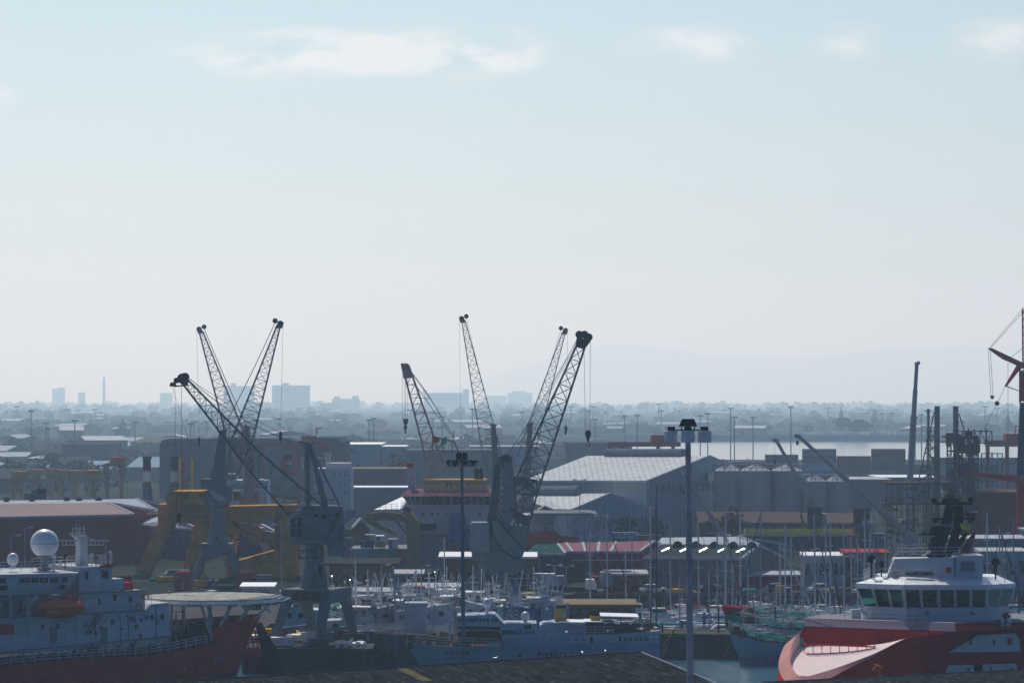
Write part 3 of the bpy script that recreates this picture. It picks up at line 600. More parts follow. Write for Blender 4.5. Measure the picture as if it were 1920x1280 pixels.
# --- lattice boom of the heavy lift crane, with its stepped gantry
Y = 585; FE = Frame(tuple(at(835, 1060, Y))); FE.loc.z = 0; e = empty('heavy_lift_crane', FE.loc, 0, 'rusty pink A-shaped lattice crane boom left of centre with stepped gantry', 'crane')
MB().lathe([(2.2, 0), (2.2, 14), (2.8, 15), (2.8, FE.xz(835, 900)[1])], (0, 0, 0), 14).build('pedestal', 'white_dull', e)
j = MB()
for c_ in (-2.2, 1.8):
    j.bar(FE.p(806, 890, c_), FE.p(754, 684, c_*.25), .24); j.bar(FE.p(835, 880, c_), FE.p(766, 684, c_*.25), .22)
    for k in range(11):
        t0, t1 = k/11, (k+1)/11
        A = FE.p(806, 890, c_).lerp(FE.p(754, 684, c_*.25), t0); B = FE.p(835, 880, c_).lerp(FE.p(766, 684, c_*.25), t1); A2 = FE.p(806, 890, c_).lerp(FE.p(754, 684, c_*.25), t1)
        j.bar(A, B, .08); j.bar(B, A2, .08)
for k in range(12):
    t0 = k/12; j.bar(FE.p(806, 890, -2.2).lerp(FE.p(754, 684, -.55), t0), FE.p(806, 890, 1.8).lerp(FE.p(754, 684, .45), min(1, t0+.08)), .09)
    j.bar(FE.p(835, 880, -2.2).lerp(FE.p(766, 684, -.55), t0), FE.p(835, 880, 1.8).lerp(FE.p(766, 684, .45), min(1, t0+.08)), .09)
for c_ in (-1.4, 1.2):
    j.bar(FE.p(766, 690, c_*.4), FE.p(806, 745, c_), .12); j.bar(FE.p(806, 745, c_), FE.p(852, 822, c_), .11)
for (yy, xl, xr) in ((720, 763, 778), (745, 770, 806), (772, 777, 822), (800, 784, 838)): vline(j, FE, [(xl, yy), (xr, yy+2)], .08, -1.4)
vline(j, FE, [(778, 720), (845, 815)], .09, -1.2); poly(j, FE, [(751, 681), (765, 681), (773, 708), (757, 710)], -.6, .6); j.build('boom', 'crane_pink', e)
g_ = MB()
for c_ in (-2, 2):
    vline(g_, FE, [(810, 895), (811, 818), (852, 828), (860, 846), (862, 895)], .2, c_); vline(g_, FE, [(811, 843), (858, 846)], .15, c_); vline(g_, FE, [(810, 869), (848, 869)], .15, c_); vline(g_, FE, [(827, 820), (836, 869)], .13, c_); vline(g_, FE, [(848, 828), (848, 895)], .15, c_)
    vline(g_, FE, [(810, 870), (830, 893)], .12, c_); vline(g_, FE, [(848, 870), (824, 893)], .12, c_)
for (x, y) in ((811, 818), (852, 828), (811, 843), (858, 846), (810, 869), (848, 869)): g_.bar(FE.p(x, y, -2), FE.p(x, y, 2), .14)
g_.rail([FE.p(811, 830, -2), FE.p(850, 836, -2)], 1.1, .04, 1.3); g_.rail([FE.p(811, 843, -2.2), FE.p(856, 846, -2.2)], 1.1, .04, 1.2); vline(g_, FE, [(849, 828), (851, 808)], .12, 0); g_.build('gantry', 'crane_pale', e)
rp = MB()
for x in (754.5, 759, 760.5, 764.5): rp.bar(FE.p(x, 700, 0), FE.p(x, 786, 0), .03, 3)
rp.build('hoist_rope', 'rope', e)
h = MB(); poly(h, FE, [(755.5, 785), (766, 785), (764, 795), (757, 795)], -.4, .4); poly(h, FE, [(759, 795), (762, 795), (764, 803), (756, 803)], -.25, .25); poly(h, FE, [(758, 803), (762, 803), (761, 813), (759, 813)], -.2, .2); h.build('hook_block', 'steel_dark', e)
fl = MB(); a = FE.p(827, 822, -2.3); fl.add([a, a+Vector((1.1, .1, .4)), a+Vector((1.0, .2, -.9)), a+Vector((-.1, 0, -1.3))], [(0, 1, 2, 3)]); fo = fl.build('signal_flag', 'green_net', e)
a = FE.p(813, 820, -2.3); MB().add([a, a+Vector((1.1, .1, .1)), a+Vector((1.0, .2, -.9)), a+Vector((-.1, 0, -1))], [(0, 1, 2, 3)]).build('signal_flag', 'red_gantry', e)

# --- telescopic booms
def tele(label, Y, root, tip, r0_, r1_, knee=.35, m0='crane_pink', m1='mast_grey', base=True, ropes=30, zbase=0):
    fr = Frame(tuple(at(root[0], root[1], Y))); fr.loc.z = zbase; r = empty('telescopic_crane', fr.loc, 0, label, 'crane', 'telescopic boom cranes')
    r0, r1 = r0_*.82, r1_*.82; A = fr.p(*root); B = fr.p(*tip); K = A.lerp(B, knee)
    b_ = MB(); b_.bar(A, K, r0, 6)
    b_.build('boom_base', m0, r)
    s_ = MB(); s_.bar(K, K.lerp(B, .5), r0*.75, 6); s_.bar(K.lerp(B, .48), B, r1, 6); s_.build('boom_extension', m1, r)
    h_ = MB(); d = (B-A).normalized(); sheave(h_, B+d*.3+Vector((-.3 if B.x < A.x else .3, 0, -.1)), .4, .25); h_.box(B.x-.45, B.x+.45, -.3, .3, B.z-.35, B.z+.35); h_.build('boom_head', 'white_dull', r)
    q = fr.p(tip[0]-3, tip[1]+ropes); rr = MB(); rr.bar(B+Vector((-.4, 0, 0)), q, .03, 3); rr.build('hoist_rope', 'rope', r)
    MB().lathe([(.05, -.5), (.25, -.3), (.25, .3), (.05, .5)], q, 8).build('hook_block', 'steel_dark', r)
    if base:
        t = MB().lathe([(1.0, 0), (1.0, A.z-1.2), (1.4, A.z-1.0), (1.4, A.z-.4)], (A.x, 0, 0), 12); t.build('pedestal', 'white_dull', r)
        t = MB().box(A.x-1.6, A.x+1.0, -1.2, 1.2, A.z-.6, A.z+1.4).build('cab', 'white_dull', r)
    return fr, r
tele('telescopic crane with pink boom root, tip just right of the three-drum mast', 640, (1362, 1015), (1284, 888), .62, .3, .42, ropes=34)
tele('telescopic crane with grey boom rising from behind the dark square funnel', 650, (1540, 975), (1456, 826), .75, .42, .3, ropes=40)
tele('longest telescopic boom, slanting from right down behind the brown roof', 640, (1712, 1012), (1498, 818), .85, .45, .3, ropes=12)
tele('pale blue upright telescopic boom standing beside the two round rig legs', 690, (1701, 985), (1719, 682), .85, .5, .68, m0='steel_blue' if 'steel_blue' in M else 'mast_grey', m1='mast_grey', ropes=60)

# --- red crawler crane at the right edge
Y = 600; FR = Frame(tuple(at(1916, 1040, Y))); FR.loc.z = 0; rr = empty('crawler_crane', FR.loc, 0, 'tall dark red crawler crane cut by the right edge, jib pointing left', 'crane')
D('crane_red', (.52, .025, .04), .5, rust=.1); D('crane_navy', (.03, .05, .07), .5)
b_ = MB().truss(section(FR, (1908, 890), (1925, 890), -1.2, 1.2), section(FR, (1908, 1040), (1925, 1040), -1.2, 1.2), 8, .2, .1); poly(b_, FR, [(1906, 900), (1924, 900), (1926, 1035), (1904, 1035)], 1.3, 1.5); b_.build('lower_mast', 'crane_red', rr)
b_ = MB(); b_.loft([section(FR, (1906, 892), (1920, 892), -1, 1), section(FR, (1912, 755), (1922, 755), -.9, .9)]); b_.build('middle_mast', 'crane_navy', rr)
b_ = MB().truss(section(FR, (1912, 755), (1922, 755), -.9, .9), section(FR, (1912, 690), (1922, 690), -.9, .9), 5, .17, .1); b_.truss(section(FR, (1918, 690), (1926, 690), -.8, .8), section(FR, (1917, 578), (1922, 578), -.5, .5), 8, .16, .08); b_.loft([section(FR, (1912.5, 752), (1921, 752), -.6, .6), section(FR, (1912.5, 695), (1921, 695), -.6, .6)]); b_.build('upper_mast', 'crane_red', rr)
b_ = MB(); poly(b_, FR, [(1852, 653), (1858, 652), (1922, 682), (1922, 692), (1912, 687), (1880, 673)], -.6, .6); poly(b_, FR, [(1917, 686), (1907, 684), (1884, 723), (1886, 725), (1892, 718)], -.5, .5); vline(b_, FR, [(1884, 723), (1912, 733)], .12); b_.build('jib', 'crane_red', rr)
b_ = MB(); 
for (a, c_) in (((1855, 652), (1917, 580)), ((1858, 652), (1919, 584)), ((1853, 656), (1858, 742)), ((1857, 656), (1862, 742)), ((1885, 724), (1872, 752)), ((1895, 670), (1922, 650)), ((1890, 680), (1890, 880)), ((1867, 760), (1845, 805))): b_.bar(FR.p(*a), FR.p(*c_), .045, 3)
b_.build('pendant_rope', 'rope', rr)
b_ = MB(); b_.sphere(FR.p(1869.5, 756), .45); b_.build('ball_hook', 'steel_dark', rr)
b_ = MB(); poly(b_, FR, [(1856.5, 741), (1863.5, 741), (1863, 747), (1861, 748), (1858, 747)], -.3, .3); b_.build('hook_block', 'crane_red', rr)
b_ = MB(); b_.loft([section(FR, (1814, 884), (1814, 890), -.4, .4), section(FR, (1912, 892), (1912, 905), -.6, .6)]); b_.build('counter_jib', 'crane_red', rr)
# ---------------------------------------------------------------- ships
def catmull(P, k=5):
    P = [Vector(p) for p in P]; out = []
    for i in range(len(P)-1):
        p0 = P[max(0, i-1)]; p1 = P[i]; p2 = P[i+1]; p3 = P[min(len(P)-1, i+2)]
        for j in range(k):
            t = j/k; out.append(.5*((2*p1)+(p2-p0)*t+(2*p0-5*p1+4*p2-p3)*t*t+(3*p1-p0-3*p2+p3)*t**3))
    out.append(P[-1]); return out
def grid(mb, rows, close=False):
    n = len(rows[0]); vs = [p for r in rows for p in r]; fs = []
    for j in range(len(rows)-1):
        fs += [(j*n+i, j*n+i+1, (j+1)*n+i+1, (j+1)*n+i) for i in range(n-1)]
    return mb.add(vs, fs)
def text(body, root, p, size, m, rz=0, font=None, thick=.02, spacing=1.0):
    cu = bpy.data.curves.new('lettering', 'FONT'); cu.body = body; cu.size = size; cu.offset = size*.018; cu.extrude = thick; cu.space_character = spacing; cu.materials.append(M[m])
    o = bpy.data.objects.new('lettering', cu); C.objects.link(o); bpy.context.view_layer.update()
    me = bpy.data.meshes.new_from_object(o.evaluated_get(bpy.context.evaluated_depsgraph_get())); bpy.data.objects.remove(o)
    o = bpy.data.objects.new('lettering', me); C.objects.link(o); o.parent = root; o.location = p; o.rotation_euler = (R(90), 0, rz); return o

# ===== supply ship at right (bow toward lower left)
LP = at(1700, 1300, 342); LP.z = 0
sp = empty('supply_ship', LP, 0, 'red and white supply ship with smooth sheen-painted bow and wide green-glass bridge, right foreground', 'ship')
def w(px, py, Y): return at(px, py, Y)-LP
def wz(px, Y, z): q = at(px, 1000, Y); return Vector((q.x, Y, z))-LP
Es = [(1990, 1172, 355), (1930, 1173, 352), (1850, 1178, 347), (1780, 1183, 342), (1735, 1187, 339.5), (1700, 1195, 336.5), (1640, 1224, 332), (1580, 1247, 328.5), (1540, 1260, 326), (1508, 1268, 324.6), (1494, 1263, 325.5), (1485, 1249, 328.5), (1481.5, 1231, 332), (1484.5, 1214, 336), (1491, 1196, 340), (1498, 1186, 342.5), (1507, 1175, 345)]
E = catmull([w(*e) for e in Es], 5)
cen = w(1700, 1180, 352)
def outn(i):
    a = E[max(0, i-2)]; b = E[min(len(E)-1, i+2)]; d = (b-a); n_ = Vector((-d.y, d.x, 0)); n_.normalize()
    if n_.dot(Vector((E[i].x-cen.x, E[i].y-cen.y, 0))) < 0: n_ = -n_
    return n_
rows = [E]
N_ = len(E)
for (dz_, o_) in ((.09, .95), (.3, 1.05), (.5, 1.15), (.75, 1.1), (1, .7)):
    r_ = []
    for i, p in enumerate(E):
        bow = max(0, min(1, (i-20)/18)) * max(0, min(1, (N_+6-i)/14))
        zz = p.z+(-4.4-p.z)*dz_; q = p+outn(i)*(o_*1.25*bow-.2*dz_*(1-bow)); q.z = zz; r_.append(q)
    rows.append(r_)
hl = MB(); grid(hl, rows); back = [wz(1508, 368, 6), wz(1990, 372, 6)]
hb = MB()
h_o = hl.build('hull', 'hull_maroon', sp, smooth=True)
# far side and stern closing the hull
hl2 = MB(); a = E[-1]; b = E[0]; far = [Vector((a.x+6, a.y+12, a.z)), Vector((b.x, b.y+16, b.z))]
hl2.add([a, far[0], far[1], b, Vector((a.x, a.y, -4.4)), Vector((far[0].x, far[0].y, -4.4)), Vector((far[1].x, far[1].y, -4.4)), Vector((b.x, b.y, -4.4))], [(0, 1, 5, 4), (1, 2, 6, 5), (2, 3, 7, 6)])
hl2.build('far_side_plating', 'hull_maroon', sp)
# whaleback bow deck: fan between starboard and port edges
def resamp(P, n):
    L = [0]
    for a_, b_ in zip(P, P[1:]): L.append(L[-1]+(b_-a_).length)
    out = []
    for i in range(n):
        t = L[-1]*i/(n-1); k = 0
        while k < len(P)-2 and L[k+1] < t: k += 1
        out.append(P[k].lerp(P[k+1], (t-L[k])/max(1e-6, L[k+1]-L[k])))
    return out
S_ = resamp(E[25:52], 18); T_ = resamp(list(reversed(E))[0:N_-51], 18)
T_[0] = w(1512, 1205, 343.5)
deckrows = []; portstrip = []
for i_, (s_, t_) in enumerate(zip(S_, T_)):
    zt = min(t_.z-.01, 4.72+(2.95-4.72)*i_/17) if i_ < 17 else t_.z
    r_ = []
    for k in range(13):
        f_ = (k/12)**1.3; q = s_.lerp(t_, f_); q.z = zt+(s_.z-zt)*(1-f_)**3.2-.01; r_.append(q)
    deckrows.append(r_); portstrip.append([r_[-1], Vector((t_.x-.05, t_.y, t_.z))])
bm_ = MB(); grid(bm_, deckrows); grid(bm_, portstrip[1:]); D('bow_deck', (.80, .66, .63), .5, var=.10, scale=.9); bm_.build('bow_deck', 'bow_deck', sp, smooth=True)  # red whaleback deck; its sun glare is painted in as near-white pink
port_sheen = MB()
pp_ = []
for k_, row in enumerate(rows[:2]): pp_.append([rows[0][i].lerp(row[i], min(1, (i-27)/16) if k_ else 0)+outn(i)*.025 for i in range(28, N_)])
grid(port_sheen, pp_); port_sheen.build('bow_sheen_band', 'bow_sheen_pink', sp, smooth=True)  # band laid over the red hull, sunlit sheen painted in
# deck house front: dark red wall, pale coaming strip above
zt_ = 7.35
wl = MB()
A0 = w(1509, 1173, 345); A1 = w(1786, 1184, 338.9); B0 = w(1514, 1206, 344.2); B1 = w(1640, 1214, 341); B2 = w(1702, 1195, 337.5)
wl.add([A0, A1, B2, B1, B0], [(0, 1, 2, 3, 4)]); wl.add([w(1500, 1190, 343), A0, B0, w(1512, 1208, 343)], [(0, 1, 2, 3)])
wl.build('bow_wall', 'hull_maroon', sp)
cs = MB(); A = w(1507, 1158, 346.2); B = w(1790, 1167, 340); A2 = w(1508, 1173, 345.1); B2_ = w(1792, 1183, 339)
D('coaming_pale', (.36, .27, .30), .5, var=.12)  # coaming: light on its upward bevel painted in as a paler tone
cs.add([A, B, B2_, A2, A+Vector((.3, 1, 0)), B+Vector((0, 1, 0))], [(0, 1, 2, 3), (0, 4, 5, 1)]); cs.add([A, A+Vector((.3, 3, 0)), A2+Vector((.3, 3, 0)), A2], [(0, 1, 2, 3)])
cs.build('coaming', 'coaming_pale', sp)
dk = MB(); dk.add([A, B, w(1990, 1165, 352), w(1990, 1150, 372), w(1540, 1150, 368)], [(0, 1, 2, 3, 4)]); dk.build('deck', 'grey_paint', sp)
bw = MB(); bw.add([B, w(1912, 1166, 349), w(1915, 1178, 348.8), B2_], [(0, 1, 2, 3)]); bw.add([w(1912, 1166, 349), w(1990, 1190, 353), w(1990, 1200, 353), w(1915, 1178, 348.8)], [(0, 1, 2, 3)]); bw.build('bulwark', 'hull_red', sp)
# white recesses in the side with ports and doors
def sidepoly(pts, dY, m, name, par=sp):
    """flat panel lying on the starboard side; px,py with hull depth interpolated"""
    def dep(px): return 336.5+(px-1700)*(352-336.5)/230+dY
    mb = MB(); P = [w(x, y, dep(x)) for x, y in pts]; n_ = len(P)
    Q = [p+Vector((.1, .35, 0)) for p in P]
    mb.add(P+Q, [tuple(range(n_)), tuple(range(2*n_-1, n_-1, -1))]+[(i, i+n_, (i+1) % n_+n_, (i+1) % n_) for i in range(n_)]); return mb.build(name, m, par)
D('recess_white', (.58, .60, .56), .5, var=.15)
r1 = sidepoly([(1779, 1222), (1834, 1190), (1903, 1187), (1911, 1198), (1912, 1221)], -1.1, 'recess_white', 'side_recess')
r2 = sidepoly([(1772, 1262), (1777, 1247), (1905, 1243), (1908, 1262)], -1.6, 'recess_white', 'side_recess')
for (x, y) in ((1820, 1203), (1864, 1203)): sidepoly([(x-2, y-5), (x+2, y-5), (x+2, y+5), (x-2, y+5)], -1.25, 'glass_dark', 'porthole', r1)
sidepoly([(1889, 1196), (1898, 1196), (1898, 1207), (1889, 1207)], -1.35, 'red_gantry', 'locker', r1)
for (x, y) in ((1816, 1255), (1858, 1254)): sidepoly([(x-2, y-4), (x+2, y-4), (x+2, y+4), (x-2, y+4)], -1.75, 'glass_dark', 'porthole', r2)
sidepoly([(1827, 1245), (1842, 1245), (1842, 1262), (1827, 1262)], -1.75, 'black', 'door', r2)
sidepoly([(1892, 1252), (1900, 1252), (1900, 1260), (1892, 1260)], -1.8, 'red_gantry', 'locker', r2)
# emblem board
em = sidepoly([(1877, 1152), (1895, 1152), (1895, 1173), (1877, 1173)], -2.2, 'red_gantry', 'emblem_board')
for tri in ([(1877, 1153), (1877, 1172), (1884.5, 1162.5)], [(1895, 1153), (1895, 1172), (1887.5, 1162.5)], [(1878, 1173), (1894, 1173), (1886, 1164)]): sidepoly(tri, -2.4, 'white_clean', 'emblem', em)
sidepoly([(1884.8, 1152), (1887.2, 1152), (1887.2, 1173), (1884.8, 1173)], -2.6, 'blue_paint', 'emblem', em)
sidepoly([(1881, 1150), (1883, 1148), (1889, 1148), (1891, 1150), (1891, 1152), (1881, 1152)], -2.5, 'hull_red', 'emblem', em)
# catwalk with rails across the bow
cw = MB(); P0 = w(1508, 1207, 338.6); P1 = w(1641, 1212, 335.6)
for k in range(5): 
    z_ = Vector((0, 0, 1.15*k/4)); cw.bar(P0+z_, P1+z_, .035 if k else .09)
for k in range(9): q = P0.lerp(P1, k/8); cw.bar(q, q+Vector((0, 0, 1.2)), .045); cw.bar(q, q+Vector((0, 0, -.9)), .05); cw.bar(q+Vector((0, 0, 0)), q+Vector((0, 1.2, 0)), .04)
cw.bar(P0+Vector((0, 0, -.0)), P0+Vector((.3, 1.6, 0)), .05); cw.build('catwalk', 'hull_maroon', sp)
MB().add([P0, P1, P1+Vector((0, .9, .02)), P0+Vector((0, .9, .02))], [(0, 1, 2, 3)]).build('walkway_plate', 'hull_maroon', cw and sp)
rl = MB(); rl.rail([A+Vector((.2, .3, 0)), B+Vector((-3, .3, 0))], .95, .025, 1.5, 2); rl.rail([A+Vector((.2, .3, 0)), A+Vector((2, 9, 0))], .95, .025, 1.5, 2)
rl.rail([A+Vector((.6, 3.5, 0)), B+Vector((-7, 4.5, 0))], .95, .025, 1.5, 3); rl.build('railing', 'rail', sp)
b1 = MB(); q = w(1597, 1163, 349); b1.box(q.x, q.x+1.0, q.y, q.y+.8, q.z, q.z+1.25); b1.build('deck_locker', 'white_paint', sp)
# bridge block
def band(ptsL, ptsU, m, name, par=sp, cap=False):
    mb = MB(); n_ = len(ptsL); mb.add(ptsL+ptsU, [(i, (i+1) % n_, (i+1) % n_+n_, i+n_) for i in range(n_)]+([tuple(range(n_, 2*n_))] if cap else [])); return mb.build(name, m, par)
def ring(pts): return [w(*p) for p in pts]
DX = [(1604, 1100, 351.0), (1694, 1103, 344.5), (1852, 1103, 347.2), (1904, 1100, 353.5)]
eave = ring(DX)+[wz(1888, 362, w(1888, 1100, 362).z), wz(1640, 362, w(1640, 1098, 362).z)]
SX = [(1618, 1137, 351.0), (1698, 1141, 345.2), (1850, 1140, 347.6), (1892, 1138, 353.0)]
sill = ring(SX)+[wz(1882, 361, w(1882, 1138, 361).z), wz(1650, 361, w(1650, 1136, 361).z)]
foot = [Vector((p.x, p.y, 6.9)) for p in sill]
band(foot, sill, 'white_paint', 'bridge_wall')
band(sill, [s.lerp(e_, .06) for s, e_ in zip(sill, eave)], 'white_paint', 'window_sill')
fasc = [p+Vector((0, 0, .42)) for p in eave]
ro = band(eave, fasc, 'white_clean', 'roof_edge')
top1 = ring([(1652, 1079, 352.5), (1698, 1081, 349.5), (1850, 1082, 351), (1872, 1079, 355)]); top1 += [top1[3]+Vector((0, 4, 0)), top1[0]+Vector((0, 5, 0))]
band(fasc, top1, 'white_clean', 'bridge_roof', cap=True)
band([s.lerp(e_, .94) for s, e_ in zip(sill, eave)], eave, 'white_paint', 'window_head')
# floor and back of wheelhouse
fl = MB(); fl.add([p+Vector((0, 0, -.02)) for p in sill], [tuple(range(6))]); fl.build('wheelhouse_floor', 'grey_paint', sp)
def panes(i, ts, sy0=.07, sy1=.93, m='glass_green'):
    j_ = (i+1) % 6; a, b_, c_, d_ = sill[i], sill[j_], eave[i], eave[j_]
    for t0, t1 in ts:
        def pt(t, s): return (a.lerp(b_, t)).lerp(c_.lerp(d_, t), s)
        mb = MB(); P = [pt(t0, sy0), pt(t1, sy0), pt(t1, sy1), pt(t0, sy1)]; mb.add(P, [(0, 1, 2, 3)]); pw = mb.build('window', m, sp)
        f = MB(); g = .035
        for (u0, u1, v0, v1) in ((t0-g*.2, t0, sy0-.02, sy1+.02), (t1, t1+g*.2, sy0-.02, sy1+.02)):
            Q = [pt(u0, v0), pt(u1, v0), pt(u1, v1), pt(u0, v1)]; Q2 = [q_+Vector((-.03, -.1, 0)) for q_ in Q]; f.hexa(Q+Q2)
        f.build('frame', 'white_paint', pw)
    # posts
    mb = MB(); tt = [0]+[(ts[k][1]+ts[k+1][0])/2 for k in range(len(ts)-1)]+[1]
    wds = .32/((b_-a).length)
    for t in tt:
        Q = [(a.lerp(b_, max(0, t-wds/2))), (a.lerp(b_, min(1, t+wds/2))), (c_.lerp(d_, min(1, t+wds/2))), (c_.lerp(d_, max(0, t-wds/2)))]
        mb.hexa(Q+[q_+Vector((.02, .15, 0)) for q_ in Q])
    mb.build('mullion', 'white_paint', sp)
gl = bpy.data.materials.new('bridge_glass'); gl.use_nodes = True; bb_ = gl.node_tree.nodes['Principled BSDF']; bb_.inputs['Base Color'].default_value = (.06, .36, .29, 1); bb_.inputs['Roughness'].default_value = .03; bb_.inputs['Transmission Weight'].default_value = 1; bb_.inputs['IOR'].default_value = 1.08; M['bridge_glass'] = gl
panes(0, [(.04, .33), (.37, .66), (.70, .96)], m='bridge_glass')
panes(1, [(.02, .19), (.215, .40), (.425, .60), (.625, .79), (.815, .98)], m='glass_dark')
panes(2, [(.08, .48), (.54, .94)], m='glass_green')
panes(4, [(.05, .3), (.36, .62), (.68, .95)], m='bridge_glass')
panes(5, [(.05, .48), (.54, .95)], m='bridge_glass')
con = MB(); q = wz(1640, 352, sill[0].z-.02); con.box(q.x, q.x+3.2, 2+q.y-1, q.y+1.8, q.z, q.z+.7); con.box(q.x+1, q.x+1.6, q.y+2, q.y+2.6, q.z, q.z+1.5); con.build('bridge_console', 'grey_paint', sp)
# upper house
U0 = ring([(1662, 1084, 350.8), (1832, 1087, 350.0)]); U1 = ring([(1677, 1047, 352), (1800, 1041, 351.5)])
uh = MB(); uL = [U0[0], w(1790, 1087, 349.6), w(1792, 1087, 355.5), U0[0]+Vector((.6, 5, 0))]; uT = [U1[0], w(1788, 1044, 350.4), w(1790, 1043, 355), U1[0]+Vector((.3, 4, 0))]
uh.hexa(uL+uT); uh.build('upper_house', 'white_paint', sp)
uh = MB(); q = w(1792, 1086, 350.3); q2 = w(1844, 1040, 350.3); uh.prism([(q.x, q.z), (q2.x-.1, q.z), (q2.x, q2.z), (q.x, q2.z-.25)], q.y, q.y+5); uo = uh.build('upper_house_block', 'white_paint', sp)
uh = MB(); q = w(1802, 1071, 350.1); q2 = w(1828, 1052, 350.1); uh.box(q.x, q2.x, q.y-.05, q.y+.25, q.z, q2.z); uh.build('grille_panel', 'grey_paint', uo)
uh = MB(); q = w(1774, 1073, 349.2); q2 = w(1783, 1063, 349.2); uh.box(q.x, q2.x, q.y-.4, q.y+.3, q.z, q2.z); uh.build('locker', 'red_gantry', sp)
nb = MB(); q = w(1697, 1080.5, 348.7); q2 = w(1748, 1069, 348.7); q3 = w(1748, 1080, 349.9); nb.box(q.x, q2.x, q.y-.1, q.y+.05, q.z, q2.z); D('board', (.33, .31, .27), .6); nbo = nb.build('name_board', 'board', sp)
text('PACIFIC HERON', nbo, (q.x+.08, q.y-.13, q.z+.15), .43, 'black', spacing=1.0)
uh = MB(); q = w(1678, 1075, 350.3); uh.sphere(q, .42); uh.build('lifebuoy_light', 'board', sp)
# black mast
bm1 = MB()
def wp(mb, pts, Y, th): P = [w(x, y, Y) for x, y in pts]; yc = P[0].y; mb.prism([(p.x, p.z) for p in P], yc, yc+th)
wp(bm1, [(1776, 947), (1789, 947), (1784, 985), (1770, 1030), (1762, 1045), (1741, 1045), (1745, 1030), (1764, 985)], 353, .8); wp(bm1, [(1790, 947), (1806, 947), (1806, 975), (1793, 1030), (1780, 1045), (1768, 1045), (1776, 1027), (1790, 985)], 354.2, .7)
wp(bm1, [(1750, 941.5), (1826, 941.5), (1822, 946), (1754, 946)], 352.8, 1.5); wp(bm1, [(1750, 970.5), (1828, 970.5), (1826, 974), (1752, 974)], 352.8, 1.5); wp(bm1, [(1732, 1000), (1820, 1000), (1818, 1003), (1734, 1003)], 352.6, 1.7)
for (x0, x1, y) in ((1750, 1826, 970), (1732, 1820, 1000)):
    bm1.rail([w(x0, y, 352.7), w(x1, y, 352.7)], .42, .035, .6, 2)
for (x, y) in ((1752, 938), (1820, 936), (1754, 976), (1820, 976)): bm1.sphere(w(x, y, 353), .3, 8)
for (x, y0) in ((1783, 917), (1779, 926), (1790, 930), (1800, 926), (1773, 934), (1787, 922)): bm1.bar(w(x, 942, 353), w(x, y0, 353), .07)
wp(bm1, [(1748, 1010), (1766, 1003), (1770, 1045), (1742, 1045)], 352.4, 1.6); wp(bm1, [(1752, 988), (1764, 984), (1768, 1000), (1750, 1000)], 352.4, .8); wp(bm1, [(1768, 934), (1796, 934), (1800, 942), (1766, 942)], 352.9, .6); bm1.bar(w(1774, 930, 353), w(1794, 930, 353), .06); bm1.bar(w(1777, 935, 353), w(1793, 936, 353), .14)
wp(bm1, [(1739, 1022), (1765, 1010), (1772, 1030), (1745, 1028)], 352, 1.2); bm1.sphere(w(1751, 995, 352.3), .5, 8)
bm1.build('mast', 'black', sp)
rd = MB(); wp(rd, [(1715, 980.5), (1788, 983.5), (1788, 986), (1715, 984)], 351.8, .3); rd.build('radar_scanner', 'grey_paint', sp)
wp(fx := MB(), [(1784, 1030), (1806, 1004), (1812, 997), (1814, 1003), (1796, 1034)], 355, 1.0); fx.build('exhaust_pipe', 'black', sp)
wp(fx := MB(), [(1802, 1034), (1826, 1000), (1829, 996), (1828, 1008), (1812, 1036)], 356, 1.2); fx.build('exhaust_pipe', 'black', sp)
wp(fx := MB(), [(1815, 1036), (1828, 1010), (1822, 1012), (1806, 1036)], 354.5, .6); fx.build('exhaust_pipe', 'rust_brown', sp)
def flag(px, py, Y, m, s=1.0, root=sp, org=None):
    q = at(px, py, Y)-(org if org is not None else LP); mb = MB(); rows_ = []
    for j in range(3): rows_.append([q+Vector((s*.28*i, .1*math.sin(i*1.5+j), -.3*s*j-.18*s*i)) for i in range(5)])
    grid(mb, rows_); return mb.build('flag', m, root)
flag(1810, 955, 353, 'red_gantry', 1.0); flag(1801, 980, 353, 'yellow_net', .9)
st = MB(); st.bar(w(1730, 1043, 351), w(1746, 1032, 351), .14); st.build('mast_stay', 'white_clean', sp)
rl = MB(); rl.rail([w(1682, 1045, 352), w(1798, 1044, 352)], 1.1, .03, 1.3); rl.rail([w(1684, 1040, 356), w(1800, 1038, 356)], 1.1, .03, 1.5); rl.rail([w(1618, 1092, 351), w(1660, 1086, 351.5), w(1692, 1090, 349)], 1.2, .028, 1.1); rl.rail([w(1618, 1090, 352), w(1630, 1084, 358)], 1.2, .028, 1.3)
rl.rail([w(1690, 1096, 346), w(1745, 1088, 348)], .5, .02, 1.6, 1); rl.build('railing', 'rail', sp)
for (x, y, s) in ((1634, 1047, .45), (1653, 1057, .3), (1867, 1053, .45)):
    mb = MB(); q = w(x, y, 352); mb.lathe([(s*.5, .5), (s, .2), (s, -.25), (s*.8, -.3)], q, 12, 'y'); mb.bar(q+Vector((0, .2, -s*.8)), (q.x, q.y+.2, w(x, 1088, 352).z), .09, 6); mb.build('searchlight', 'black', sp)
for x in (1640, 1671, 1884):
    mb = MB(); q = w(x, 1092, 351); mb.bar(q, q+Vector((0, 0, 2.2)), .05); mb.lathe([(.12, 0), (.16, .2), (.1, .35)], q+Vector((0, 0, 2.2)), 8); mb.build('antenna', 'white_paint', sp)
for x in (1625, 1680, 1741, 1826): 
    mb = MB(); q = w(x, 1150, 344 if x > 1690 else 347); mb.box(q.x-.12, q.x+.12, q.y-.1, q.y+2, q.z-.12, q.z+.12); mb.build('deck_light', 'grey_paint', sp)

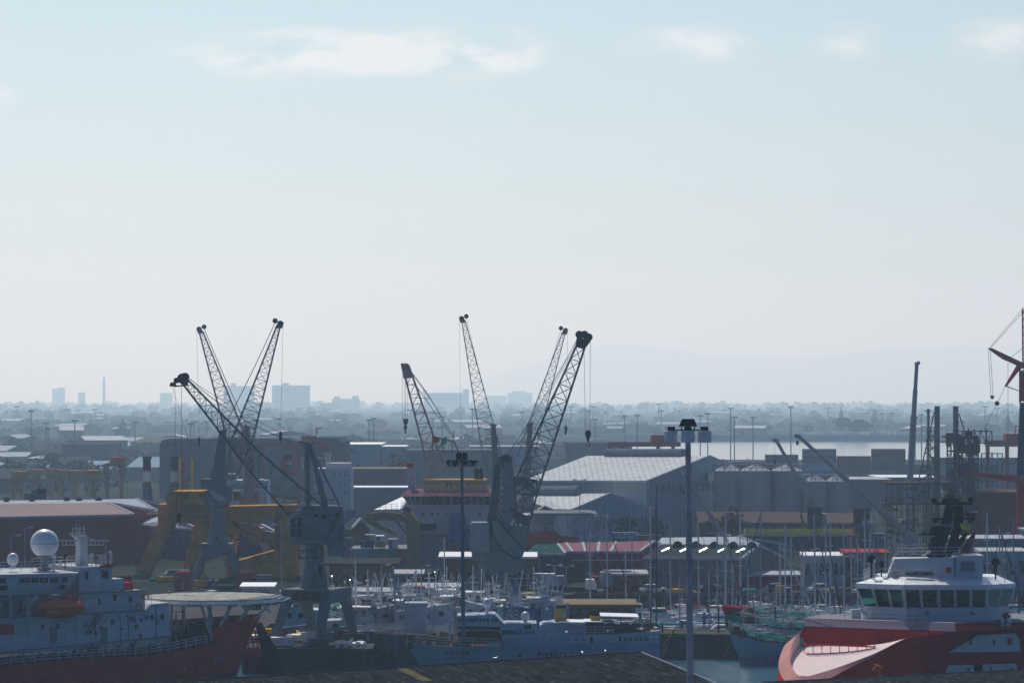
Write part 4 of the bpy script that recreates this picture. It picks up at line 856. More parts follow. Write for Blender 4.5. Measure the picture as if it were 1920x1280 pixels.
# ===== red survey ship at left with radome and helideck
FS = Frame((-32.7, 383.6, 0), R(32)); ss = empty('survey_ship', FS.loc, FS.rz, 'red-hulled white survey ship with large radome, orange lifeboat and round helideck, lower left', 'ship')
dl = [(-60, 1252), (0, 1249), (88, 1240), (175, 1234), (275, 1228), (330, 1219), (388, 1207)]
top = [FS.p(x, y, 0) for x, y in dl]
fwd = [FS.p(400, 1204, .6), FS.p(430, 1186, 2.6), FS.p(462, 1168, 5.2), FS.p(488, 1156, 7.5)]
fw_top = [FS.p(397, 1176, .3), FS.p(407, 1176, 1.0), FS.p(440, 1166, 3.4), FS.p(487, 1153, 7.5)]
Etop = catmull(top+fwd, 3)
def below(p, z, f):   # tuck in toward centreline near the bow
    k = max(0, min(1, (p.x+12)/22)); return Vector((p.x-k*f*4.6, p.y+(7.5-p.y)*.25*f*k+.3*f, z))
rws = [Etop, [below(p, p.z*.4-.5, .45) for p in Etop], [below(p, -2.2, .8) for p in Etop]]
hm1 = MB(); grid(hm1, rws); mir = [[Vector((p.x, 15-p.y, p.z)) for p in r_] for r_ in rws]; grid(hm1, mir); 
hm1.build('hull', 'hull_red', ss, smooth=True)
hm2 = MB(); rws2 = [rws[2], [below(p, -4.4, 1.0) for p in Etop]]; grid(hm2, rws2); grid(hm2, [[Vector((p.x, 15-p.y, p.z)) for p in r_] for r_ in rws2]); hm2.build('boot_topping', 'hull_antifoul', ss)
dkm = MB(); n = len(Etop); grid(dkm, [[p+Vector((0, .05, -.25)) for p in Etop], [Vector((p.x, 14.95-p.y, p.z-.25)) for p in Etop]]); dkm.build('deck', 'dark_green_deck', ss)
bwk = MB(); lo = fwd; up = fw_top+[]; up = [FS.p(397, 1176, .2), FS.p(431, 1168, 2.4), FS.p(462, 1158, 5.0), FS.p(490, 1150, 7.5)]
for s_ in (0, 1):
    f_ = (lambda p: p) if not s_ else (lambda p: Vector((p.x, 15-p.y, p.z)))
    grid(bwk, [[f_(p) for p in lo], [f_(p) for p in up]]); 
bwk.build('bow_bulwark', 'hull_red', ss)
rl = MB(); rl.rail([p+Vector((0, .15, 0)) for p in Etop[::3]][:7], 1.05, .035, 1.3, 3); rl.build('railing', 'rail', ss)
def blk(name, pts, c0, c1, m='white_paint', par=ss):
    mb = MB(); poly_ = [FS.xz(x, y, c0) for x, y in pts]; mb.prism(poly_, c0, c1); return mb.build(name, m, par)
D('ship_white', (.56, .58, .60), .5, var=.14, scale=.5, rust=.14, seams=1.3)
b_a = blk('deckhouse', [(-70, 1160), (130, 1152), (272, 1144), (283, 1132), (316, 1129), (320, 1192), (276, 1214), (-70, 1228)], 1.4, 13.4, 'ship_white')
for x, y in ((210, 1165), (251, 1161), (265, 1159), (285, 1157.5), (305, 1156), (160, 1169), (108, 1173), (79, 1175), (263, 1193)):
    q = FS.p(x, y, 1.4); MB().box(q.x-.16, q.x+.16, 1.3, 1.5, q.z-.3, q.z+.3).build('window', 'glass_dark', b_a)
b_b = blk('upper_deckhouse', [(152, 1113), (272, 1106), (272, 1144), (152, 1151)], 1.9, 12.8, 'ship_white')
blk('boat_deck_wall', [(-70, 1122), (162, 1113), (162, 1151), (-70, 1160)], 5.2, 12.7, 'ship_white')
for x in (20, 52, 150):
    q = FS.p(x, 1115, 1.9); q2 = FS.p(x, 1158, 1.9); MB().box(q.x-.12, q.x+.12, 1.8, 2.05, q2.z-.5, q.z+.3).build('pillar', 'ship_white', ss)
for x, y in ((12, 1140), (36, 1138), (120, 1134)): q = FS.p(x, y, 5.2); MB().box(q.x-.35, q.x+.35, 5.1, 5.25, q.z-1, q.z+.9).build('door', 'grey_paint', ss)
for (xa, xb, ya, yb, c_) in ((-70, 275, 1160, 1144, 1.1), (-70, 320, 1228, 1192, 1.25), (150, 274, 1112, 1105.5, 1.7)):
    a = FS.p(xa, ya, c_); b_ = FS.p(xb, yb, c_); z_ = (a.z+b_.z)/2; m_ = MB(); m_.hexa([(a.x, c_-.25, a.z-.08), (b_.x, c_-.25, b_.z-.08), (b_.x, c_+.4, b_.z-.08), (a.x, c_+.4, a.z-.08), (a.x, c_-.25, a.z+.06), (b_.x, c_-.25, b_.z+.06), (b_.x, c_+.4, b_.z+.06), (a.x, c_+.4, a.z+.06)]); m_.build('deck_edge', 'grey_paint', ss)
random.seed(51)
for i in range(16):
    x = 160+i*9.6; y0 = 1150-(x-160)*.06 if x < 270 else 1130; q = FS.p(x, y0+random.uniform(8, 40), 1.38); s_ = random.uniform(.1, .25)
    MB().box(q.x-s_, q.x+s_, 1.25, 1.42, q.z-s_, q.z+s_).build(random.choice(['vent', 'junction_box', 'deck_light']), random.choice(['grey_paint', 'white_dull', 'rust_brown', 'steel_dark']), ss)
for x in (178, 225, 292, 240):
    m_ = MB(); m_.bar(FS.p(x, 1152 if x < 272 else 1132, 1.32), FS.p(x+2, 1200, 1.32), .06, 5); m_.build('pipe', 'grey_paint', ss)
for x in (100, 195): q = FS.p(x, 1190, 1.4); MB().box(q.x-.42, q.x+.42, 1.3, 1.45, q.z-1, q.z+.9).build('door', 'grey_paint', ss)
for x, y in ((186, 1127), (244, 1123), (215, 1120)): q = FS.p(x, y, 1.9); MB().box(q.x-.18, q.x+.18, 1.8, 2, q.z-.35, q.z+.35).build('window', 'glass_dark', b_b)
b_c = MB()
ringb = []
for (yt, dx, dc) in ((1111, -2.6, 1.0), (1098, -1.2, .4), (1075, 0, 0), (1071, 0.1, 0)):
    q = FS.p(154, yt, .6); ringb.append([(-40, dc, q.z-1.4), (q.x+dx, dc, q.z), (q.x+dx+1.4, dc+1.2, q.z), (q.x+dx+1.8, 14-dc, q.z), (-40, 14-dc, q.z-1.4)])
b_c = MB(); x154 = FS.p(154, 1090, .5).x
secs = []
for (py, dx, c0) in ((1112, -1.3, 1.2), (1099, -.7, .6), (1094, -.5, .4), (1073, .0, .0)):
    zl = FS.p(-60, py+4, c0).z; zr = FS.p(154, py, c0).z
    secs.append([(-40, c0, zl), (x154+dx-.8, c0, zr), (x154+dx, c0+1.6, zr), (x154+dx, 13.5-c0, zr), (-40, 13.5-c0, zl)])
b_c.loft([[tuple(p) for p in s_] for s_ in secs]); bco = b_c.build('bridge', 'ship_white', ss)
for x0, x1, y0, y1 in ((37, 56, 1082.5, 1092.5), (60, 73, 1082, 1092), (76, 90, 1082, 1092), (95, 110, 1082, 1092), (117, 127, 1081.5, 1091), (113, 122, 1096, 1104), (-2, 11, 1083, 1093), (-2, 15, 1097, 1107)):
    c_ = -.02 if y0 < 1095 else .3
    a = FS.p(x0, y1, .1+c_); b_ = FS.p(x1, y0, .1+c_); mb = MB(); mb.hexa([(a.x+.15, c_+.1, a.z), (b_.x-.1, c_+.1, a.z), (b_.x, c_+.3, a.z), (a.x, c_+.3, a.z), (a.x, c_-.02, b_.z), (b_.x, c_-.02, b_.z), (b_.x, c_+.3, b_.z), (a.x, c_+.3, b_.z)]); mb.build('window', 'glass_dark', bco)
b_d = blk('radio_room', [(150, 1063), (210, 1060), (211, 1085), (232, 1084), (232, 1103), (211, 1108), (148, 1112)], 2.2, 11.5, 'ship_white')
for x, y in ((162, 1078), (193, 1075), (200, 1077)): q = FS.p(x, y, 2.2); MB().box(q.x-.2, q.x+.2, 2.1, 2.3, q.z-.45, q.z+.45).build('window', 'glass_dark', b_d)
blk('roof_coaming', [(187, 1059), (211, 1058), (211, 1063), (187, 1064)], 2.05, 2.2, 'hull_red', b_d)
blk('winch_cover', [(232, 1092), (250, 1091), (250, 1106), (232, 1107)], 3.0, 5.0, 'hull_red')
q = FS.p(83.5, 1018, 6); zb = FS.p(83, 1068, 6).z
rdm = MB(); rdm.sphere(q, 1.68, 24); ro_ = rdm.build('radome', 'white_clean', ss, smooth=True)
sm = MB(); 
for a in range(4):
    pass
sm.lathe([(1.70, -.03), (1.70, .03)], q, 24); sm.lathe([(1.0, -1.55), (.55, -1.7), (.45, -1.9), (.45, zb-q.z+.4), (.9, zb-q.z+.3), (.9, zb-q.z)], q, 14); sm.build('pedestal', 'grey_paint', ro_)
q = FS.p(24, 1048, 5); zb2 = FS.p(24, 1066, 5).z; m_ = MB(); m_.sphere(q, .68, 14, 1.1); m_.lathe([(.3, -.7), (.3, zb2-q.z)], q, 8); m_.build('radome', 'white_clean', ss, smooth=True)
q = FS.p(101, 1041, 4); m_ = MB(); m_.sphere(q, .3, 10); m_.lathe([(.14, -.3), (.14, -1.9)], q, 8); m_.build('radome', 'white_clean', ss, smooth=True)
ms = MB(); a = FS.p(144, 1062, 7); b_ = FS.p(160, 1004, 7)
secm = []
for (x0, x1, y) in ((145, 161, 1063), (146.5, 159.5, 1025), (146, 159.5, 1012), (139, 160, 1004)):
    p0 = FS.p(x0, y, 7); p1 = FS.p(x1, y, 7); secm.append([(p0.x, 6.3, p0.z), (p1.x, 6.3, p0.z), (p1.x, 7.7, p0.z), (p0.x, 7.7, p0.z)])
ms.loft(secm); mso = ms.build('mast', 'ship_white', ss)
ya = MB()
for (x0, y0, x1, y1) in ((111, 1012, 144, 1013), (117, 1021, 193, 1021), (160, 1006, 181, 1013), (160, 1013, 205, 1013), (130, 1000, 160, 998), (134, 990, 159, 991), (137, 1004, 162, 1002)): ya.bar(FS.p(x0, y0, 7), FS.p(x1, y1, 7), .06)
for k in range(11): ya.bar(FS.p(117+7.6*k, 1021, 7), FS.p(117+7.6*k, 1013, 7), .04)
for (x, y) in ((136, 990), (143, 983), (150, 986), (158, 984), (133, 998), (147, 991)): ya.bar(FS.p(x, 1004, 7.1), FS.p(x, y, 7.1), .05)
ya.bar(FS.p(198, 1014, 7), FS.p(198, 1060, 7), .03); ya.build('yard', 'white_paint', mso)
rl = MB(); rl.rail([FS.p(-60, 1074, .4), FS.p(60, 1070, .4), FS.p(152, 1067, .4)], 1.1, .03, 1.2); rl.rail([FS.p(60, 1064, 10), FS.p(210, 1056, 10)], 1.1, .03, 1.4); rl.rail([FS.p(160, 1062, 2.4), FS.p(208, 1059, 2.4)], 1.1, .03, 1.2); rl.rail([FS.p(152, 1112, 2.0), FS.p(190, 1110, 2.0)], 1.0, .03, 1.2); rl.rail([FS.p(274, 1130, 2), FS.p(284, 1130, 2)], 1, .03, 1)
rl.build('railing', 'rail', ss)
for (x, y) in ((113, 1053), (122, 1042), (180, 1044), (203, 1042), (172, 1040), (207, 1035)):
    m_ = MB(); q = FS.p(x, y, 4); m_.bar(q, (q.x, 4, FS.p(x, 1066, 4).z), .07, 6); m_.sphere(q, .22, 8); m_.build('signal_lamp', 'black' if x in (180, 203, 122) else 'white_paint', ss)
# lifeboat (hangs on davits)
qa = FS.p(66, 1141, -.9); qb = FS.p(156, 1138, -.9); L_ = qb.x-qa.x
lb = MB(); sc = []
for i in range(11):
    t = i/10; wdt = 1.25*math.sin(math.pi*(.12+.76*t))**.6; x = qa.x+L_*t; zc_ = qa.z+(qb.z-qa.z)*t; hh = 1.05*math.sin(math.pi*(.1+.8*t))**.5
    sc.append([(x, -.9+wdt*math.cos(a_), zc_+hh*math.sin(a_)*(1 if math.sin(a_) > 0 else 1.15)) for a_ in [2*math.pi*k/12 for k in range(12)]])
lb.loft(sc); lbo = lb.build('lifeboat', 'lifeboat', ss, smooth=True)
m_ = MB(); m_.box(qa.x+L_*.62, qa.x+L_*.85, -1.5, -.3, qa.z+.95, qa.z+1.45); m_.build('lifeboat_cab', 'lifeboat', lbo)
m_ = MB(); m_.loft([[(x, -.9+1.33*sy, z) for x, sy, z in ((qa.x+.4, -1, qa.z-.02), (qb.x-.4, -1, qb.z-.02), (qb.x-.4, 1, qb.z-.02), (qa.x+.4, 1, qa.z-.02))], [(x, -.9+1.33*sy, z) for x, sy, z in ((qa.x+.4, -1, qa.z+.1), (qb.x-.4, -1, qb.z+.1), (qb.x-.4, 1, qb.z+.1), (qa.x+.4, 1, qa.z+.1))]]); m_.build('rubbing_strake', 'hull_red', lbo)
for x in (57, 148):
    m_ = MB(); m_.path([FS.p(x-2, 1192, .6), FS.p(x-3, 1140, .2), FS.p(x+4, 1125, -.4), FS.p(x+13, 1118, -.9)], .2, 4); m_.build('davit', 'ship_white', ss)
qa = FS.p(-20, 1180, -.5); m_ = MB(); sc = []
for i in range(9):
    t = i/8; wd = .9*math.sin(math.pi*(.15+.7*t))**.6; sc.append([(qa.x+2.8*t, -.5+wd*math.cos(a_), qa.z+.6*math.sin(a_)) for a_ in [2*math.pi*k/10 for k in range(10)]])
m_.loft(sc); m_.build('rescue_boat', 'hull_red', ss, smooth=True)
# ladder
m_ = MB(); p0 = FS.p(183, 1152, .9); p1 = FS.p(158, 1189, .4); m_.bar(p0, p1, .06); m_.bar(p0+Vector((.6, 0, 0)), p1+Vector((.6, 0, 0)), .06)
for k in range(12): q = p0.lerp(p1, k/11); m_.bar(q, q+Vector((.6, 0, 0)), .05)
m_.build('ladder', 'rust_brown', ss)
for (x, y) in ((273, 1117), (260, 1138)):
    m_ = MB(); q = FS.p(x, y, 1.1); 
    m_.path([q+Vector((.35*math.cos(a), 0, .35*math.sin(a))) for a in [2*math.pi*k/12 for k in range(13)]], .09, 5); m_.build('lifebuoy', 'lifeboat', ss)
# deck gear along the side
random.seed(11)
m_ = MB()
for k in range(46):
    x = 75+k*6.9+random.uniform(-1, 1); yb = 1239-(x-75)*.098 if x < 330 else 1214-(x-330)*.2; q = FS.p(x, yb, .9+random.random()*.6); h_ = random.uniform(.3, 1.1)
    m_.box(q.x-.12, q.x+random.uniform(.1, .35), q.y-.2, q.y+.2, q.z-.5, q.z+h_)
    if k % 2: m_.bar((q.x, q.y, q.z+.2), (q.x+.55, q.y, q.z+h_+.3), .08)
m_.build('deck_gear', 'dark_green_deck', ss)
m_ = MB()
for k in range(34):
    x = 325+random.random()*75; q = FS.p(x, 1205-random.random()*22-(x-325)*.28, 3+random.random()*5); s_ = random.uniform(.2, .6); m_.box(q.x-s_, q.x+s_, q.y-s_, q.y+s_, q.z-1.2, q.z+s_)
m_.build('mooring_winch', 'dark_green_deck', ss)
m_ = MB(); m_.lathe([(1.0, -.8), (1.2, -.8), (1.2, .8), (1.0, .8)], FS.p(345, 1180, 6), 16, 'x'); m_.bar(FS.p(330, 1200, 5), FS.p(330, 1150, 5), .12); m_.bar(FS.p(344, 1200, 5), FS.p(342, 1140, 5), .1); m_.bar(FS.p(320, 1146, 5), FS.p(344, 1146, 5), .08); m_.build('cable_drum', 'grey_paint', ss)
m_ = MB(); xa, za = FS.xz(20, 1239, -.2); xb, zb_ = FS.xz(60, 1222, -.2); m_.path([(xa, -.2, za), (xb, -.2, za), (xb, -.2, zb_), (xa, -.2, zb_), (xa, -.2, za)], .08); m_.bar((xa, -.2, za), ((xa+xb)/2, -.2, zb_), .07); m_.bar(((xa+xb)/2, -.2, zb_), (xb, -.2, za), .07); m_.build('gangway_frame', 'grey_paint', ss)
D('helideck', (.40, .42, .39), .8, var=.6, scale=.9)
hc = at(398, 1117, 390)-FS.loc; hcx = Vector((hc.dot(FS.ax), hc.dot(FS.ay), hc.z)); rh = 8.6
oc = [(hcx.x+rh*math.cos(2*math.pi*(k+.5)/10), hcx.y+rh*math.sin(2*math.pi*(k+.5)/10)) for k in range(10)]
h_ = MB().slab(oc, hcx.z-.35, hcx.z); hd_ = h_.build('helideck', 'helideck', ss)
cm = MB(); n = 28; rr_ = (5.2, 4.7); cm.add([(hcx.x+r_*math.cos(2*math.pi*k/n), hcx.y+r_*math.sin(2*math.pi*k/n), hcx.z+.012) for r_ in rr_ for k in range(n)], [(k, (k+1) % n, (k+1) % n+n, k+n) for k in range(n)]); D('circle_paint', (.6, .5, .25), .7, var=.5, scale=2); cm.build('landing_circle', 'circle_paint', hd_)
m_ = MB()
for k in range(10):
    a = Vector((*oc[k], hcx.z-.35)); b_ = Vector((*oc[(k+1) % 10], hcx.z-.35)); m_.bar(a, b_, .28); o1 = (a-Vector((hcx.x, hcx.y, hcx.z-.35)))*.12; o2 = (b_-Vector((hcx.x, hcx.y, hcx.z-.35)))*.12; m_.bar(a+o1, b_+o2, .05); m_.bar(a, a+o1, .05); m_.bar(a.lerp(b_, .5), a.lerp(b_, .5)+(o1+o2)/2, .05)
m_.build('safety_net_frame', 'rail', hd_)
for (x0, y0, c0, x1, y1, c1_) in ((377, 1133, 4, 397, 1196, .8), (390, 1133, 4, 398, 1200, .8), (393, 1133, 9, 404, 1200, 3), (436, 1132, 3, 412, 1173, 1.4), (476, 1130, 5, 447, 1163, 3.5), (515, 1124, 8, 477, 1160, 6.6), (456, 1133, 9, 498-30, 1165, 7), (428, 1133, 12, 428, 1170, 9), (345, 1133, 5, 346, 1178, 5), (490, 1130, 6, 505, 1145, 8), (322, 1130, 6, 322, 1190, 6)):
    m_ = MB(); m_.bar(FS.p(x0, y0, c0), FS.p(x1, y1, c1_), .17, 6); m_.build('strut', 'white_paint', hd_)
mb = MB()
for k in range(5): mb.bar((hcx.x-7+k*3.3, hcx.y-7, hcx.z-.6), (hcx.x-7+k*3.3, hcx.y+7, hcx.z-.6), .14)
for k in range(4): mb.bar((hcx.x-7, hcx.y-5.5+k*3.6, hcx.z-.7), (hcx.x+7, hcx.y-5.5+k*3.6, hcx.z-.7), .12)
mb.build('deck_beam', 'grey_paint', hd_)
q = FS.p(402, 1237, .5)
for k, xx in enumerate((403, 411, 417)):
    m_ = MB(); q = FS.p(xx, 1236-k, 1.2+k*.6); m_.box(q.x-.18, q.x+.1, q.y-.12, q.y, q.z-.25, q.z+.25); m_.build('hull_mark', 'coaming_pale', ss)
for xx, yy in ((308, 1259), (346, 1252), (375, 1249)):
    m_ = MB(); q = FS.p(xx, yy, .1); m_.lathe([(.1, -.1), (.22, 0), (.1, .1)], q, 8, 'y'); m_.build('hull_outlet', 'coaming_pale', ss)

# ===== white fishing vessel RH3343 behind the roof ridge
FR3 = Frame(tuple(at(765, 1250, 398))); FR3.loc.z = 0; f3 = empty('fishing_vessel', FR3.loc, 0, 'pale blue-white rusty fishing vessel numbered 3343 behind the dark roof ridge', 'fishing vessel')
D('hull_paleblue', (.25, .36, .44), .5, var=.18, scale=.3, rust=.22, rustcol=(.14, .06, .03), streak=True, seams=1.3)
D('fv_white', (.42, .49, .55), .5, var=.15, scale=.5, rust=.25, seams=1.1)
def hull_sections(fr, tops, keel_z, beam, tuck, bow_left=True, k=3):
    """tops: [(px,py,c)] near-side sheer line on given local c; mirrored about beam/2"""
    E_ = catmull([fr.p(x, y, c) for x, y, c in tops], k)
    rows_ = [E_]
    for t in (.35, .7, 1.0):
        rows_.append([Vector((p.x+tuck(p)*t, p.y+(beam/2-p.y)*.3*t*t, p.z+(keel_z-p.z)*t)) for p in E_])
    mb = MB(); grid(mb, rows_); grid(mb, [[Vector((p.x, beam-p.y, p.z)) for p in r_] for r_ in rows_])
    a = rows_; mb.add([a[j][-1] for j in range(4)]+[Vector((a[j][-1].x, beam-a[j][-1].y, a[j][-1].z)) for j in range(4)], [(j, j+1, j+5, j+4) for j in range(3)])
    dk_ = MB(); grid(dk_, [[p+Vector((0, 0, -.3)) for p in E_], [Vector((p.x, beam-p.y, p.z-.3)) for p in E_]])
    return mb, dk_, E_
x0_ = FR3.p(758, 1200, 4).x
hm_, dk_, E3 = hull_sections(FR3, [(757, 1200, 4), (775, 1203, 2.6), (800, 1207, 1.2), (835, 1210, .3), (880, 1212, 0), (938, 1213, 0), (941, 1203, 0), (1000, 1206, 0), (1056, 1206, 0), (1060, 1206, 0), (1140, 1204, 0), (1200, 1203, .3), (1237, 1202, 1.0)], -4.4, 8, lambda p: 3.2*max(0, 1-(p.x-x0_)/6), k=2)
hm_.build('hull', 'hull_paleblue', f3); dk_.build('deck', 'rust_brown', f3)
def fb_(name, pts, c0, c1, m='fv_white', fr=FR3, par=f3):
    mb = MB(); mb.prism([fr.xz(x, y, c0) for x, y in pts], c0, c1); return mb.build(name, m, par)
def wins(par, fr, xs, y0, y1, w_, c, m='glass_dark'):
    for x in xs:
        a = fr.p(x-w_/2, y1, c); b_ = fr.p(x+w_/2, y0, c); MB().box(a.x, b_.x, c-.06, c+.05, a.z, b_.z).build('window', m, par)
k1 = fb_('wheelhouse', [(857, 1154), (928, 1151), (944, 1168), (1006, 1168), (1012, 1206), (942, 1206), (940, 1188), (938, 1183), (858, 1180)], 1.2, 6.8); wins(k1, FR3, [861, 868, 875, 882, 888, 894.5, 901, 908, 915, 926-3, 927.5, 932], 1158, 1164.5, 3.6, 1.2)
fb_('red_panel', [(858, 1173.5), (938, 1175), (938, 1180), (858, 1179)], 1.05, 1.2, 'dark_red', par=k1)
wins(k1, FR3, [944, 949, 955, 960, 965, 971, 977, 986, 993.5, 1000], 1181, 1188.5, 3.4, 1.2); wins(k1, FR3, [989], 1171, 1178, 13, 1.2, 'black')
fb_('shelter_deck', [(858, 1184), (942, 1186), (942, 1206), (870, 1206), (858, 1200)], 3.4, 6.5, 'rust_brown', par=f3)
k2 = fb_('aft_house', [(1012, 1172), (1022, 1168), (1058, 1166), (1062, 1206), (1012, 1206)], 1.0, 7); wins(k2, FR3, [1034], 1196, 1200, 3, 1.0)
k3 = fb_('stern_house', [(1060, 1190), (1150, 1189), (1236, 1182), (1237, 1206), (1060, 1206)], .25, 7.7); wins(k3, FR3, [1163, 1172.5, 1182, 1192, 1202, 1211.5], 1193, 1201, 4.6, .25, 'glass_dark'); wins(k3, FR3, [1221, 1230], 1192, 1194.5, 5.5, .25, 'white_clean'); wins(k3, FR3, [1109], 1193, 1204, 5.5, .25, 'black'); wins(k3, FR3, [1080, 1094, 1066], 1195, 1199, 2.4, .25, 'black')
mb = MB(); a = FR3.p(1064, 1185, 2.6); b_ = FR3.p(1098, 1185, 2.6); mb.bar(a, b_, .85, 14); mb.build('tank', 'fv_white', f3, smooth=False)
fb_('tank_box', [(1098, 1166), (1131, 1166), (1131, 1190), (1098, 1190)], 2, 5, 'rust_brown'); fb_('canopy', [(1048, 1165), (1098, 1166), (1098, 1168), (1048, 1167)], .8, 6, 'white_clean'); fb_('canopy', [(1096, 1164.5), (1132, 1165), (1132, 1166.5), (1096, 1166)], .8, 6, 'white_clean')
fu = fb_('funnel', [(1041, 1140), (1061, 1139), (1063, 1165), (1040, 1165)], 3, 5.2, 'yellow'); fb_('funnel_cap', [(1044, 1136), (1062, 1136), (1061, 1140), (1041, 1140)], 3.1, 5.1, 'black', par=fu); fb_('funnel_panel', [(1053, 1144), (1060, 1144), (1060, 1156), (1053, 1156)], 2.9, 3.0, 'fv_white', par=fu)
fu = fb_('funnel', [(1108, 1154), (1125, 1154), (1126, 1165), (1107, 1165)], 3, 4.6, 'yellow'); fb_('funnel_cap', [(1108, 1147), (1124, 1147), (1125, 1154), (1108, 1154)], 2.95, 4.65, 'black', par=fu)
fb_('awning', [(1126, 1154), (1198, 1156), (1198, 1158), (1126, 1156)], .8, 7.2, 'white_clean')
mb = MB(); random.seed(5)
for k in range(60):
    x = random.uniform(1130, 1232); q = FR3.p(x, 1183+random.uniform(-14, 4), random.uniform(.8, 6)); s_ = random.uniform(.1, .4); mb.box(q.x-s_*1.5, q.x+s_*1.5, q.y-s_, q.y+s_, q.z-s_, q.z+s_*.7)
mb.build('fishing_gear', 'rust_brown', f3)
mb = MB()
for k in range(50):
    x = random.uniform(1130, 1232); q = FR3.p(x, 1182+random.uniform(-14, 4), random.uniform(.6, 6)); mb.bar(q, q+Vector((random.uniform(-1, 1), 0, random.uniform(.2, 1.4))), .04)
mb.build('fishing_rods', 'dark_red', f3)
mb = MB(); mb.rail([FR3.p(1064, 1190, .4), FR3.p(1150, 1189, .4)], 1.0, .03, 1); mb.rail([FR3.p(763, 1203, 3.6), FR3.p(800, 1208, 1.3), FR3.p(836, 1211, .4), FR3.p(936, 1213, .2)], 1.1, .035, 1.4); mb.rail([FR3.p(857, 1152, 1.3), FR3.p(1000, 1166, 1.4)], .9, .03, 1.2); mb.build('railing', 'rail', f3)
for (x, y, r_, z0) in ((913, 1130, .55, 1154), (985, 1155, .58, 1168)):
    mb = MB(); q = FR3.p(x, y, 3); mb.sphere(q, r_, 16, 1.05); mb.lathe([(.2, -r_), (.2, FR3.p(x, z0, 3).z-q.z)], q, 8); mb.build('radome', 'white_clean', f3, smooth=True)
mb = MB(); mb.truss(section(FR3, (1015, 1162), (1032, 1162), 2.5, 4), section(FR3, (1018, 1106), (1029, 1106), 2.7, 3.6), 8, .07, .05); mb.bar(FR3.p(1024, 1106, 3), FR3.p(1024, 1092, 3), .06); mb.build('lattice_mast', 'fv_white', f3)
mb = MB(); mb.truss(section(FR3, (948, 1160), (970, 1160), 2.5, 4), section(FR3, (966, 1086), (971, 1086), 2.7, 3.6), 9, .07, .045); 
for yy in (1084, 1097, 1109): mb.bar(FR3.p(945, yy, 3), FR3.p(1000, yy-1, 3), .05)
mb.build('lattice_mast', 'fv_white', f3)
mb = MB(); vline(mb, FR3, [(842, 1200), (845, 1160), (848, 1152)], .14, .9); vline(mb, FR3, [(852, 1200), (850, 1160), (848, 1152)], .14, 2.4); vline(mb, FR3, [(843, 1163), (852, 1162)], .16, 1.5); vline(mb, FR3, [(848, 1152), (848, 1140)], .08, 1.5); mb.build('foremast', 'fv_white', f3)
mb = MB()
for k in range(26):
    x = random.uniform(768, 905); q = FR3.p(x, 1206+random.uniform(-14, 2), random.uniform(2.5, 6)); s_ = random.uniform(.15, .5); mb.box(q.x-s_*1.6, q.x+s_*1.6, q.y-s_, q.y+s_, q.z-.5, q.z+s_)
mb.build('net_pile', 'rust_brown', f3)
D('net_yellow', (.20, .14, .05), .9, var=.7, scale=5)
for (x, y, rr_, zz) in ((805, 1195, .9, .45), (830, 1193, 1.0, .6), (843, 1196, .7, .5)):
    mb = MB(); q = FR3.p(x, y, 4); mb.sphere(q, rr_, 14, zz); mb.v = [(a+random.uniform(-.12, .12), b_+random.uniform(-.1, .1), c_+random.uniform(-.12, .12)) for a, b_, c_ in mb.v]; mb.build('net_pile', 'net_yellow', f3)
q = FR3.p(1008, 1230.5, 0); text('RH3343', f3, (q.x, -.12, q.z), .92, 'black', spacing=1.22, thick=.02)
q = FR3.p(832, 1226.5, .3); text('东星春渔號', f3, (q.x, .02, q.z), .56, 'black', spacing=1.35)
q = FR3.p(834, 1234.5, .5); text('YAOFONG', f3, (q.x, .14, q.z), .42, 'black', spacing=1.2)
a = FR3.p(971, 1231, 0); MB().box(a.x, a.x+.45, -.12, .05, a.z, a.z+.4).build('hull_opening', 'black', f3)
a = FR3.p(915, 1213, -.05); mb = MB(); mb.prism([FR3.xz(x, y, -.1) for x, y in ((914, 1204), (941, 1204), (934, 1213), (915, 1213))], -.15, -.02); mb.build('bulwark_panel', 'fv_white', f3)
# ---------------------------------------------------------------- buildings and ships of the middle ground
def pbox(fr, mb, x0, x1, y0, y1, c0, c1):
    a = fr.p(x0, y1, c0); b_ = fr.p(x1, y0, c0); mb.box(a.x, b_.x, c0, c1, a.z, b_.z); return mb
def simple(name, label, cat, Y, x0, y0, x1, y1, depth, m, group=None, roof=None, roofm='roof_dark', rz=0, ground=True):
    """flat-roofed block: pixel rectangle at depth Y, standing on the ground"""
    a = at(x0, y1, Y); fr = Frame((a.x, Y, 0), rz); r = empty(name, fr.loc, rz, label, cat, group)
    z1 = fr.xz(x0, y0)[1]; W = fr.p(x1, y0).x; mb = MB().box(0, W, 0, depth, 0 if ground else fr.xz(x0, y1)[1], z1); mb.build('wall', m, r)
    MB().box(-.25, W+.25, -.25, depth+.25, z1+.002, z1+.3).build('roof', roofm, r)
    return fr, r, W, z1
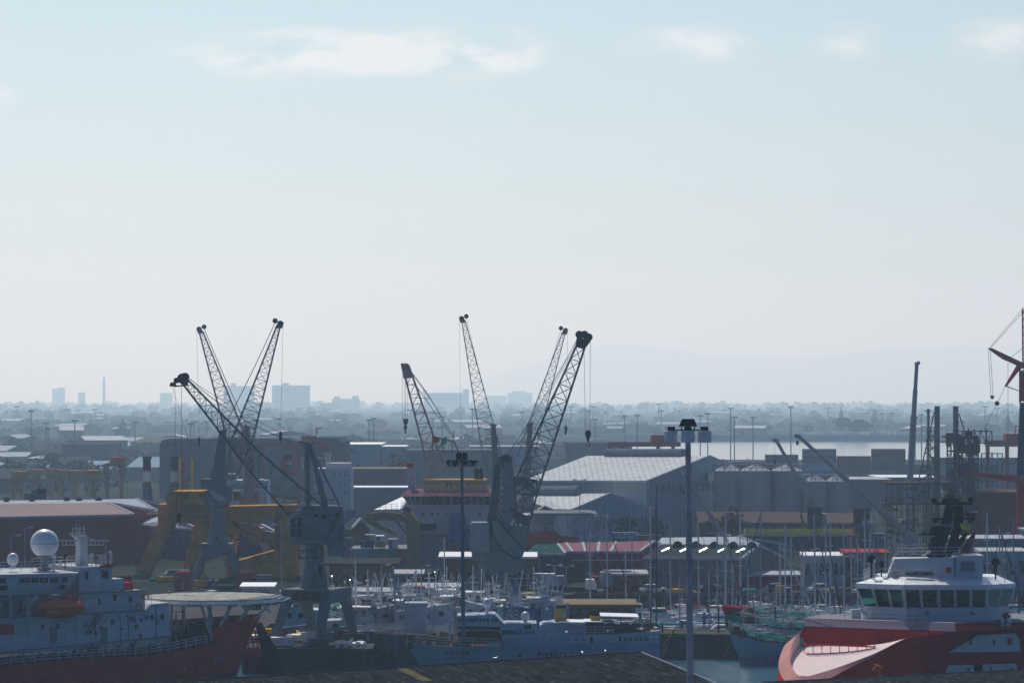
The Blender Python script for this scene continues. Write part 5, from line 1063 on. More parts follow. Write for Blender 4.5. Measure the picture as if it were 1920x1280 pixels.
# big pale warehouses
# rebuild it as a skewed volume: gable to the right-front, long eave to the left
def skew_shed(name, label, pts, Y0, Y1, ztop_l, wall, roof, cat='warehouse', vent=None, bands=None):
    """pts: eave-left(px,py), eave-front corner(px,py), ridge front(px,py), eave right corner(px,py); Yd depth of each"""
    (eL, YL), (eF, YF), (rF, YR), (eR, YE), (rL, YRL) = pts
    loc = at(*eF, YF); loc.z = 0; r = empty(name, loc, 0, label, cat)
    A = at(*eL, YL)-loc; B = at(*eF, YF)-loc; Rf = at(*rF, YR)-loc; E_ = at(*eR, YE)-loc; Rl = at(*rL, YRL)-loc
    E2 = A+(E_-B); g = lambda p: Vector((p.x, p.y, 0))
    mb = MB(); V = [g(A), g(B), g(E_), g(E2), A, B, Rf, E_, E2, Rl]
    mb.add(V, [(0, 1, 5, 4), (1, 2, 7, 6, 5), (2, 3, 8, 7), (3, 0, 4, 9, 8)]); wl_ = mb.build('wall', wall, r)
    up = Vector((0, 0, .25)); mb = MB()
    mb.hexa([A, B, Rf, Rl]+[A+up, B+up, Rf+up, Rl+up]); mb.hexa([Rl, Rf, E_, E2]+[Rl+up, Rf+up, E_+up, E2+up]); ro = mb.build('roof', roof, r)
    mb = MB(); mb.bar(B+up*.8, Rf+up*.8, .3); mb.bar(Rf+up*.8, E_+up*.8, .3); mb.bar(A+up*.5, B+up*.5, .28); mb.build('gutter', 'white_dull', ro)
    if vent:
        a = Rl.lerp(Rf, vent[0]); b_ = Rl.lerp(Rf, vent[1]); mb = MB(); mb.bar(a+up*3.2, b_+up*3.2, 1.1, 10); mb.build('ridge_vent', 'wall_bluegrey', ro)
    return r, A, B, Rf, E_, loc, wl_
D('band_beige', (.30, .31, .30), .6)
r, A, B, Rf, E_, loc, wl_ = skew_shed('warehouse', 'biggest grey warehouse with pale ribbed roof and long ridge vent', (((980, 903), 760), ((1213, 903), 712), ((1330, 856), 735), ((1440, 905), 758), ((1100, 856), 783)), 0, 0, 0, 'wall_pale', 'roof_pale', vent=(.18, .80))
mb = MB()
for k in range(4):
    a = A.lerp(B, k/4+.012); b_ = A.lerp(B, (k+1)/4-.012); dn_ = Vector((0, -.12, 0)); mb.hexa([a+Vector((0, 0, -2)), b_+Vector((0, 0, -2)), b_+Vector((0, .1, -2)), a+Vector((0, .1, -2)), a+Vector((0, 0, -.3)), b_+Vector((0, 0, -.3)), b_+Vector((0, .1, -.3)), a+Vector((0, .1, -.3))]); 
for v in mb.v: pass
mb.v = [(x, y-.25, z) for x, y, z in mb.v]; mb.build('glazing_band', 'band_beige', wl_)
mb = MB()
for k in range(12):
    a = B.lerp(E_, .03+k*.045); mb.box(a.x, a.x+.6, a.y-.35, a.y-.1, B.z-2.6, B.z-.6)
mb.build('louvre_panel', 'wall_bluegrey', wl_)
a = B.lerp(E_, .48); b_ = B.lerp(E_, .98); mb = MB(); mb.hexa([Vector((a.x, a.y-4, 12.3)), Vector((b_.x, b_.y-4, 12.3)), Vector((b_.x, b_.y, 12.3)), Vector((a.x, a.y, 12.3)), Vector((a.x, a.y-4, 13.5)), Vector((b_.x, b_.y-4, 13.5)), Vector((b_.x, b_.y, 14.2)), Vector((a.x, a.y, 14.2))]); mb.build('loading_canopy', 'white_dull', wl_)
r, A, B, Rf, E_, loc, wl_ = skew_shed('warehouse', 'lower grey warehouse with pale roof, in front of the biggest one', (((990, 956), 700), ((1072, 957), 655), ((1143, 927), 668), ((1216, 952), 682), ((1000, 927), 715)), 0, 0, 0, 'wall_pale', 'roof_pale', vent=(-.1, .62))
mb = MB()
for k in range(14):
    a = B.lerp(E_, .3+k*.05); mb.box(a.x, a.x+.5, a.y-.35, a.y-.1, B.z-3.5, B.z-2.3)
mb.build('louvre_panel', 'wall_bluegrey', wl_)
skew_shed('warehouse', 'small dark gabled shed in front of the lower grey warehouse', (((985, 962), 640), ((1003, 962), 632), ((1020, 951), 638), ((1040, 960), 645), ((1002, 945), 650)), 0, 0, 0, 'wall_grey', 'roof_dark')
# silos
def silo(px, py0, py1, dpx, Y, lab):
    b_ = at(px, py1, Y); fr = Frame((b_.x, Y, 0)); r = empty('silo', fr.loc, 0, lab, 'silo', 'row of grey concrete silos'); rr_ = dpx*Y/6000/2; z1 = fr.xz(px, py0)[1]
    MB().lathe([(rr_, 0), (rr_, z1)], (0, 0, 0), 28).build('wall', 'concrete_silo', r, smooth=False)
    mb = MB(); mb.lathe([(rr_*1.01, z1), (rr_*.25, z1+1.2), (.3, z1+1.5)], (0, 0, 0), 24); 
    mb.build('roof', 'white_dull', r)
    mb = MB(); pts = [(rr_*math.cos(2*math.pi*k/16), rr_*math.sin(2*math.pi*k/16), z1) for k in range(17)]; mb.rail(pts, 1.4, .07, 2, 2)
    for k in range(6): mb.bar((random.uniform(-rr_, rr_)*.7, random.uniform(-1, 1), z1+.4), (random.uniform(-rr_, rr_)*.7, 0, z1+random.uniform(1.5, 3)), .12)
    mb.build('railing', 'mast_grey', r)
for px, py0, w_, Y in ((1366, 882, 56, 726), (1416, 882, 60, 722), (1475, 882, 62, 724), (1527, 902, 46, 722), (1568, 902, 46, 724)):
    silo(px, py0, 965, w_, Y, 'round grey concrete silo with railed top, row right of the biggest warehouse')
mb_ = empty('conveyor_gallery', tuple(at(1440, 960, 726))[:2]+(0,), 0, 'long pipe-work gallery running across the silo tops', 'conveyor'); fr = Frame(mb_.location)
mb = MB(); mb.truss(section(fr, (1380, 876), (1380, 870), 0, 2), section(fr, (1462, 876), (1462, 868), 0, 2), 14, .12, .09); 
for x in (1382, 1400, 1420, 1440, 1460): mb.bar(fr.p(x, 885, 1), fr.p(x, 868, 1), .15)
mb.build('truss', 'mast_grey', mb_)
# brown roofed long building
fr, r, ro, W, he, hr = gable_shed('office_building', 'long low building with brown hipped roof below the silos', 'building', 1312, 1500, 1008, 979, 960, 14, 'wall_brick', 'roof_brown', Y=690)
windows(r, fr, [(1330+k*7.5, 983, 1335+k*7.5, 990) for k in range(22)], c=0, t=.1)
fr, r, ro, W, he, hr = gable_shed('office_building', 'brown roofed building right of the yellow rail, partly behind the long boom', 'building', 1512, 1640, 1010, 980, 962, 14, 'wall_brick', 'roof_brown', Y=686)
windows(r, fr, [(1520+k*9, 985, 1526+k*9, 992) for k in range(12)], c=0, t=.1)
simple('funnel_block', 'dark square ship funnel standing above the brown roof at the short boom', 'funnel', 645, 1517, 953, 1541, 1010, 4, 'steel_dark')
fr, r, W, z1 = simple('funnel_block', 'dark square ship funnel with blue and white cross band', 'funnel', 640, 1604, 955, 1631, 1015, 4, 'steel_dark')
mb = MB(); pbox(fr, mb, 1604, 1631, 981, 990, -.15, 0); fl = mb.build('blue_band', 'blue_paint', r); mb = MB(); pbox(fr, mb, 1617, 1630, 975, 984, -.25, -.12); pl = mb.build('white_panel', 'white_clean', r)
mb = MB(); pbox(fr, mb, 1622.5, 1625, 976, 983.5, -.3, -.2); pbox(fr, mb, 1619.8, 1627.8, 978.7, 981, -.3, -.21); mb.build('cross', 'red_gantry', pl)
# grey dormered shed + red and green sheds
r, A, B, Rf, E_, loc, wl_ = skew_shed('quay_shed', 'dark grey shed with five hooded roof vents behind the marina masts', (((1206, 1047), 532), ((1392, 1049), 522), ((1422, 1024), 532), ((1470, 1047), 546), ((1240, 1022), 545)), 0, 0, 0, 'wall_grey', 'roof_dark', cat='shed')
D('skylight_sheet', (.6, .61, .62), .42, var=.05, metal=.5)
Rl_ = at(1240, 1022, 545)-loc
for k in range(5):
    u_ = .16+.19*k; p0 = A.lerp(B, u_).lerp(Rl_.lerp(Rf, u_), .38); p1 = A.lerp(B, u_).lerp(Rl_.lerp(Rf, u_), .75)
    mb = MB(); mb.lathe([(.75, -1.0), (.85, 0), (.75, 1.0)], p1+Vector((.9, 0, .5)), 12, 'y'); vo = mb.build('roof_vent', 'black', r)
    n_ = Vector((-.25, -.34, .90)).normalized(); u1 = Vector((.85, .3, .55)); u1 = (u1-n_*u1.dot(n_)).normalized(); v1 = n_.cross(u1)
    c_ = p0+Vector((0, 0, .75)); mb = MB(); P = [c_+u1*a+v1*b_ for a, b_ in ((-.8, -.24), (.8, -.24), (.8, .24), (-.8, .24))]; mb.hexa([p-n_*.06 for p in P]+P); mb.bar(c_-n_*.06, p0-Vector((0, 0, .1)), .3); mb.build('vent_hood', 'skylight_sheet', vo)
for x in (1255, 1335, 1367, 1300, 1225):
    mb = MB(); q = at(x, 1077, 529)-loc; q.y = A.y+(B.y-A.y)*((q.x-A.x)/(B.x-A.x)); mb.box(q.x, q.x+1.0, q.y-.15, q.y+.1, q.z, q.z+1.4); mb.build('window', 'glass_dark', wl_)
fr0 = Frame(loc); mb = MB(); q = at(1230, 1013, 552)-loc; 
r2, *_ = skew_shed('quay_shed', 'pale metal roofed hall behind the dormered grey shed', (((1228, 1026), 560), ((1425, 1024), 552), ((1385, 1008), 565), ((1475, 1022), 572), ((1240, 1010), 575)), 0, 0, 0, 'wall_bluegrey', 'galv', cat='shed')
r, A, B, Rf, E_, loc, wl_ = skew_shed('quay_shed', 'long dark red shed with pinkish roof and white roof strips', (((1060, 1036), 548), ((1200, 1036), 545), ((1228, 1016), 560), ((1250, 1030), 572), ((1044, 1020), 563)), 0, 0, 0, 'wall_red', 'roof_red', cat='shed')
for k in range(4):
    s_ = .06+k*.17; a = A.lerp(B, s_+.02)+Vector((0, -.1, .3)); b_ = (at(1044, 1020, 563)-loc).lerp(Rf, s_+.02)+Vector((0, 0, .3)); mb = MB(); o_ = Vector((.45, 0, 0)); mb.hexa([a, a+o_, b_+o_, b_, a+Vector((0, 0, .05)), a+o_+Vector((0, 0, .05)), b_+o_+Vector((0, 0, .05)), b_+Vector((0, 0, .05))]); mb.build('skylight', 'galv', r)
for k in range(4):
    q = A.lerp(B, .1+k*.23); mb = MB(); mb.box(q.x, q.x+2.6, q.y-.15, q.y+.1, q.z-3.4, q.z-1.4); wo_ = mb.build('window', 'glass_dark', wl_); MB().box(q.x-.2, q.x+3, q.y-1.0, q.y-.1, q.z-1.3, q.z-1.15).build('canopy', 'white_clean', wo_)
r, A, B, Rf, E_, loc, wl_ = skew_shed('quay_shed', 'dark green shed end attached left of the red shed', (((985, 1040), 546), ((1060, 1040), 543), ((1046, 1022), 558), ((1070, 1036), 566), ((1003, 1022), 560)), 0, 0, 0, 'wall_green', 'wall_green', cat='shed')
q = A.lerp(B, .72); mb = MB(); mb.box(q.x-.5, q.x+1.2, q.y-.15, q.y+.1, q.z-3.6, q.z-1.6); mb.build('window', 'rust_brown', wl_)
# small flat roofed offices near the cranes
def office(label, Y, x0, x1, yb, ye, m, rm, nwin=5, over=10, dep=8, wm='glass_dark'):
    a = at(x0, yb, Y); fr = Frame((a.x, Y, 0)); r = empty('quay_office', fr.loc, 0, label, 'building', 'low buildings on the quay'); W = fr.p(x1, yb).x; z1 = fr.xz(x0, ye)[1]
    wo_ = MB().box(0, W, 0, dep, 0, z1).build('wall', m, r); o_ = over*Y/6000
    MB().box(-o_, W+o_, -o_, dep+o_, z1+.005, z1+.3).add([(-o_, -o_, z1+.302), (W+o_, -o_, z1+.302), (W+o_, dep+o_, z1+.6), (-o_, dep+o_, z1+.6)], [(0, 1, 2, 3)]).build('roof', rm, r)
    for k in range(nwin):
        x = W*(k+.5)/nwin; MB().box(x-W/nwin*.28, x+W/nwin*.28, -.08, .05, z1*.42, z1*.8).build('window', wm, r)
    return fr, r
office('brown flat-roofed quay building right of the foreground grey crane', 470, 618, 735, 1098, 1059, 'wall_tan', 'roof_dark', 6, 14)
office('small brown building with bright white roof left of the dark middle crane', 495, 830, 905, 1085, 1046, 'wall_brick', 'white_clean', 4, 8)
office('small white-roofed hut between the dark crane and the green shed', 512, 958, 1000, 1088, 1046, 'wall_brick', 'white_clean', 2, 8)
office('low green-roofed shelter behind the rusty ship', 505, 655, 790, 1104, 1078, 'wall_grey', 'white_dull', 7, 5, 6)
office('low shed with pale green roof strip left of the fishing boats', 455, 655, 735, 1128, 1112, 'wall_green', 'white_dull', 4, 4, 5)
office('blue-grey flat shed behind the small wheelhouses', 470, 730, 880, 1118, 1103, 'wall_blue', 'galv', 6, 4, 5)
office('white peaked hut under the yellow gantry', 486, 452, 512, 1120, 1102, 'white_dull', 'white_clean', 2, 3, 5)
office('brown hut with pale roof right of the numbered fishing vessel', 452, 1062, 1190, 1150, 1136, 'wall_brick', 'wall_tan', 5, 6, 7)
office('red and grey workshop under the dormered shed', 515, 1150, 1212, 1112, 1078, 'wall_red', 'white_dull', 3, 4, 6)
office('red and white fenced workshop at the far marina quay', 524, 1405, 1500, 1112, 1080, 'wall_red', 'white_dull', 6, 4, 6)
office('long pale site cabin right of the marina', 530, 1508, 1600, 1088, 1044, 'white_dull', 'white_clean', 7, 3, 6)
office('grey site cabin with red roof edge above the supply ship bridge', 530, 1585, 1665, 1080, 1038, 'grey_paint', 'red_gantry', 5, 4, 6)
office('pale cabin at the right edge behind the supply ship', 520, 1838, 1925, 1085, 1036, 'wall_pale', 'white_dull', 5, 3, 6)
office('long white roofed hangar right of the supply ship mast', 560, 1790, 1925, 1060, 1012, 'wall_bluegrey', 'white_dull', 8, 3, 8)
# maroon shed left
simple('hall', 'long white low roof below the brown wall building', 'warehouse', 830, 660, 915, 775, 940, 14, 'wall_bluegrey', roofm='white_clean')
skew_shed('warehouse', 'small brown gabled shed left of the yellow knuckle crane', (((640, 992), 610), ((660, 992), 600), ((676, 974), 604), ((692, 992), 608), ((662, 972), 615)), 0, 0, 0, 'wall_brick', 'roof_dark', cat='shed')
skew_shed('warehouse', 'white pitched roof tent left of the offshore ship bridge', (((700, 958), 640), ((752, 957), 632), ((770, 932), 640), ((800, 955), 650), ((752, 934), 648)), 0, 0, 0, 'white_dull', 'white_clean', cat='shed')
r, A, B, Rf, E_, loc, wl_ = skew_shed('warehouse', 'big maroon shed with pink-grey roof at the left edge', (((-260, 977), 596), ((251, 966), 606), ((203, 944), 625), ((300, 960), 650), ((-280, 950), 615)), 0, 0, 0, 'wall_maroon', 'roof_pink', cat='shed')
r, A, B, Rf, E_, loc, wl_ = skew_shed('warehouse', 'blue-grey metal shed joined behind the maroon shed', (((-260, 966), 640), ((299, 961), 645), ((255, 937), 665), ((330, 952), 690), ((-280, 944), 665)), 0, 0, 0, 'wall_bluegrey', 'galv', cat='shed')
for x in (60, 125, 148, 185, 12, -20):
    q = at(x, 941, 663)-loc; mb = MB(); mb.lathe([(.5, -.6), (.5, .4), (.9, .6), (.2, 1.1)], q, 10); mb.build('roof_fan', 'steel_dark', r)
# blue tank with black net pile on it
tk = empty('storage_tank', tuple(at(66, 975, 700))[:2]+(0,), 0, 'dark blue drum with yellow band poking above the maroon shed roof', 'tank'); fr = Frame(tk.location)
mb = MB(); a = fr.xz(46, 925)[1]; mb.lathe([(2.4, 0), (2.4, a)], (0, 0, 0), 20); mb.build('shell', 'wall_blue', tk); mb = MB(); mb.lathe([(2.43, fr.xz(46, 939)[1]), (2.43, fr.xz(46, 936)[1])], (0, 0, 0), 20); mb.build('band', 'yellow', tk)
mb = MB(); random.seed(2)
for k in range(14): mb.sphere(Vector((random.uniform(-.5, 2.2), random.uniform(-1, 1), a+random.uniform(0, 1))), random.uniform(.3, .6), 7)
mb.build('net_heap', 'black', tk)
# dark-grey shed inside the yellow gantry legs
r, A, B, Rf, E_, loc, wl_ = skew_shed('warehouse', 'dark blue-grey shed seen between the legs of the yellow gantry', (((255, 985), 640), ((375, 995), 612), ((330, 975), 625), ((430, 990), 650), ((275, 968), 655)), 0, 0, 0, 'wall_bluegrey', 'galv', cat='shed')
for k in range(6):
    q = A.lerp(B, .12+k*.14); mb = MB(); mb.box(q.x, q.x+1.7, q.y-.2, q.y+.1, 2.2, 4.2); mb.build('window', 'glass_green', wl_)
skew_shed('warehouse', 'pale-edged dark shed under the yellow boom', (((425, 990), 640), ((520, 1000), 622), ((490, 985), 635), ((555, 996), 655), ((430, 978), 655)), 0, 0, 0, 'wall_blue', 'roof_dark', cat='shed')
# big blue hall
fr, r, W, z1 = simple('hall', 'big dark blue hall with curved white roof edge behind the yellow gantry', 'hall', 1010, 299, 832, 560, 935, 60, 'wall_blue', roofm='white_dull')
mb = MB(); mb.prism([fr.xz(x, y, 0) for x, y in ((299, 832), (304, 825), (315, 822), (545, 821), (560, 832))], -.3, 60); mb.build('parapet', 'wall_bluegrey', r)
fr, r, W, z1 = simple('hall', 'brown end of the big hall behind the red gantry', 'hall', 985, 556, 830, 641, 935, 50, 'wall_brick', roofm='wall_blue')
mb = MB(); mb.prism([fr.xz(x, y, 0) for x, y in ((556, 832), (560, 826), (590, 820), (632, 821), (641, 830), (641, 845), (556, 845))], -.35, 50); mb.build('parapet', 'wall_blue', r)
fr, r, W, z1 = simple('hall', 'pale blue warehouse with white roof line and lettering right of the brown hall', 'warehouse', 1100, 642, 834, 713, 880, 50, 'wall_pale', roofm='white_clean')
text('MAC', r, (.8, -.2, z1-2.6), 2.2, 'steel_dark')
simple('hall', 'small white warehouse behind the tree, left of the pink lattice boom', 'warehouse', 1100, 716, 838, 760, 868, 30, 'white_dull', roofm='white_clean')
simple('hall', 'dark blue container-coloured hall behind the pink lattice boom', 'warehouse', 1080, 762, 845, 930, 882, 30, 'wall_blue', roofm='wall_bluegrey')
simple('hall', 'brown low wall building behind the white ship, under the twin light masts', 'warehouse', 900, 655, 880, 760, 910, 20, 'wall_brick', roofm='wall_tan')
simple('hall', 'grey hall with arched roof left of the red gantry ridge', 'hall', 1250, 1060, 832, 1185, 860, 40, 'wall_bluegrey')
simple('hall', 'pale warehouse between the thin cranes', 'warehouse', 1150, 880, 838, 1010, 872, 30, 'wall_pale', roofm='white_dull')
simple('hall', 'pale blue flat hall right of the silos behind the long boom', 'warehouse', 900, 1585, 900, 1670, 965, 30, 'wall_bluegrey', roofm='white_dull')
simple('hall', 'low flat hall with bright roof strip left of the rig legs', 'warehouse', 950, 1650, 896, 1760, 960, 30, 'wall_blue', roofm='white_clean')
simple('hall', 'dark red hall behind the rig frame at right', 'warehouse', 640, 1840, 925, 1925, 1025, 20, 'wall_maroon', roofm='wall_brick')
# red gantry on the ridge, and rail mounted red gantries
def rmg(label, Y, x0, x1, ytop, ybase, m='red_gantry', th=10, legs=None, group='red container gantries', lw=.5, jib=True):
    a = at((x0+x1)/2, ybase, Y); fr = Frame((a.x, Y, 0)); r = empty('gantry_crane', fr.loc, 0, label, 'crane', group)
    for c_ in (-4, 4):
        mb = MB(); pbox(fr, mb, x0, x1, ytop, ytop+th, c_-.5, c_+.5); mb.build('girder', m, r)
    for x in (legs or (x0+4, x1-4)):
        for c_ in (-4, 4):
            mb = MB(); q = fr.p(x, ytop+th, c_); mb.box(q.x-lw, q.x+lw, c_-.45, c_+.45, .6, q.z-.002); mb.build('leg', m, r)
    for x in (x0+4, x1-4):
        mb = MB(); q = fr.p(x, ytop, 0); mb.box(q.x-.6, q.x+.6, -3.48, 3.48, q.z-1.2, q.z-.2); mb.build('end_tie', m, r)
    q = fr.p(x0+(x1-x0)*.7, ytop, 0); MB().box(q.x-2, q.x+2, -2.5, 2.5, q.z+.01, q.z+1.8).build('trolley', 'red_gantry' if m != 'yellow_crane' else m, r)
    if not jib: return fr, r
    q = fr.p(x0+(x1-x0)*.8, ytop, 0); mb = MB(); mb.bar(q, q+Vector((0, 0, 4)), .2); mb.bar(q+Vector((0, 0, 4)), q+Vector((2, 0, 4)), .15); mb.build('service_jib', m, r)
    return fr, r
rmg('long red gantry rising behind the biggest warehouse ridge', 860, 1140, 1275, 828, 910, th=9, legs=(1144, 1166, 1234, 1262))
rmg('red gantry crane at right between rig frame and crawler crane', 900, 1848, 1918, 825, 935, th=12, legs=(1852, 1888, 1914))
fr, r = rmg('red ship gantry frame in front of the blue hall', 880, 486, 620, 829, 945, th=8, legs=(490, 614, 560))
rmg('small red straddle gantry behind the blue winch towers', 950, 197, 232, 868, 930, th=5)
rmg('orange straddle gantry above the container stacks', 900, 22, 44, 895, 940, m='yellow_crane', th=4, group='orange straddle gantries', lw=.3, jib=False)
rmg('orange straddle gantry beside the container stack end', 900, 172, 182, 893, 940, m='yellow_crane', th=4, group='orange straddle gantries', lw=.3, jib=False)
for x in (60, 88, 108, 133, 160): rmg('distant orange gantry frame behind the container stacks', 1000, x, x+14, 889+random.randint(-2, 3), 930, m='yellow_crane', th=3, group='orange straddle gantries', lw=.3, jib=False)
# ship with red funnel + white accommodation
sh = empty('cargo_ship', tuple(at(560, 960, 760))[:2]+(0,), 0, 'white ship with red green-logo funnel behind the foreground crane', 'ship'); fr = Frame(sh.location)
def SB(fr, root, name, m, x0, y0, x1, y1, c0=0, c1=8): mb = MB(); pbox(fr, mb, x0, x1, y0, y1, c0, c1); return mb.build(name, m, root)
D('ship_far_white', (.55, .56, .60), .5, var=.1)
mb = MB(); mb.loft([[fr.p(425, 965, 2), fr.p(425, 965, 14), fr.p(425, 990, 14), fr.p(425, 990, 2)], [fr.p(440, 955, -1), fr.p(440, 955, 16), fr.p(440, 998, 16), fr.p(440, 998, -1)], [fr.p(668, 955, -1), fr.p(668, 955, 16), fr.p(668, 998, 16), fr.p(668, 998, -1)]]); mb.build('hull', 'blue_paint', sh)
a1 = SB(fr, sh, 'accommodation', 'ship_far_white', 588, 878, 658, 958, -.8, 12); SB(fr, sh, 'deckhouse', 'ship_far_white', 610, 868, 656, 878, 0, 10); SB(fr, sh, 'deckhouse', 'ship_far_white', 425, 900, 500, 957, 0, 12)
for x in (596, 606, 616, 626, 636, 646): 
    for y in (888, 905, 922): 
        if random.random() < .6: SB(fr, a1, 'window', 'glass_dark', x, y, x+2.4, y+3.4, -.95, -.7)
for k in range(9): SB(fr, sh, 'window', 'glass_dark', 430+k*7.5, 906, 433.5+k*7.5, 911, -.15, .1)
f_ = MB(); f_.prism([fr.xz(x, y, 2) for x, y in ((528, 862), (553, 860), (549, 890), (526, 890))], 2, 6); fo = f_.build('funnel', 'red_gantry', sh); SB(fr, fo, 'funnel_emblem', 'white_dull', 537, 864, 548.5, 880, 1.8, 2.0); SB(fr, fo, 'funnel_emblem', 'green_net', 537.5, 871, 548, 879.5, 1.7, 1.8); SB(fr, fo, 'funnel_cap', 'black', 531, 852, 546, 861, 2.5, 5.5)
mb = MB()
for (x, y0, y1) in ((612, 848, 882), (618, 852, 882), (567, 860, 882), (458, 852, 900), (628, 868, 885), (647, 866, 880)): vline(mb, fr, [(x, y0), (x, y1)], .25, 3)
mb.rail([fr.p(588, 878, -1), fr.p(658, 878, -1)], 1.2, .07, 2); vline(mb, fr, [(604, 850), (622, 850)], .15, 3); mb.build('mast', 'ship_far_white', sh)
SB(fr, sh, 'pink_deckhouse', 'crane_pink', 404, 888, 440, 925, 1, 9); SB(fr, sh, 'red_rail_band', 'red_gantry', 425, 912, 500, 914, -.2, -.05)
# offshore ship with wide bridge
os_ = empty('offshore_ship', tuple(at(835, 1060, 560))[:2]+(0,), 0, 'big offshore ship with wide slanted bridge windows and yellow top block', 'ship'); fr = Frame(os_.location)
ZB = fr.xz(760, 1060)[1]
mb = MB(); mb.prism([fr.xz(x, y, 0) for x, y in ((752, 960), (935, 956), (935, 1065), (640, 1065), (655, 1030), (770, 1028))], 0, 16); hu = mb.build('hull', 'grey_paint', os_)
a1 = SB(fr, os_, 'accommodation', 'ship_far_white', 770, 951, 930, 1000, -.3, 15)
for x in (790, 808, 832, 897): SB(fr, a1, 'window', 'glass_dark', x, 960, x+5, 966, -.42, -.2)
SB(fr, a1, 'lifebuoy_box', 'red_gantry', 819, 961, 823, 966, -.4, -.25)
brg = MB(); s0 = [(770, 0), (925, 0), (925, 14), (770, 14)]
zl = fr.xz(760, 947)[1]; zu = fr.xz(760, 929)[1]; xl0 = fr.p(772, 947).x; xr0 = fr.p(930, 947).x; xl1 = fr.p(754, 929).x; xr1 = fr.p(930, 929).x
brg.loft([[(xl0, -.6, zl-.6), (xr0, -.6, zl-.6), (xr0, 13, zl-.6), (xl0, 13, zl-.6)], [(xl0-.2, -.9, zl), (xr0, -.9, zl), (xr0, 13, zl), (xl0-.2, 13, zl)], [(xl1, -2.2, zu), (xr1, -2.2, zu), (xr1, 14, zu), (xl1, 14, zu)]]); bo = brg.build('bridge', 'ship_far_white', os_)
wx = [(757, 767), (769, 776), (778, 786), (788, 796), (797, 808), (809, 820), (821, 831), (833, 845), (848, 858), (860, 869), (871, 882), (884, 895), (897, 906), (908, 918)]
for i, (x0, x1) in enumerate(wx):
    a = fr.p(x0, 930, -2.3); b_ = fr.p(x1, 930, -2.3); c_ = fr.p(x1+max(0, (800-x1)*.12), 945.5, -1.1); d_ = fr.p(x0+max(0, (800-x0)*.16), 945.5, -1.1)
    mb = MB(); mb.hexa([d_, c_, c_+Vector((0, .1, 0)), d_+Vector((0, .1, 0)), a, b_, b_+Vector((0, .1, 0)), a+Vector((0, .1, 0))]); mb.build('window', 'glass_green' if i < 5 else 'glass_dark', bo)
mb = MB(); mb.loft([[(xl1-.3, -2.6, zu), (xr1, -2.6, zu), (xr1, 14, zu), (xl1-.3, 14, zu)], [(fr.p(764, 920).x, -.5, zu+.9), (xr1, -.5, zu+.9), (xr1, 13, zu+.9), (fr.p(764, 920).x, 13, zu+.9)]]); mb.build('bridge_roof', 'roof_red', os_)
SB(fr, os_, 'top_house', 'yellow_crane', 793, 899, 913, 921, 1, 10); 
tb = [o for o in C.objects if o.name.startswith('top_house')][-1]
for x in (836, 843): SB(fr, tb, 'door', 'rust_brown', x, 905, x+3, 913, .85, 1)
text('S', tb, (fr.p(868, 914, .9).x, .85, fr.p(868, 914, .9).z), 1.1, 'white_clean'); text('I', tb, (fr.p(874, 914, .9).x+.1, .85, fr.p(874, 914, .9).z), 1.1, 'blue_paint')
for x in (893, 901.5):
    mb = MB(); q = fr.p(x, 899, 5); mb.lathe([(.38, 0), (.38, 1.7), (.2, 2.05)], q, 10); mb.build('exhaust_pipe', 'black', os_)
mb = MB(); mb.rail([fr.p(793, 921, -1), fr.p(925, 921, -1)], 1.1, .04, 1.1); mb.rail([fr.p(752, 951, -1.6), fr.p(776, 951, -1.6)], 1.1, .04, .8); mb.build('railing', 'rail', os_)
mb = MB(); q0 = fr.xz(771, 900, 4); mb.prism([fr.xz(x, y, 4) for x, y in ((765, 875), (777, 876), (779, 920), (765, 920))], 4, 6); mo = mb.build('signal_mast', 'ship_far_white', os_); SB(fr, mo, 'mast_top', 'red_gantry', 763, 868, 775, 876, 3.8, 6.2)
SB(fr, os_, 'blue_lifting_frame', 'blue_paint', 843, 962, 866, 1012, -2, -.5); SB(fr, os_, 'workboat', 'black', 786, 982, 818, 994, -1.5, -.4)
mb = MB(); vline(mb, fr, [(866, 962), (880, 1005)], .5, -1.3); mb.build('lifting_arm', 'blue_paint', os_)
for (x0, y0, x1, y1, m) in ((684, 1002, 703, 1014, 'white_dull'), (704, 1004, 720, 1014, 'white_clean'), (703, 1014, 722, 1026, 'yellow_crane'), (795, 1004, 811, 1016, 'white_dull'), (676, 1015, 700, 1027, 'wall_blue'), (728, 1010, 745, 1028, 'white_dull'), (640, 1008, 660, 1026, 'wall_bluegrey')):
    q = empty('deck_container', fr.loc, 0, {'white_clean': 'small white container on the offshore ship deck', 'yellow_crane': 'ochre container under a white one on the offshore ship', 'wall_blue': 'blue container low on the offshore ship deck', 'wall_bluegrey': 'grey-blue container at the offshore ship stern'}.get(m, 'off-white container standing on the offshore ship deck'), 'container'); SB(fr, q, 'body', m, x0, y0, x1, y1, 1, 4); SB(fr, q, 'door', 'grey_paint', x0+2, y0+2, x0+8, y1-1, .9, 1)
SB(fr, os_, 'side_stripe', 'red_gantry', 843, 1027, 930, 1045, -.2, -.01); SB(fr, os_, 'side_panel', 'wall_pale', 655, 1028, 690, 1055, -.25, -.02); SB(fr, os_, 'side_stripe', 'red_gantry', 745, 1030, 762, 1055, -.2, -.01)
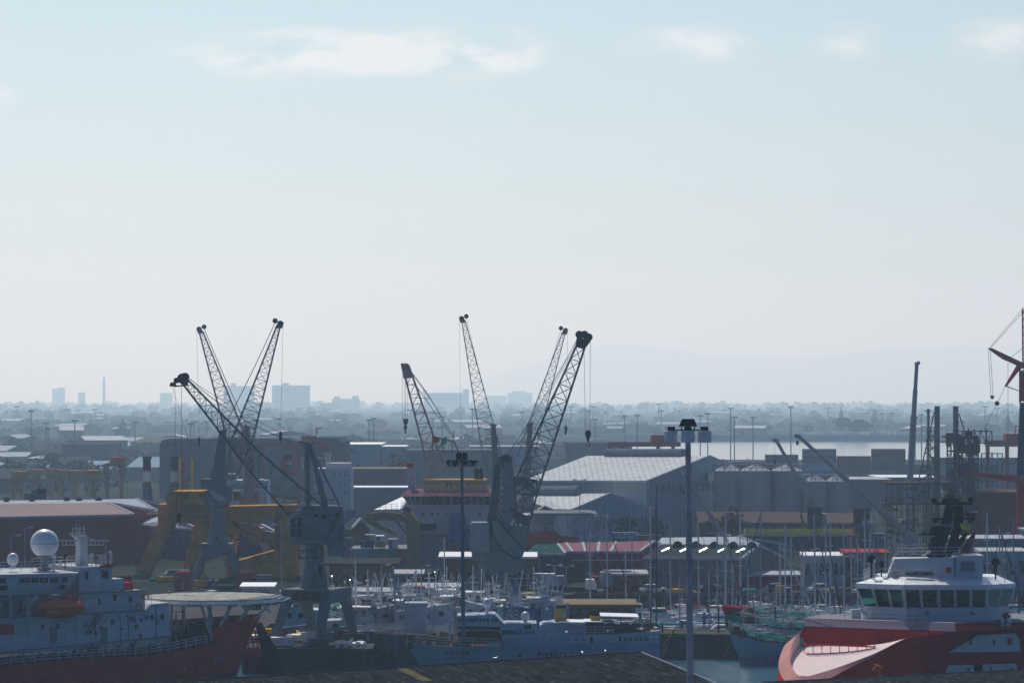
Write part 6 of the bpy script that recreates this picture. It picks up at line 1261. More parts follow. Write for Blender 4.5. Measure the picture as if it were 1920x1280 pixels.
# its yellow knuckle boom crane
kc = empty('knuckle_crane', tuple(at(775, 1062, 548))[:2]+(0,), 0, 'dull yellow knuckle-boom crane folded on the deck of the offshore ship', 'crane'); fr = Frame(kc.location)
D('kn_yellow', (.33, .22, .10), .6, rust=.2)
mb = MB(); a = fr.xz(775, 975)[1]; mb.lathe([(1.1, 2), (1.1, a), (1.0, a+.01)], (0, 0, 0), 14); mb.lathe([(1.25, fr.xz(0, 1012)[1]), (1.25, fr.xz(0, 1009)[1])], (0, 0, 0), 14); mb.build('pedestal', 'kn_yellow', kc)
mb = MB(); mb.prism([fr.xz(x, y, 0) for x, y in ((755, 957), (770, 958), (784, 975), (784, 1000), (764, 1000), (764, 985))], -1.2, 1.2); mb.build('slew_column', 'kn_yellow', kc)
mb = MB(); mb.prism([fr.xz(x, y, 0) for x, y in ((764, 972), (752, 962), (720, 958), (690, 962), (682, 972), (684, 980), (696, 976), (725, 974), (752, 978))], -.7, .7); mb.build('main_boom', 'kn_yellow', kc)
mb = MB(); mb.prism([fr.xz(x, y, 0) for x, y in ((684, 974), (692, 982), (742, 1004), (744, 996), (700, 976))], -.5, .5); mb.build('folding_boom', 'kn_yellow', kc)
mb = MB(); vline(mb, fr, [(762, 1000), (742, 975)], .3); mb.build('hydraulic_ram', 'grey_paint', kc); mb = MB(); vline(mb, fr, [(700, 966), (712, 988)], .2); mb.build('hydraulic_ram', 'grey_paint', kc)
mb = MB(); mb.lathe([(.7, -.8), (.7, .8)], fr.p(763, 957, 0), 12, 'y'); mb.rail([fr.p(690, 961, -.6), fr.p(745, 957, -.6)], 1.2, .04, 1); mb.build('winch', 'steel_dark', kc)
# red hulled ship with helideck truss, right of centre
rs = empty('survey_ship', tuple(at(1030, 1025, 610))[:2]+(0,), 0, 'bright red bow of a distant ship behind the red and green sheds', 'ship'); fr = Frame(rs.location)
mb = MB(); mb.loft([[fr.p(950, 998, 0), fr.p(950, 998, 14), fr.p(950, 1040, 14), fr.p(950, 1040, 0)], [fr.p(1045, 996, 0), fr.p(1045, 996, 14), fr.p(1045, 1040, 12), fr.p(1045, 1040, 2)], [fr.p(1052, 1004, 1), fr.p(1052, 1004, 13), fr.p(1050, 1040, 10), fr.p(1050, 1040, 4)], [fr.p(1086, 1006, 6.5), fr.p(1086, 1006, 7.5), fr.p(1068, 1040, 7.5), fr.p(1068, 1040, 6.5)]]); mb.build('hull', 'hull_red', rs)
SB(fr, rs, 'deckhouse', 'ship_far_white', 955, 965, 1012, 998, 2, 12); mb = MB(); mb.prism([fr.xz(x, y, 1.9) for x, y in ((1012, 965), (1020, 998), (1012, 998))], 2, 12); mb.build('deckhouse_end', 'ship_far_white', rs)
mb = MB(); mb.prism([fr.xz(x, y, -2) for x, y in ((998, 961), (1105, 961), (1120, 963), (1105, 966), (998, 966))], -3, 14); hd2 = mb.build('helideck', 'grey_paint', rs)
mb = MB()
for (x0, x1) in ((1018, 1034), (1045, 1034), (1060, 1070), (1095, 1070), (1034, 1018), (1110, 1085)): vline(mb, fr, [(x0, 966), (x1, 996)], .16, 1); vline(mb, fr, [(x0, 966), (x1, 996)], .14, 9)
mb.rail([fr.p(1020, 996, 0), fr.p(1050, 996, 0)], 1.1, .06, 1.2); mb.build('strut', 'white_dull', hd2)
# yellow gantry / gangway
yc = empty('yard_gantry', tuple(at(420, 1090, 560))[:2]+(0,), 0, 'big ochre yellow yard crane with leaning box legs behind the red survey ship', 'crane'); fr = Frame(yc.location)
def YP(name, pts, c0, c1, m='yellow_crane'): mb = MB(); mb.prism([fr.xz(x, y, (c0+c1)/2) for x, y in pts], c0, c1); return mb.build(name, m, yc)
YP('leg', [(316, 975), (334, 975), (292, 1058), (272, 1100), (248, 1100), (262, 1060)], -5, -3); YP('leg', [(300, 975), (318, 975), (284, 1050), (262, 1090), (246, 1090)], 4, 6)
YP('leg', [(376, 980), (398, 990), (398, 1010), (386, 1040), (378, 1090), (354, 1090), (362, 1020)], -5, -3); YP('leg', [(366, 978), (384, 984), (370, 1040), (356, 1085), (340, 1085), (352, 1030)], 4, 6)
YP('machinery_house', [(318, 925), (330, 919), (426, 919), (426, 944), (318, 944)], -5, 5); YP('cross_beam', [(300, 944), (430, 944), (426, 962), (398, 986), (366, 980), (300, 976)], -3.5, 3.5)
YP('boom_girder', [(420, 948), (556, 945), (558, 956), (520, 968), (486, 981), (470, 978), (420, 975)], -3, 3); YP('boom_girder', [(422, 976), (440, 976), (520, 1004), (522, 1024), (440, 1002), (422, 996)], -2, 0)
YP('pedestal', [(517, 966), (556, 962), (556, 1030), (517, 1030)], -3, 3); YP('base_house', [(444, 1050), (556, 1020), (558, 1082), (444, 1082)], -4, 4); YP('post', [(424, 1000), (430, 1000), (434, 1082), (426, 1082)], -1, 1); YP('post', [(438, 1000), (446, 1004), (440, 1082), (434, 1082)], 2, 3)
YP('counterweight', [(480, 985), (496, 1000), (484, 1022), (468, 1015)], -1.5, 1.5, 'crane_pink')
for (x0, y0, x1, y1, c_) in ((330, 975, 274, 1098, -5.2), (392, 1000, 372, 1088, -5.2), (520, 968, 520, 1030, -3.2), (552, 966, 553, 1030, -3.2)):
    mb = MB(); a = fr.p(x0, y0, c_); b_ = fr.p(x1, y1, c_)
    for s_ in (-.25, .25): mb.bar(a+Vector((s_, 0, 0)), b_+Vector((s_, 0, 0)), .05)
    for k in range(16): q = a.lerp(b_, k/15); mb.bar(q+Vector((-.25, 0, 0)), q+Vector((.25, 0, 0)), .04)
    mb.build('ladder', 'steel_dark', yc)
mb = MB()
for k in range(7): x = 330+k*14; mb.bar(fr.p(x, 922, -5.1), fr.p(x, 942, -5.1), .12)
for k in range(9): x = 432+k*13; mb.bar(fr.p(x, 950, -3.1), fr.p(x, 972-max(0, (x-470))*.2, -3.1), .1)
mb.build('stiffener', 'yellow_crane', yc)['kind'] = 'stuff'
for x in (345, 372, 398): YP('window', [(x, 926), (x+8, 926), (x+8, 933), (x, 933)], -5.25, -5.0, 'glass_dark')
mb = MB(); mb.rope(fr.p(430, 972, -2.4), fr.p(520, 1000, -1.5), 1.5, .12); mb.rope(fr.p(400, 962, -3.7), fr.p(470, 1000, -1.8), 2.5, .12); mb.build('hose', 'black', yc)
YP('walkway', [(275, 962), (400, 962), (400, 965), (275, 965)], -5.4, -4.4)
YP('yellow_skip', [(512, 1064), (538, 1062), (538, 1082), (512, 1082)], -6, -4.5, 'yellow')
mb = MB(); mb.rail([fr.p(425, 946, -2.8), fr.p(556, 943, -2.8)], 1.2, .04, 1.3); mb.rail([fr.p(275, 962, -5.2), fr.p(400, 962, -5.2)], 1.1, .04, 1.3); mb.rail([fr.p(318, 919, -4.8), fr.p(426, 919, -4.8)], 1.1, .04, 1.5); mb.build('railing', 'yellow_crane', yc)
# blue/red striped winch towers left
for i, (x0, w_) in enumerate(((268, 13), (320, 11))):
    r = empty('mooring_tower', tuple(at(x0+6, 960, 690))[:2]+(0,), 0, 'dark blue tower with white and red bands, '+('left' if i == 0 else 'right')+' one behind the maroon shed', 'tower', 'banded blue winch towers'); fr = Frame(r.location)
    SB(fr, r, 'shaft', 'steel_dark', x0, 858, x0+w_, 884, -1, 1); SB(fr, r, 'band', 'red_gantry', x0, 880, x0+w_, 884, -1.05, 1.05); SB(fr, r, 'band', 'white_dull', x0, 884, x0+w_, 903, -1.02, 1.02); SB(fr, r, 'band', 'red_gantry', x0, 903, x0+w_, 907, -1.05, 1.05)
    mb = MB(); mb.prism([fr.xz(x, y, -1) for x, y in ((x0, 907), (x0+w_, 907), (x0+w_+4, 945), (x0+w_+4, 975), (x0-10*(i), 975), (x0-8*i, 935))], -1.5, 1.5); mb.build('base', 'wall_blue', r)
    SB(fr, r, 'cap', 'steel_dark', x0-1, 856, x0+w_+1, 860, -1.3, 1.3)
for x0, m in ((335, 'yellow'), (342, 'red_gantry'), (352, 'wall_bluegrey'), (358, 'yellow')):
    r = empty('post', tuple(at(x0+2, 930, 680))[:2]+(0,), 0, {'yellow': 'yellow upright jetty pile behind the gantry house', 'red_gantry': 'thin red upright jetty pile', 'wall_bluegrey': 'blue-grey upright jetty pile'}[m], 'pile'); fr = Frame(r.location); SB(fr, r, 'shaft', m, x0, 860, x0+4, 930, -.3, .3); SB(fr, r, 'collar', 'grey_paint', x0-.5, 905, x0+4.5, 908, -.4, .4)
# offshore rig module at right
rg = empty('oil_rig', tuple(at(1760, 1040, 650))[:2]+(0,), 0, 'dark offshore rig of dense steel lattice with two tall round legs', 'oil rig'); fr = Frame(rg.location)
for x in (1757, 1792):
    mb = MB(); q = fr.p(x, 763, 0); mb.lathe([(.55, 0), (.55, q.z), (.6, q.z+.02), (.6, q.z+.2)], (q.x, 0, 0), 12); mb.build('leg', 'crane_grey', rg)
mb = MB(); vline(mb, fr, [(1741, 766), (1741, 1000)], .28, 3); vline(mb, fr, [(1738, 766), (1738, 940)], .08, 2); mb.build('leg', 'crane_grey', rg)
mb = MB()
for (a, b_) in (((1752, 772), (1721, 905)), ((1721, 905), (1742, 888)), ((1730, 870), (1755, 885)), ((1798, 775), (1812, 820)), ((1728, 880), (1748, 895)), ((1742, 850), (1752, 868)), ((1740, 815), (1755, 818)), ((1732, 852), (1750, 840)), ((1750, 840), (1735, 825))): vline(mb, fr, [a, b_], .16, 1)
random.seed(21)
def scaff(x0, x1, y0, y1, nx, ny, c0, c1, r_=.09, dens=.6):
    for i in range(nx+1):
        x = x0+(x1-x0)*i/nx
        for c_ in (c0, c1): mb.bar(fr.p(x, y0+random.uniform(-6, 4), c_), fr.p(x, y1, c_), r_*random.uniform(.8, 1.9))
    for j in range(ny+1):
        y = y0+(y1-y0)*j/ny
        for c_ in (c0, c1): mb.bar(fr.p(x0, y, c_), fr.p(x1, y, c_), r_*random.uniform(.7, 2))
    for i in range(nx):
        for j in range(ny):
            xa, xb = x0+(x1-x0)*i/nx, x0+(x1-x0)*(i+1)/nx; ya_, yb = y0+(y1-y0)*j/ny, y0+(y1-y0)*(j+1)/ny
            for c_ in (c0, c1):
                if random.random() < dens: mb.bar(fr.p(xa, ya_, c_), fr.p(xb, yb, c_), r_*.8) if random.random() < .5 else mb.bar(fr.p(xb, ya_, c_), fr.p(xa, yb, c_), r_*.8)
scaff(1662, 1790, 908, 1030, 13, 5, -3, 5); scaff(1776, 1834, 822, 1030, 8, 9, -3, 4, .13, .8); scaff(1738, 1752, 808, 905, 2, 6, 1, 3, .06); scaff(1655, 1672, 930, 985, 3, 3, -4, -2, .07); scaff(1794, 1860, 808, 830, 6, 1, 2, 3, .1, 1); scaff(1840, 1880, 850, 1030, 4, 7, 0, 4, .08, .7)
mb.build('lattice_frame', 'steel_lattice', rg)
mb = MB()
for k in range(110):
    x = random.uniform(1778, 1832); y = random.uniform(815, 1010); q = fr.p(x, y, random.uniform(-1, 3)); s_ = random.uniform(.3, 1.0); mb.box(q.x-s_*.8, q.x+s_*.8, q.y-.5, q.y+.5, q.z-s_, q.z+s_)
for k in range(50):
    x = random.uniform(1660, 1780); y = random.uniform(906, 1015); q = fr.p(x, y, random.uniform(-1, 4)); s_ = random.uniform(.2, .6); mb.box(q.x-s_*1.2, q.x+s_*1.2, q.y-.5, q.y+.5, q.z-s_*.6, q.z+s_*.6)
mb.build('module_equipment', 'steel_lattice', rg)['kind'] = 'stuff'
mb = MB(); pbox(fr, mb, 1660, 1790, 904, 909, -3.4, 5.4); pbox(fr, mb, 1655, 1790, 943, 946, -3.4, 5.4); pbox(fr, mb, 1776, 1834, 817, 821, -3.4, 4.4); pbox(fr, mb, 1766, 1780, 827, 829, -3, 0); mb.build('deck', 'steel_lattice', rg)
mb = MB()
for x in (1713, 1735, 1745): pbox(fr, mb, x, x+3.5, 930, 1030, 5.5, 6)
mb.build('riser', 'rust_brown', rg)
# yellow railed jetty
yj = empty('jetty_gangway', tuple(at(1500, 1015, 640))[:2]+(0,), 0, 'long bright yellow netted rail in front of the brown-roofed building', 'gangway'); fr = Frame(yj.location)
mb = MB(); n = 50; rows_ = []
for j in range(3): rows_.append([fr.p(1394+(206)*i/n, 991+6*j+random.uniform(-.6, .6), -.2+random.uniform(-.15, .15)) for i in range(n+1)])
grid(mb, rows_); mb.build('netting', 'yellow_net', yj)
mb = MB(); pbox(fr, mb, 1388, 1606, 1003, 1005, -1, 2); mb.rail([fr.p(1392, 1003, -.6), fr.p(1604, 1003, -.6)], 1.5, .04, 1.4); mb.build('deck', 'white_dull', yj)
SB(fr, yj, 'hull', 'steel_dark', 1388, 1006, 1606, 1032, 0, 8)
# ---------------------------------------------------------------- masts, marina, small craft, vehicles, people
# three-drum floodlight mast, right of centre
fm = empty('floodlight_mast', tuple(at(1296, 1280, 250))[:2]+(0,), 0, 'tall grey mast in front with three white drum floodlights on top', 'light mast'); fr = Frame(fm.location)
D('pole_grey', (.48, .48, .48), .5, var=.6, scale=.35)
zt = fr.xz(1290, 829)[1]; x_t = fr.p(1290, 829).x; mb = MB(); mb.bar((0, 0, 0), (x_t, 0, zt), .32, 12, .22); mb.build('pole', 'pole_grey', fm)
D('drum_white', (.86, .87, .87), .5, rust=.2, scale=2)
for x in (1258.5, 1290, 1321):
    q = fr.p(x, 829, 0 if x != 1290 else -.5); z1 = fr.xz(x, 808)[1]; mb = MB(); mb.lathe([(.5, q.z), (.55, q.z+.05), (.53, z1), (.48, z1+.05)], (q.x, q.y, 0), 16); dr = mb.build('lamp_drum', 'drum_white', fm)
    mb = MB(); z2 = z1+.35; mb.lathe([(.3, z1+.05), (.3, z2)], (q.x, q.y, 0), 12); mb.build('lamp_housing', 'black', dr)
mb = MB(); a = fr.xz(1274, 799)[1]; b_ = fr.xz(1274, 785)[1]; xc = fr.p(1290, 790).x
mb.hexa([(xc-.7, -.6, a), (xc+.7, -.6, a), (xc+.7, .6, a), (xc-.7, .6, a), (xc-.45, -.4, b_), (xc+.45, -.4, b_), (xc+.45, .4, b_), (xc-.45, .4, b_)]); mb.build('hood', 'steel_dark', fm)
mb = MB(); z1 = fr.xz(1290, 806)[1]; mb.bar((xc-1.6, 0, z1), (xc+1.6, 0, z1), .07); mb.bar((xc, -1, z1), (xc, 1, z1), .07); mb.bar((xc-.5, 0, z1), (xc-.5, 0, a), .07); mb.bar((xc+.5, 0, z1), (xc+.5, 0, a), .07); mb.bar((xc, 0, zt-.05), (xc, 0, a), .2, 8); mb.build('head_frame', 'steel_dark', fm)
# slimmer floodlight mast near the dark crane
fm = empty('floodlight_mast', tuple(at(870, 1245, 310))[:2]+(0,), 0, 'slim green-grey mast left of the dark crane with a ring of black floodlights', 'light mast'); fr = Frame(fm.location)
zt = fr.xz(866, 868)[1]; x_t = fr.p(866, 868).x; mb = MB(); mb.bar((0, 0, 0), (x_t, 0, zt), .24, 10, .13); mb.build('pole', 'crane_grey', fm)
mb = MB(); n = 12
for k in range(n): a0 = 2*math.pi*k/n; a1 = 2*math.pi*(k+1)/n; mb.bar((x_t+1.0*math.cos(a0), 1.0*math.sin(a0), zt-.1), (x_t+1.0*math.cos(a1), 1.0*math.sin(a1), zt-.1), .06)
for k in range(4): a0 = math.pi*k/4; mb.bar((x_t-1*math.cos(a0), -math.sin(a0), zt-.1), (x_t+1*math.cos(a0), math.sin(a0), zt-.1), .06)
mb.bar((x_t, 0, zt-.2), (x_t, 0, zt+.4), .25, 8); mb.build('lamp_ring', 'steel_dark', fm)
for k in range(10):
    a0 = 2*math.pi*(k+.3)/10; c_ = Vector((x_t+1.25*math.cos(a0), 1.25*math.sin(a0), zt+.05)); mb = MB(); d = Vector((math.cos(a0), math.sin(a0), -.6)).normalized(); mb.bar(c_-d*.15, c_+d*.25, .24, 6, .33); fo = mb.build('floodlight', 'steel_dark', fm); mb = MB(); mb.bar(c_+d*.252, c_+d*.27, .28, 8); mb.build('lens', 'mast_grey', fo)
for s_ in (-.28, .28): mb = MB(); mb.lathe([(.25, zt+.3), (.3, zt+.75), (.18, zt+1.05)], (x_t+s_, 0, 0), 8); mb.build('control_box', 'black', fm)
# street lamps and small floodlights on the quay
def lamp(px, ytop, Y, label, arms=2, z0=0, grp='double-armed lamp posts on the quays'):
    r = empty('lamp_post', tuple(at(px, 1100, Y))[:2]+(z0,), 0, label, 'lamp post', grp); fr = Frame(r.location); zt = fr.xz(px, ytop)[1]
    MB().bar((0, 0, 0), (0, 0, zt), .11, 6, .07).build('pole', 'mast_grey', r)
    for s_ in ((-1, 1) if arms == 2 else (1,)):
        mb = MB(); mb.bar((0, 0, zt), (s_*.8, 0, zt+.15), .05); mb.bar((s_*.7, 0, zt+.12), (s_*1.3, 0, zt+.18), .13, 6); mb.build('lamp_head', 'white_dull', r)
for px, yt, Y in ((1087, 900, 600), (1181, 919, 590), (1128, 968, 560), (1185, 1003, 530), (1220, 952, 600), (1390, 948, 640), (528, 985, 420), (1100, 1008, 545), (1012, 1028, 535), (1040, 1060, 520), (1062, 1062, 520)):
    lamp(px, yt, Y, 'double-armed grey lamp post on the quay')
for px, yt, Y in ((20, 1005, 430), (46, 990, 480), (660, 1095, 430), (715, 1060, 440), (790, 1062, 460), (645, 1070, 470), (1520, 1030, 560), (1880, 1000, 560), (1820, 960, 600), (1645, 1010, 560)):
    lamp(px, yt, Y, 'single-armed pale lamp post between the harbour buildings', 1, grp='single-armed lamp posts')
# ---- yachts
D('yacht_white', (.78, .79, .80), .14, var=.05); D('sail_blue', (.02, .06, .25), .7); D('sail_red', (.22, .01, .02), .7); D('sail_teal', (.02, .25, .30), .7); D('wire', (.25, .27, .3), .4)
def yacht(x, Y, top_px, length=9, rz=0, cover='sail_blue', label='', mast='alu', furl=None, hull='yacht_white', z=-3):
    r = empty('sailing_yacht', (x, Y, z), rz, label, 'yacht', 'yachts moored in the marina'); L2 = length/2; bm2 = length*.16
    secs = []
    for i in range(9):
        t = i/8; xx = -L2+length*t; hb = bm2*(math.sin(math.pi*min(1, .18+.62*t)) if t > .35 else .75+.6*t) * (1 if t < .6 else max(.03, (1-t)/.4)**.6); sh = .95+.25*t*t
        secs.append([(xx, -hb*.25, -.25), (xx, -hb*.85, .25), (xx, -hb, sh), (xx, hb, sh), (xx, hb*.85, .25), (xx, hb*.25, -.25)])
    MB().loft(secs).build('hull', hull, r)
    c = MB(); c.loft([[(-L2*.35, -bm2*.6, .95), (-L2*.35, bm2*.6, .95), (-L2*.3, bm2*.5, 1.5), (-L2*.3, -bm2*.5, 1.5)], [(L2*.45, -bm2*.4, 1.0), (L2*.45, bm2*.4, 1.0), (L2*.4, bm2*.3, 1.35), (L2*.4, -bm2*.3, 1.35)]]); co_ = c.build('cabin', 'yacht_white', r)
    for s_ in (-1, 1): MB().hexa([(-L2*.2, s_*bm2*.57, 1.15), (L2*.3, s_*bm2*.46, 1.1), (L2*.3, s_*bm2*.44, 1.3), (-L2*.2, s_*bm2*.54, 1.38), (-L2*.2, s_*bm2*.62, 1.15), (L2*.3, s_*bm2*.5, 1.1), (L2*.3, s_*bm2*.48, 1.3), (-L2*.2, s_*bm2*.58, 1.38)]).build('window', 'glass_dark', co_)
    H = at(0, top_px, Y).z-z; mx_ = L2*.12
    m_ = MB(); m_.bar((mx_, 0, 1.2), (mx_-.1, 0, H), .13, 6, .09); mo = m_.build('mast', mast, r)
    m_ = MB(); 
    for f_ in ((.52, .9), (.74, .7)) if H > 12 else ((.6, .7),): m_.bar((mx_, -f_[1], H*f_[0]), (mx_, f_[1], H*f_[0]), .05); m_.bar((mx_-f_[1]*.9, -.1, H*f_[0]+.02), (mx_+f_[1]*.9, .1, H*f_[0]+.02), .05)
    m_.bar((mx_-.3, 0, H+.15), (mx_+.3, 0, H+.15), .03); m_.bar((mx_, 0, H), (mx_, 0, H+.5), .02); m_.build('spreader', mast, mo)
    m_ = MB()
    for s_ in (-1, 1): m_.bar((mx_, s_*bm2, 1.0), (mx_, s_*.9, H*.52), .02, 3); m_.bar((mx_, s_*.9, H*.52), (mx_, 0, H*.97), .02, 3)
    m_.bar((-L2, 0, 1.0), (mx_, 0, H), .02, 3); m_.bar((L2, 0, 1.2), (mx_, 0, H*.96), .035, 3); m_.build('rigging', 'wire', r)
    if furl: m_ = MB(); m_.bar((L2, 0, 1.4), (mx_+.1, 0, H*.95), .12, 6, .05); m_.build('furled_sail', furl, r)
    m_ = MB(); m_.bar((mx_, 0, 2.1), (-L2*.75, 0, 2.0), .17, 6); m_.build('sail_cover', cover, r)
    m_ = MB(); m_.rail([(-L2, -bm2*.7, 1.0), (L2*.4, -bm2*.8, 1.1), (L2*.98, -.05, 1.2)], .6, .02, 1.8, 1); m_.rail([(-L2, bm2*.7, 1.0), (L2*.4, bm2*.8, 1.1), (L2*.98, .05, 1.2)], .6, .02, 1.8, 1); m_.build('guard_rail', 'rail', r)
    return r
random.seed(31)
masts = [(1131, 968, 475), (1099, 1000, 500), (1166, 1040, 505), (1214, 952, 470), (1232, 918, 452), (1252, 985, 488), (1268, 1085, 455), (1303, 978, 500), (1338, 1000, 492), (1353, 990, 470), (1363, 955, 455), (1385, 968, 495), (1399, 976, 462), (1433, 955, 448), (1455, 1015, 505), (1474, 985, 498), (1478, 1008, 460), (1498, 1020, 478), (1522, 968, 450), (1545, 987, 488), (1562, 975, 497), (1576, 985, 470), (1590, 1000, 508), (1604, 1010, 490), (1615, 962, 500), (1625, 975, 512), (1655, 985, 505), (1672, 1000, 512), (1685, 992, 498), (1853, 962, 498), (1868, 990, 480), (1886, 1000, 505), (1905, 975, 488), (1380, 1060, 484), (1322, 1072, 445), (1452, 1095, 440), (1640, 940, 494)]
covs = ['sail_blue', 'sail_blue', 'sail_teal', 'steel_dark', 'sail_red', 'white_dull']
for i, (px, yt, Y) in enumerate(masts):
    x = at(px, 1100, Y).x; cv = random.choice(covs); bl = px == 1232
    fu = {1353: 'sail_red', 1433: 'sail_blue', 1522: 'sail_blue', 1232: 'steel_dark', 1545: 'black'}.get(px) or random.choice([None, None, 'white_dull', 'steel_dark'])
    rz = random.choice([0, 0, .15, -.2, math.pi, math.pi+.2, R(60), R(-60), R(100)])
    cn = {'sail_blue': 'blue', 'sail_teal': 'teal', 'steel_dark': 'charcoal', 'sail_red': 'dark red', 'white_dull': 'off-white'}[cv]
    zone = 'below the red shed' if px < 1225 else 'below the dormered grey shed' if px < 1400 else 'below the yellow rail' if px < 1600 else 'left of the supply ship mast' if px < 1700 else 'right of the supply ship bridge'
    yacht(x, Y, yt, random.uniform(7.5, 11), rz, cv, 'yacht with one tall black mast left of the three-drum light mast' if bl else 'white yacht with '+cn+' sail cover, moored '+zone, 'black_mast' if bl else random.choice(['alu', 'mast_grey', 'alu']), fu)
# motor boats
def motorboat(x, Y, L_=7, rz=0, label='', hull='yacht_white', z=-3, cab=1.9, group='motor boats in the marina'):
    r = empty('motor_boat', (x, Y, z), rz, label, 'motor boat', group); L2 = L_/2; b_ = L_*.17; secs = []
    for i in range(8):
        t = i/7; xx = -L2+L_*t; hb = b_*(1 if t < .55 else max(.04, ((1-t)/.45))**.6); sh = .8+.5*t*t
        secs.append([(xx, -hb*.4, -.2), (xx, -hb*.9, .3), (xx, -hb, sh), (xx, hb, sh), (xx, hb*.9, .3), (xx, hb*.4, -.2)])
    MB().loft(secs).build('hull', hull, r)
    c = MB(); c.loft([[(-L2*.4, -b_*.75, .85), (L2*.35, -b_*.7, .95), (L2*.35, b_*.7, .95), (-L2*.4, b_*.75, .85)], [(-L2*.35, -b_*.65, cab), (L2*.12, -b_*.6, cab), (L2*.12, b_*.6, cab), (-L2*.35, b_*.65, cab)]]); co_ = c.build('cabin', 'white_paint', r)
    MB().hexa([(-L2*.3, -b_*.75, cab-.6), (L2*.15, -b_*.7, cab-.6), (L2*.15, b_*.7, cab-.6), (-L2*.3, b_*.75, cab-.6), (-L2*.3, -b_*.7, cab-.2), (L2*.12, -b_*.66, cab-.2), (L2*.12, b_*.66, cab-.2), (-L2*.3, b_*.7, cab-.2)]).build('window', 'glass_dark', co_)
    m_ = MB(); m_.rail([(L2*.2, -b_*.9, 1.0), (L2*.96, 0, 1.3), (L2*.2, b_*.9, 1.0)], .6, .025, .8, 1); m_.bar((-L2*.2, 0, cab), (-L2*.25, 0, cab+1.3), .05); m_.bar((-L2*.22, -.5, cab+.8), (-L2*.22, .5, cab+.8), .05); m_.build('railing', 'rail', r)
    return r
for px, Y, L_, hull, lab in ((1068, 492, 6, 'yacht_white', 'white'), (1110, 480, 7.5, 'yacht_white', 'white'), (1150, 490, 8, 'yacht_white', 'white'), (1190, 500, 6.5, 'yacht_white', 'white'), (1205, 470, 7, 'grey_paint', 'grey'), (1240, 485, 9, 'yacht_white', 'white'), (1275, 495, 7, 'yacht_white', 'white'), (1280, 465, 8, 'yacht_white', 'white'), (1320, 480, 8, 'blue_paint', 'blue'), (1345, 500, 9, 'yacht_white', 'white'), (1350, 458, 9, 'yacht_white', 'white'), (1370, 485, 7, 'yacht_white', 'white'), (1410, 500, 7, 'yacht_white', 'white'), (1425, 480, 6, 'blue_paint', 'blue'), (1440, 497, 7.5, 'yacht_white', 'white'), (1480, 475, 7, 'yacht_white', 'white'), (1500, 498, 8, 'yacht_white', 'white'), (1530, 480, 7, 'light_blue', 'light blue'), (1545, 500, 6, 'yacht_white', 'white'), (1570, 490, 7, 'light_blue', 'light blue'), (1590, 475, 6.5, 'yacht_white', 'white'), (1640, 500, 7, 'yacht_white', 'white'), (1900, 470, 7, 'yacht_white', 'white'), (1895, 500, 8, 'blue_paint', 'blue')):
    zone = 'under the red shed' if px < 1225 else 'near the three-drum light mast' if px < 1400 else 'under the yellow rail' if px < 1600 else 'behind the supply ship bridge'
    motorboat(at(px, 1100, Y).x, Y, L_, random.choice([0, math.pi, R(70), R(110), .3]), lab+' motor boat with small cabin '+zone, hull, cab=random.uniform(1.8, 2.6))
# pontoons
for k, (x0, x1, Y) in enumerate(((12, 95, 507-6), (12, 95, 487), (14, 80, 468), (20, 75, 451))):
    r = empty('pontoon', (x0, Y, -3), 0, ['rear', 'second', 'third', 'front'][k]+'most grey floating pontoon with piles in the marina' if k in (0, 3) else ['', 'long grey floating pontoon between the rear yachts', 'grey floating pontoon between the front yachts'][k], 'pontoon', 'floating pontoons in the marina')
    MB().box(0, x1-x0, -.8, .8, -.2, .45).build('deck', 'concrete', r)
    for i in range(7): MB().bar(((x1-x0)*(i+.5)/7, 1.0, -1.2), ((x1-x0)*(i+.5)/7, 1.0, 2.8), .18, 8).build('pile', 'steel_dark', r)
    for i in range(9): MB().box((x1-x0)*(i+.5)/9-.15, (x1-x0)*(i+.5)/9+.15, -.6, -.3, .452, 1.4).build('power_post', 'white_dull', r)
# mole railing, bollards, posts
r = empty('quay_railing', (20, 425.5, 0), 0, 'rusty brown rail with dark posts along the stone mole', 'railing'); mb = MB(); mb.bar((0, .5, .7), (19, -2.2, .7), .06); mb.bar((0, .5, .35), (19, -2.2, .35), .05); mb.build('rail', 'rust_brown', r)
for k in range(6): mb = MB(); mb.bar((k*3.7, .5-k*.52, 0), (k*3.7, .5-k*.52, 3.6 if k in (1, 2, 4) else 1.1), .11, 6); mb.build('post', 'steel_dark', r)
D('verge', (.10, .10, .05), .95, var=.5, scale=3)
o = MB().add([(19.6, 424.8, .012), (39.9, 421.8, .012), (39.9, 424.6, .012), (19.6, 427.6, .012)], [(0, 1, 2, 3)]).build('ground_cover', 'verge'); o['kind'] = 'stuff'
def bollard(x, Y, lab, m='yellow'):
    r = empty('bollard', (x, Y, 0), 0, lab, 'bollard'); MB().lathe([(.28, 0), (.2, .1), (.18, .35), (.32, .45), (.3, .6), (.1, .66)], (0, 0, 0), 12).build('post', m, r); return r
bollard(21.3, 424.6, 'yellowish mooring bollard with ropes at the left end of the mole'); bollard(33, 422.8, 'mooring bollard by the green-netted boats', 'steel_dark')
for px in (633, 648, 665, 680): bollard(at(px, 1215, 401).x, 400.2, 'white mooring bollard on the dark quay end under the foreground crane', 'white_clean')
def mooring(a, b_, sag, lab, m='rust_brown'):
    a = Vector(a); r = empty('mooring_rope', a, 0, lab, 'rope'); MB().rope((0, 0, 0), Vector(b_)-a, sag, .05, 8).build('rope', m, r)
mooring((21.3, 424.3, .5), FR3.loc+FR3.p(1236, 1210, 2), .4, 'rope from the yellow bollard to the numbered vessel stern'); mooring((21.4, 424.2, .5), tuple(at(1241, 1231, 414)), .2, 'rope hanging from the yellow bollard into the water')
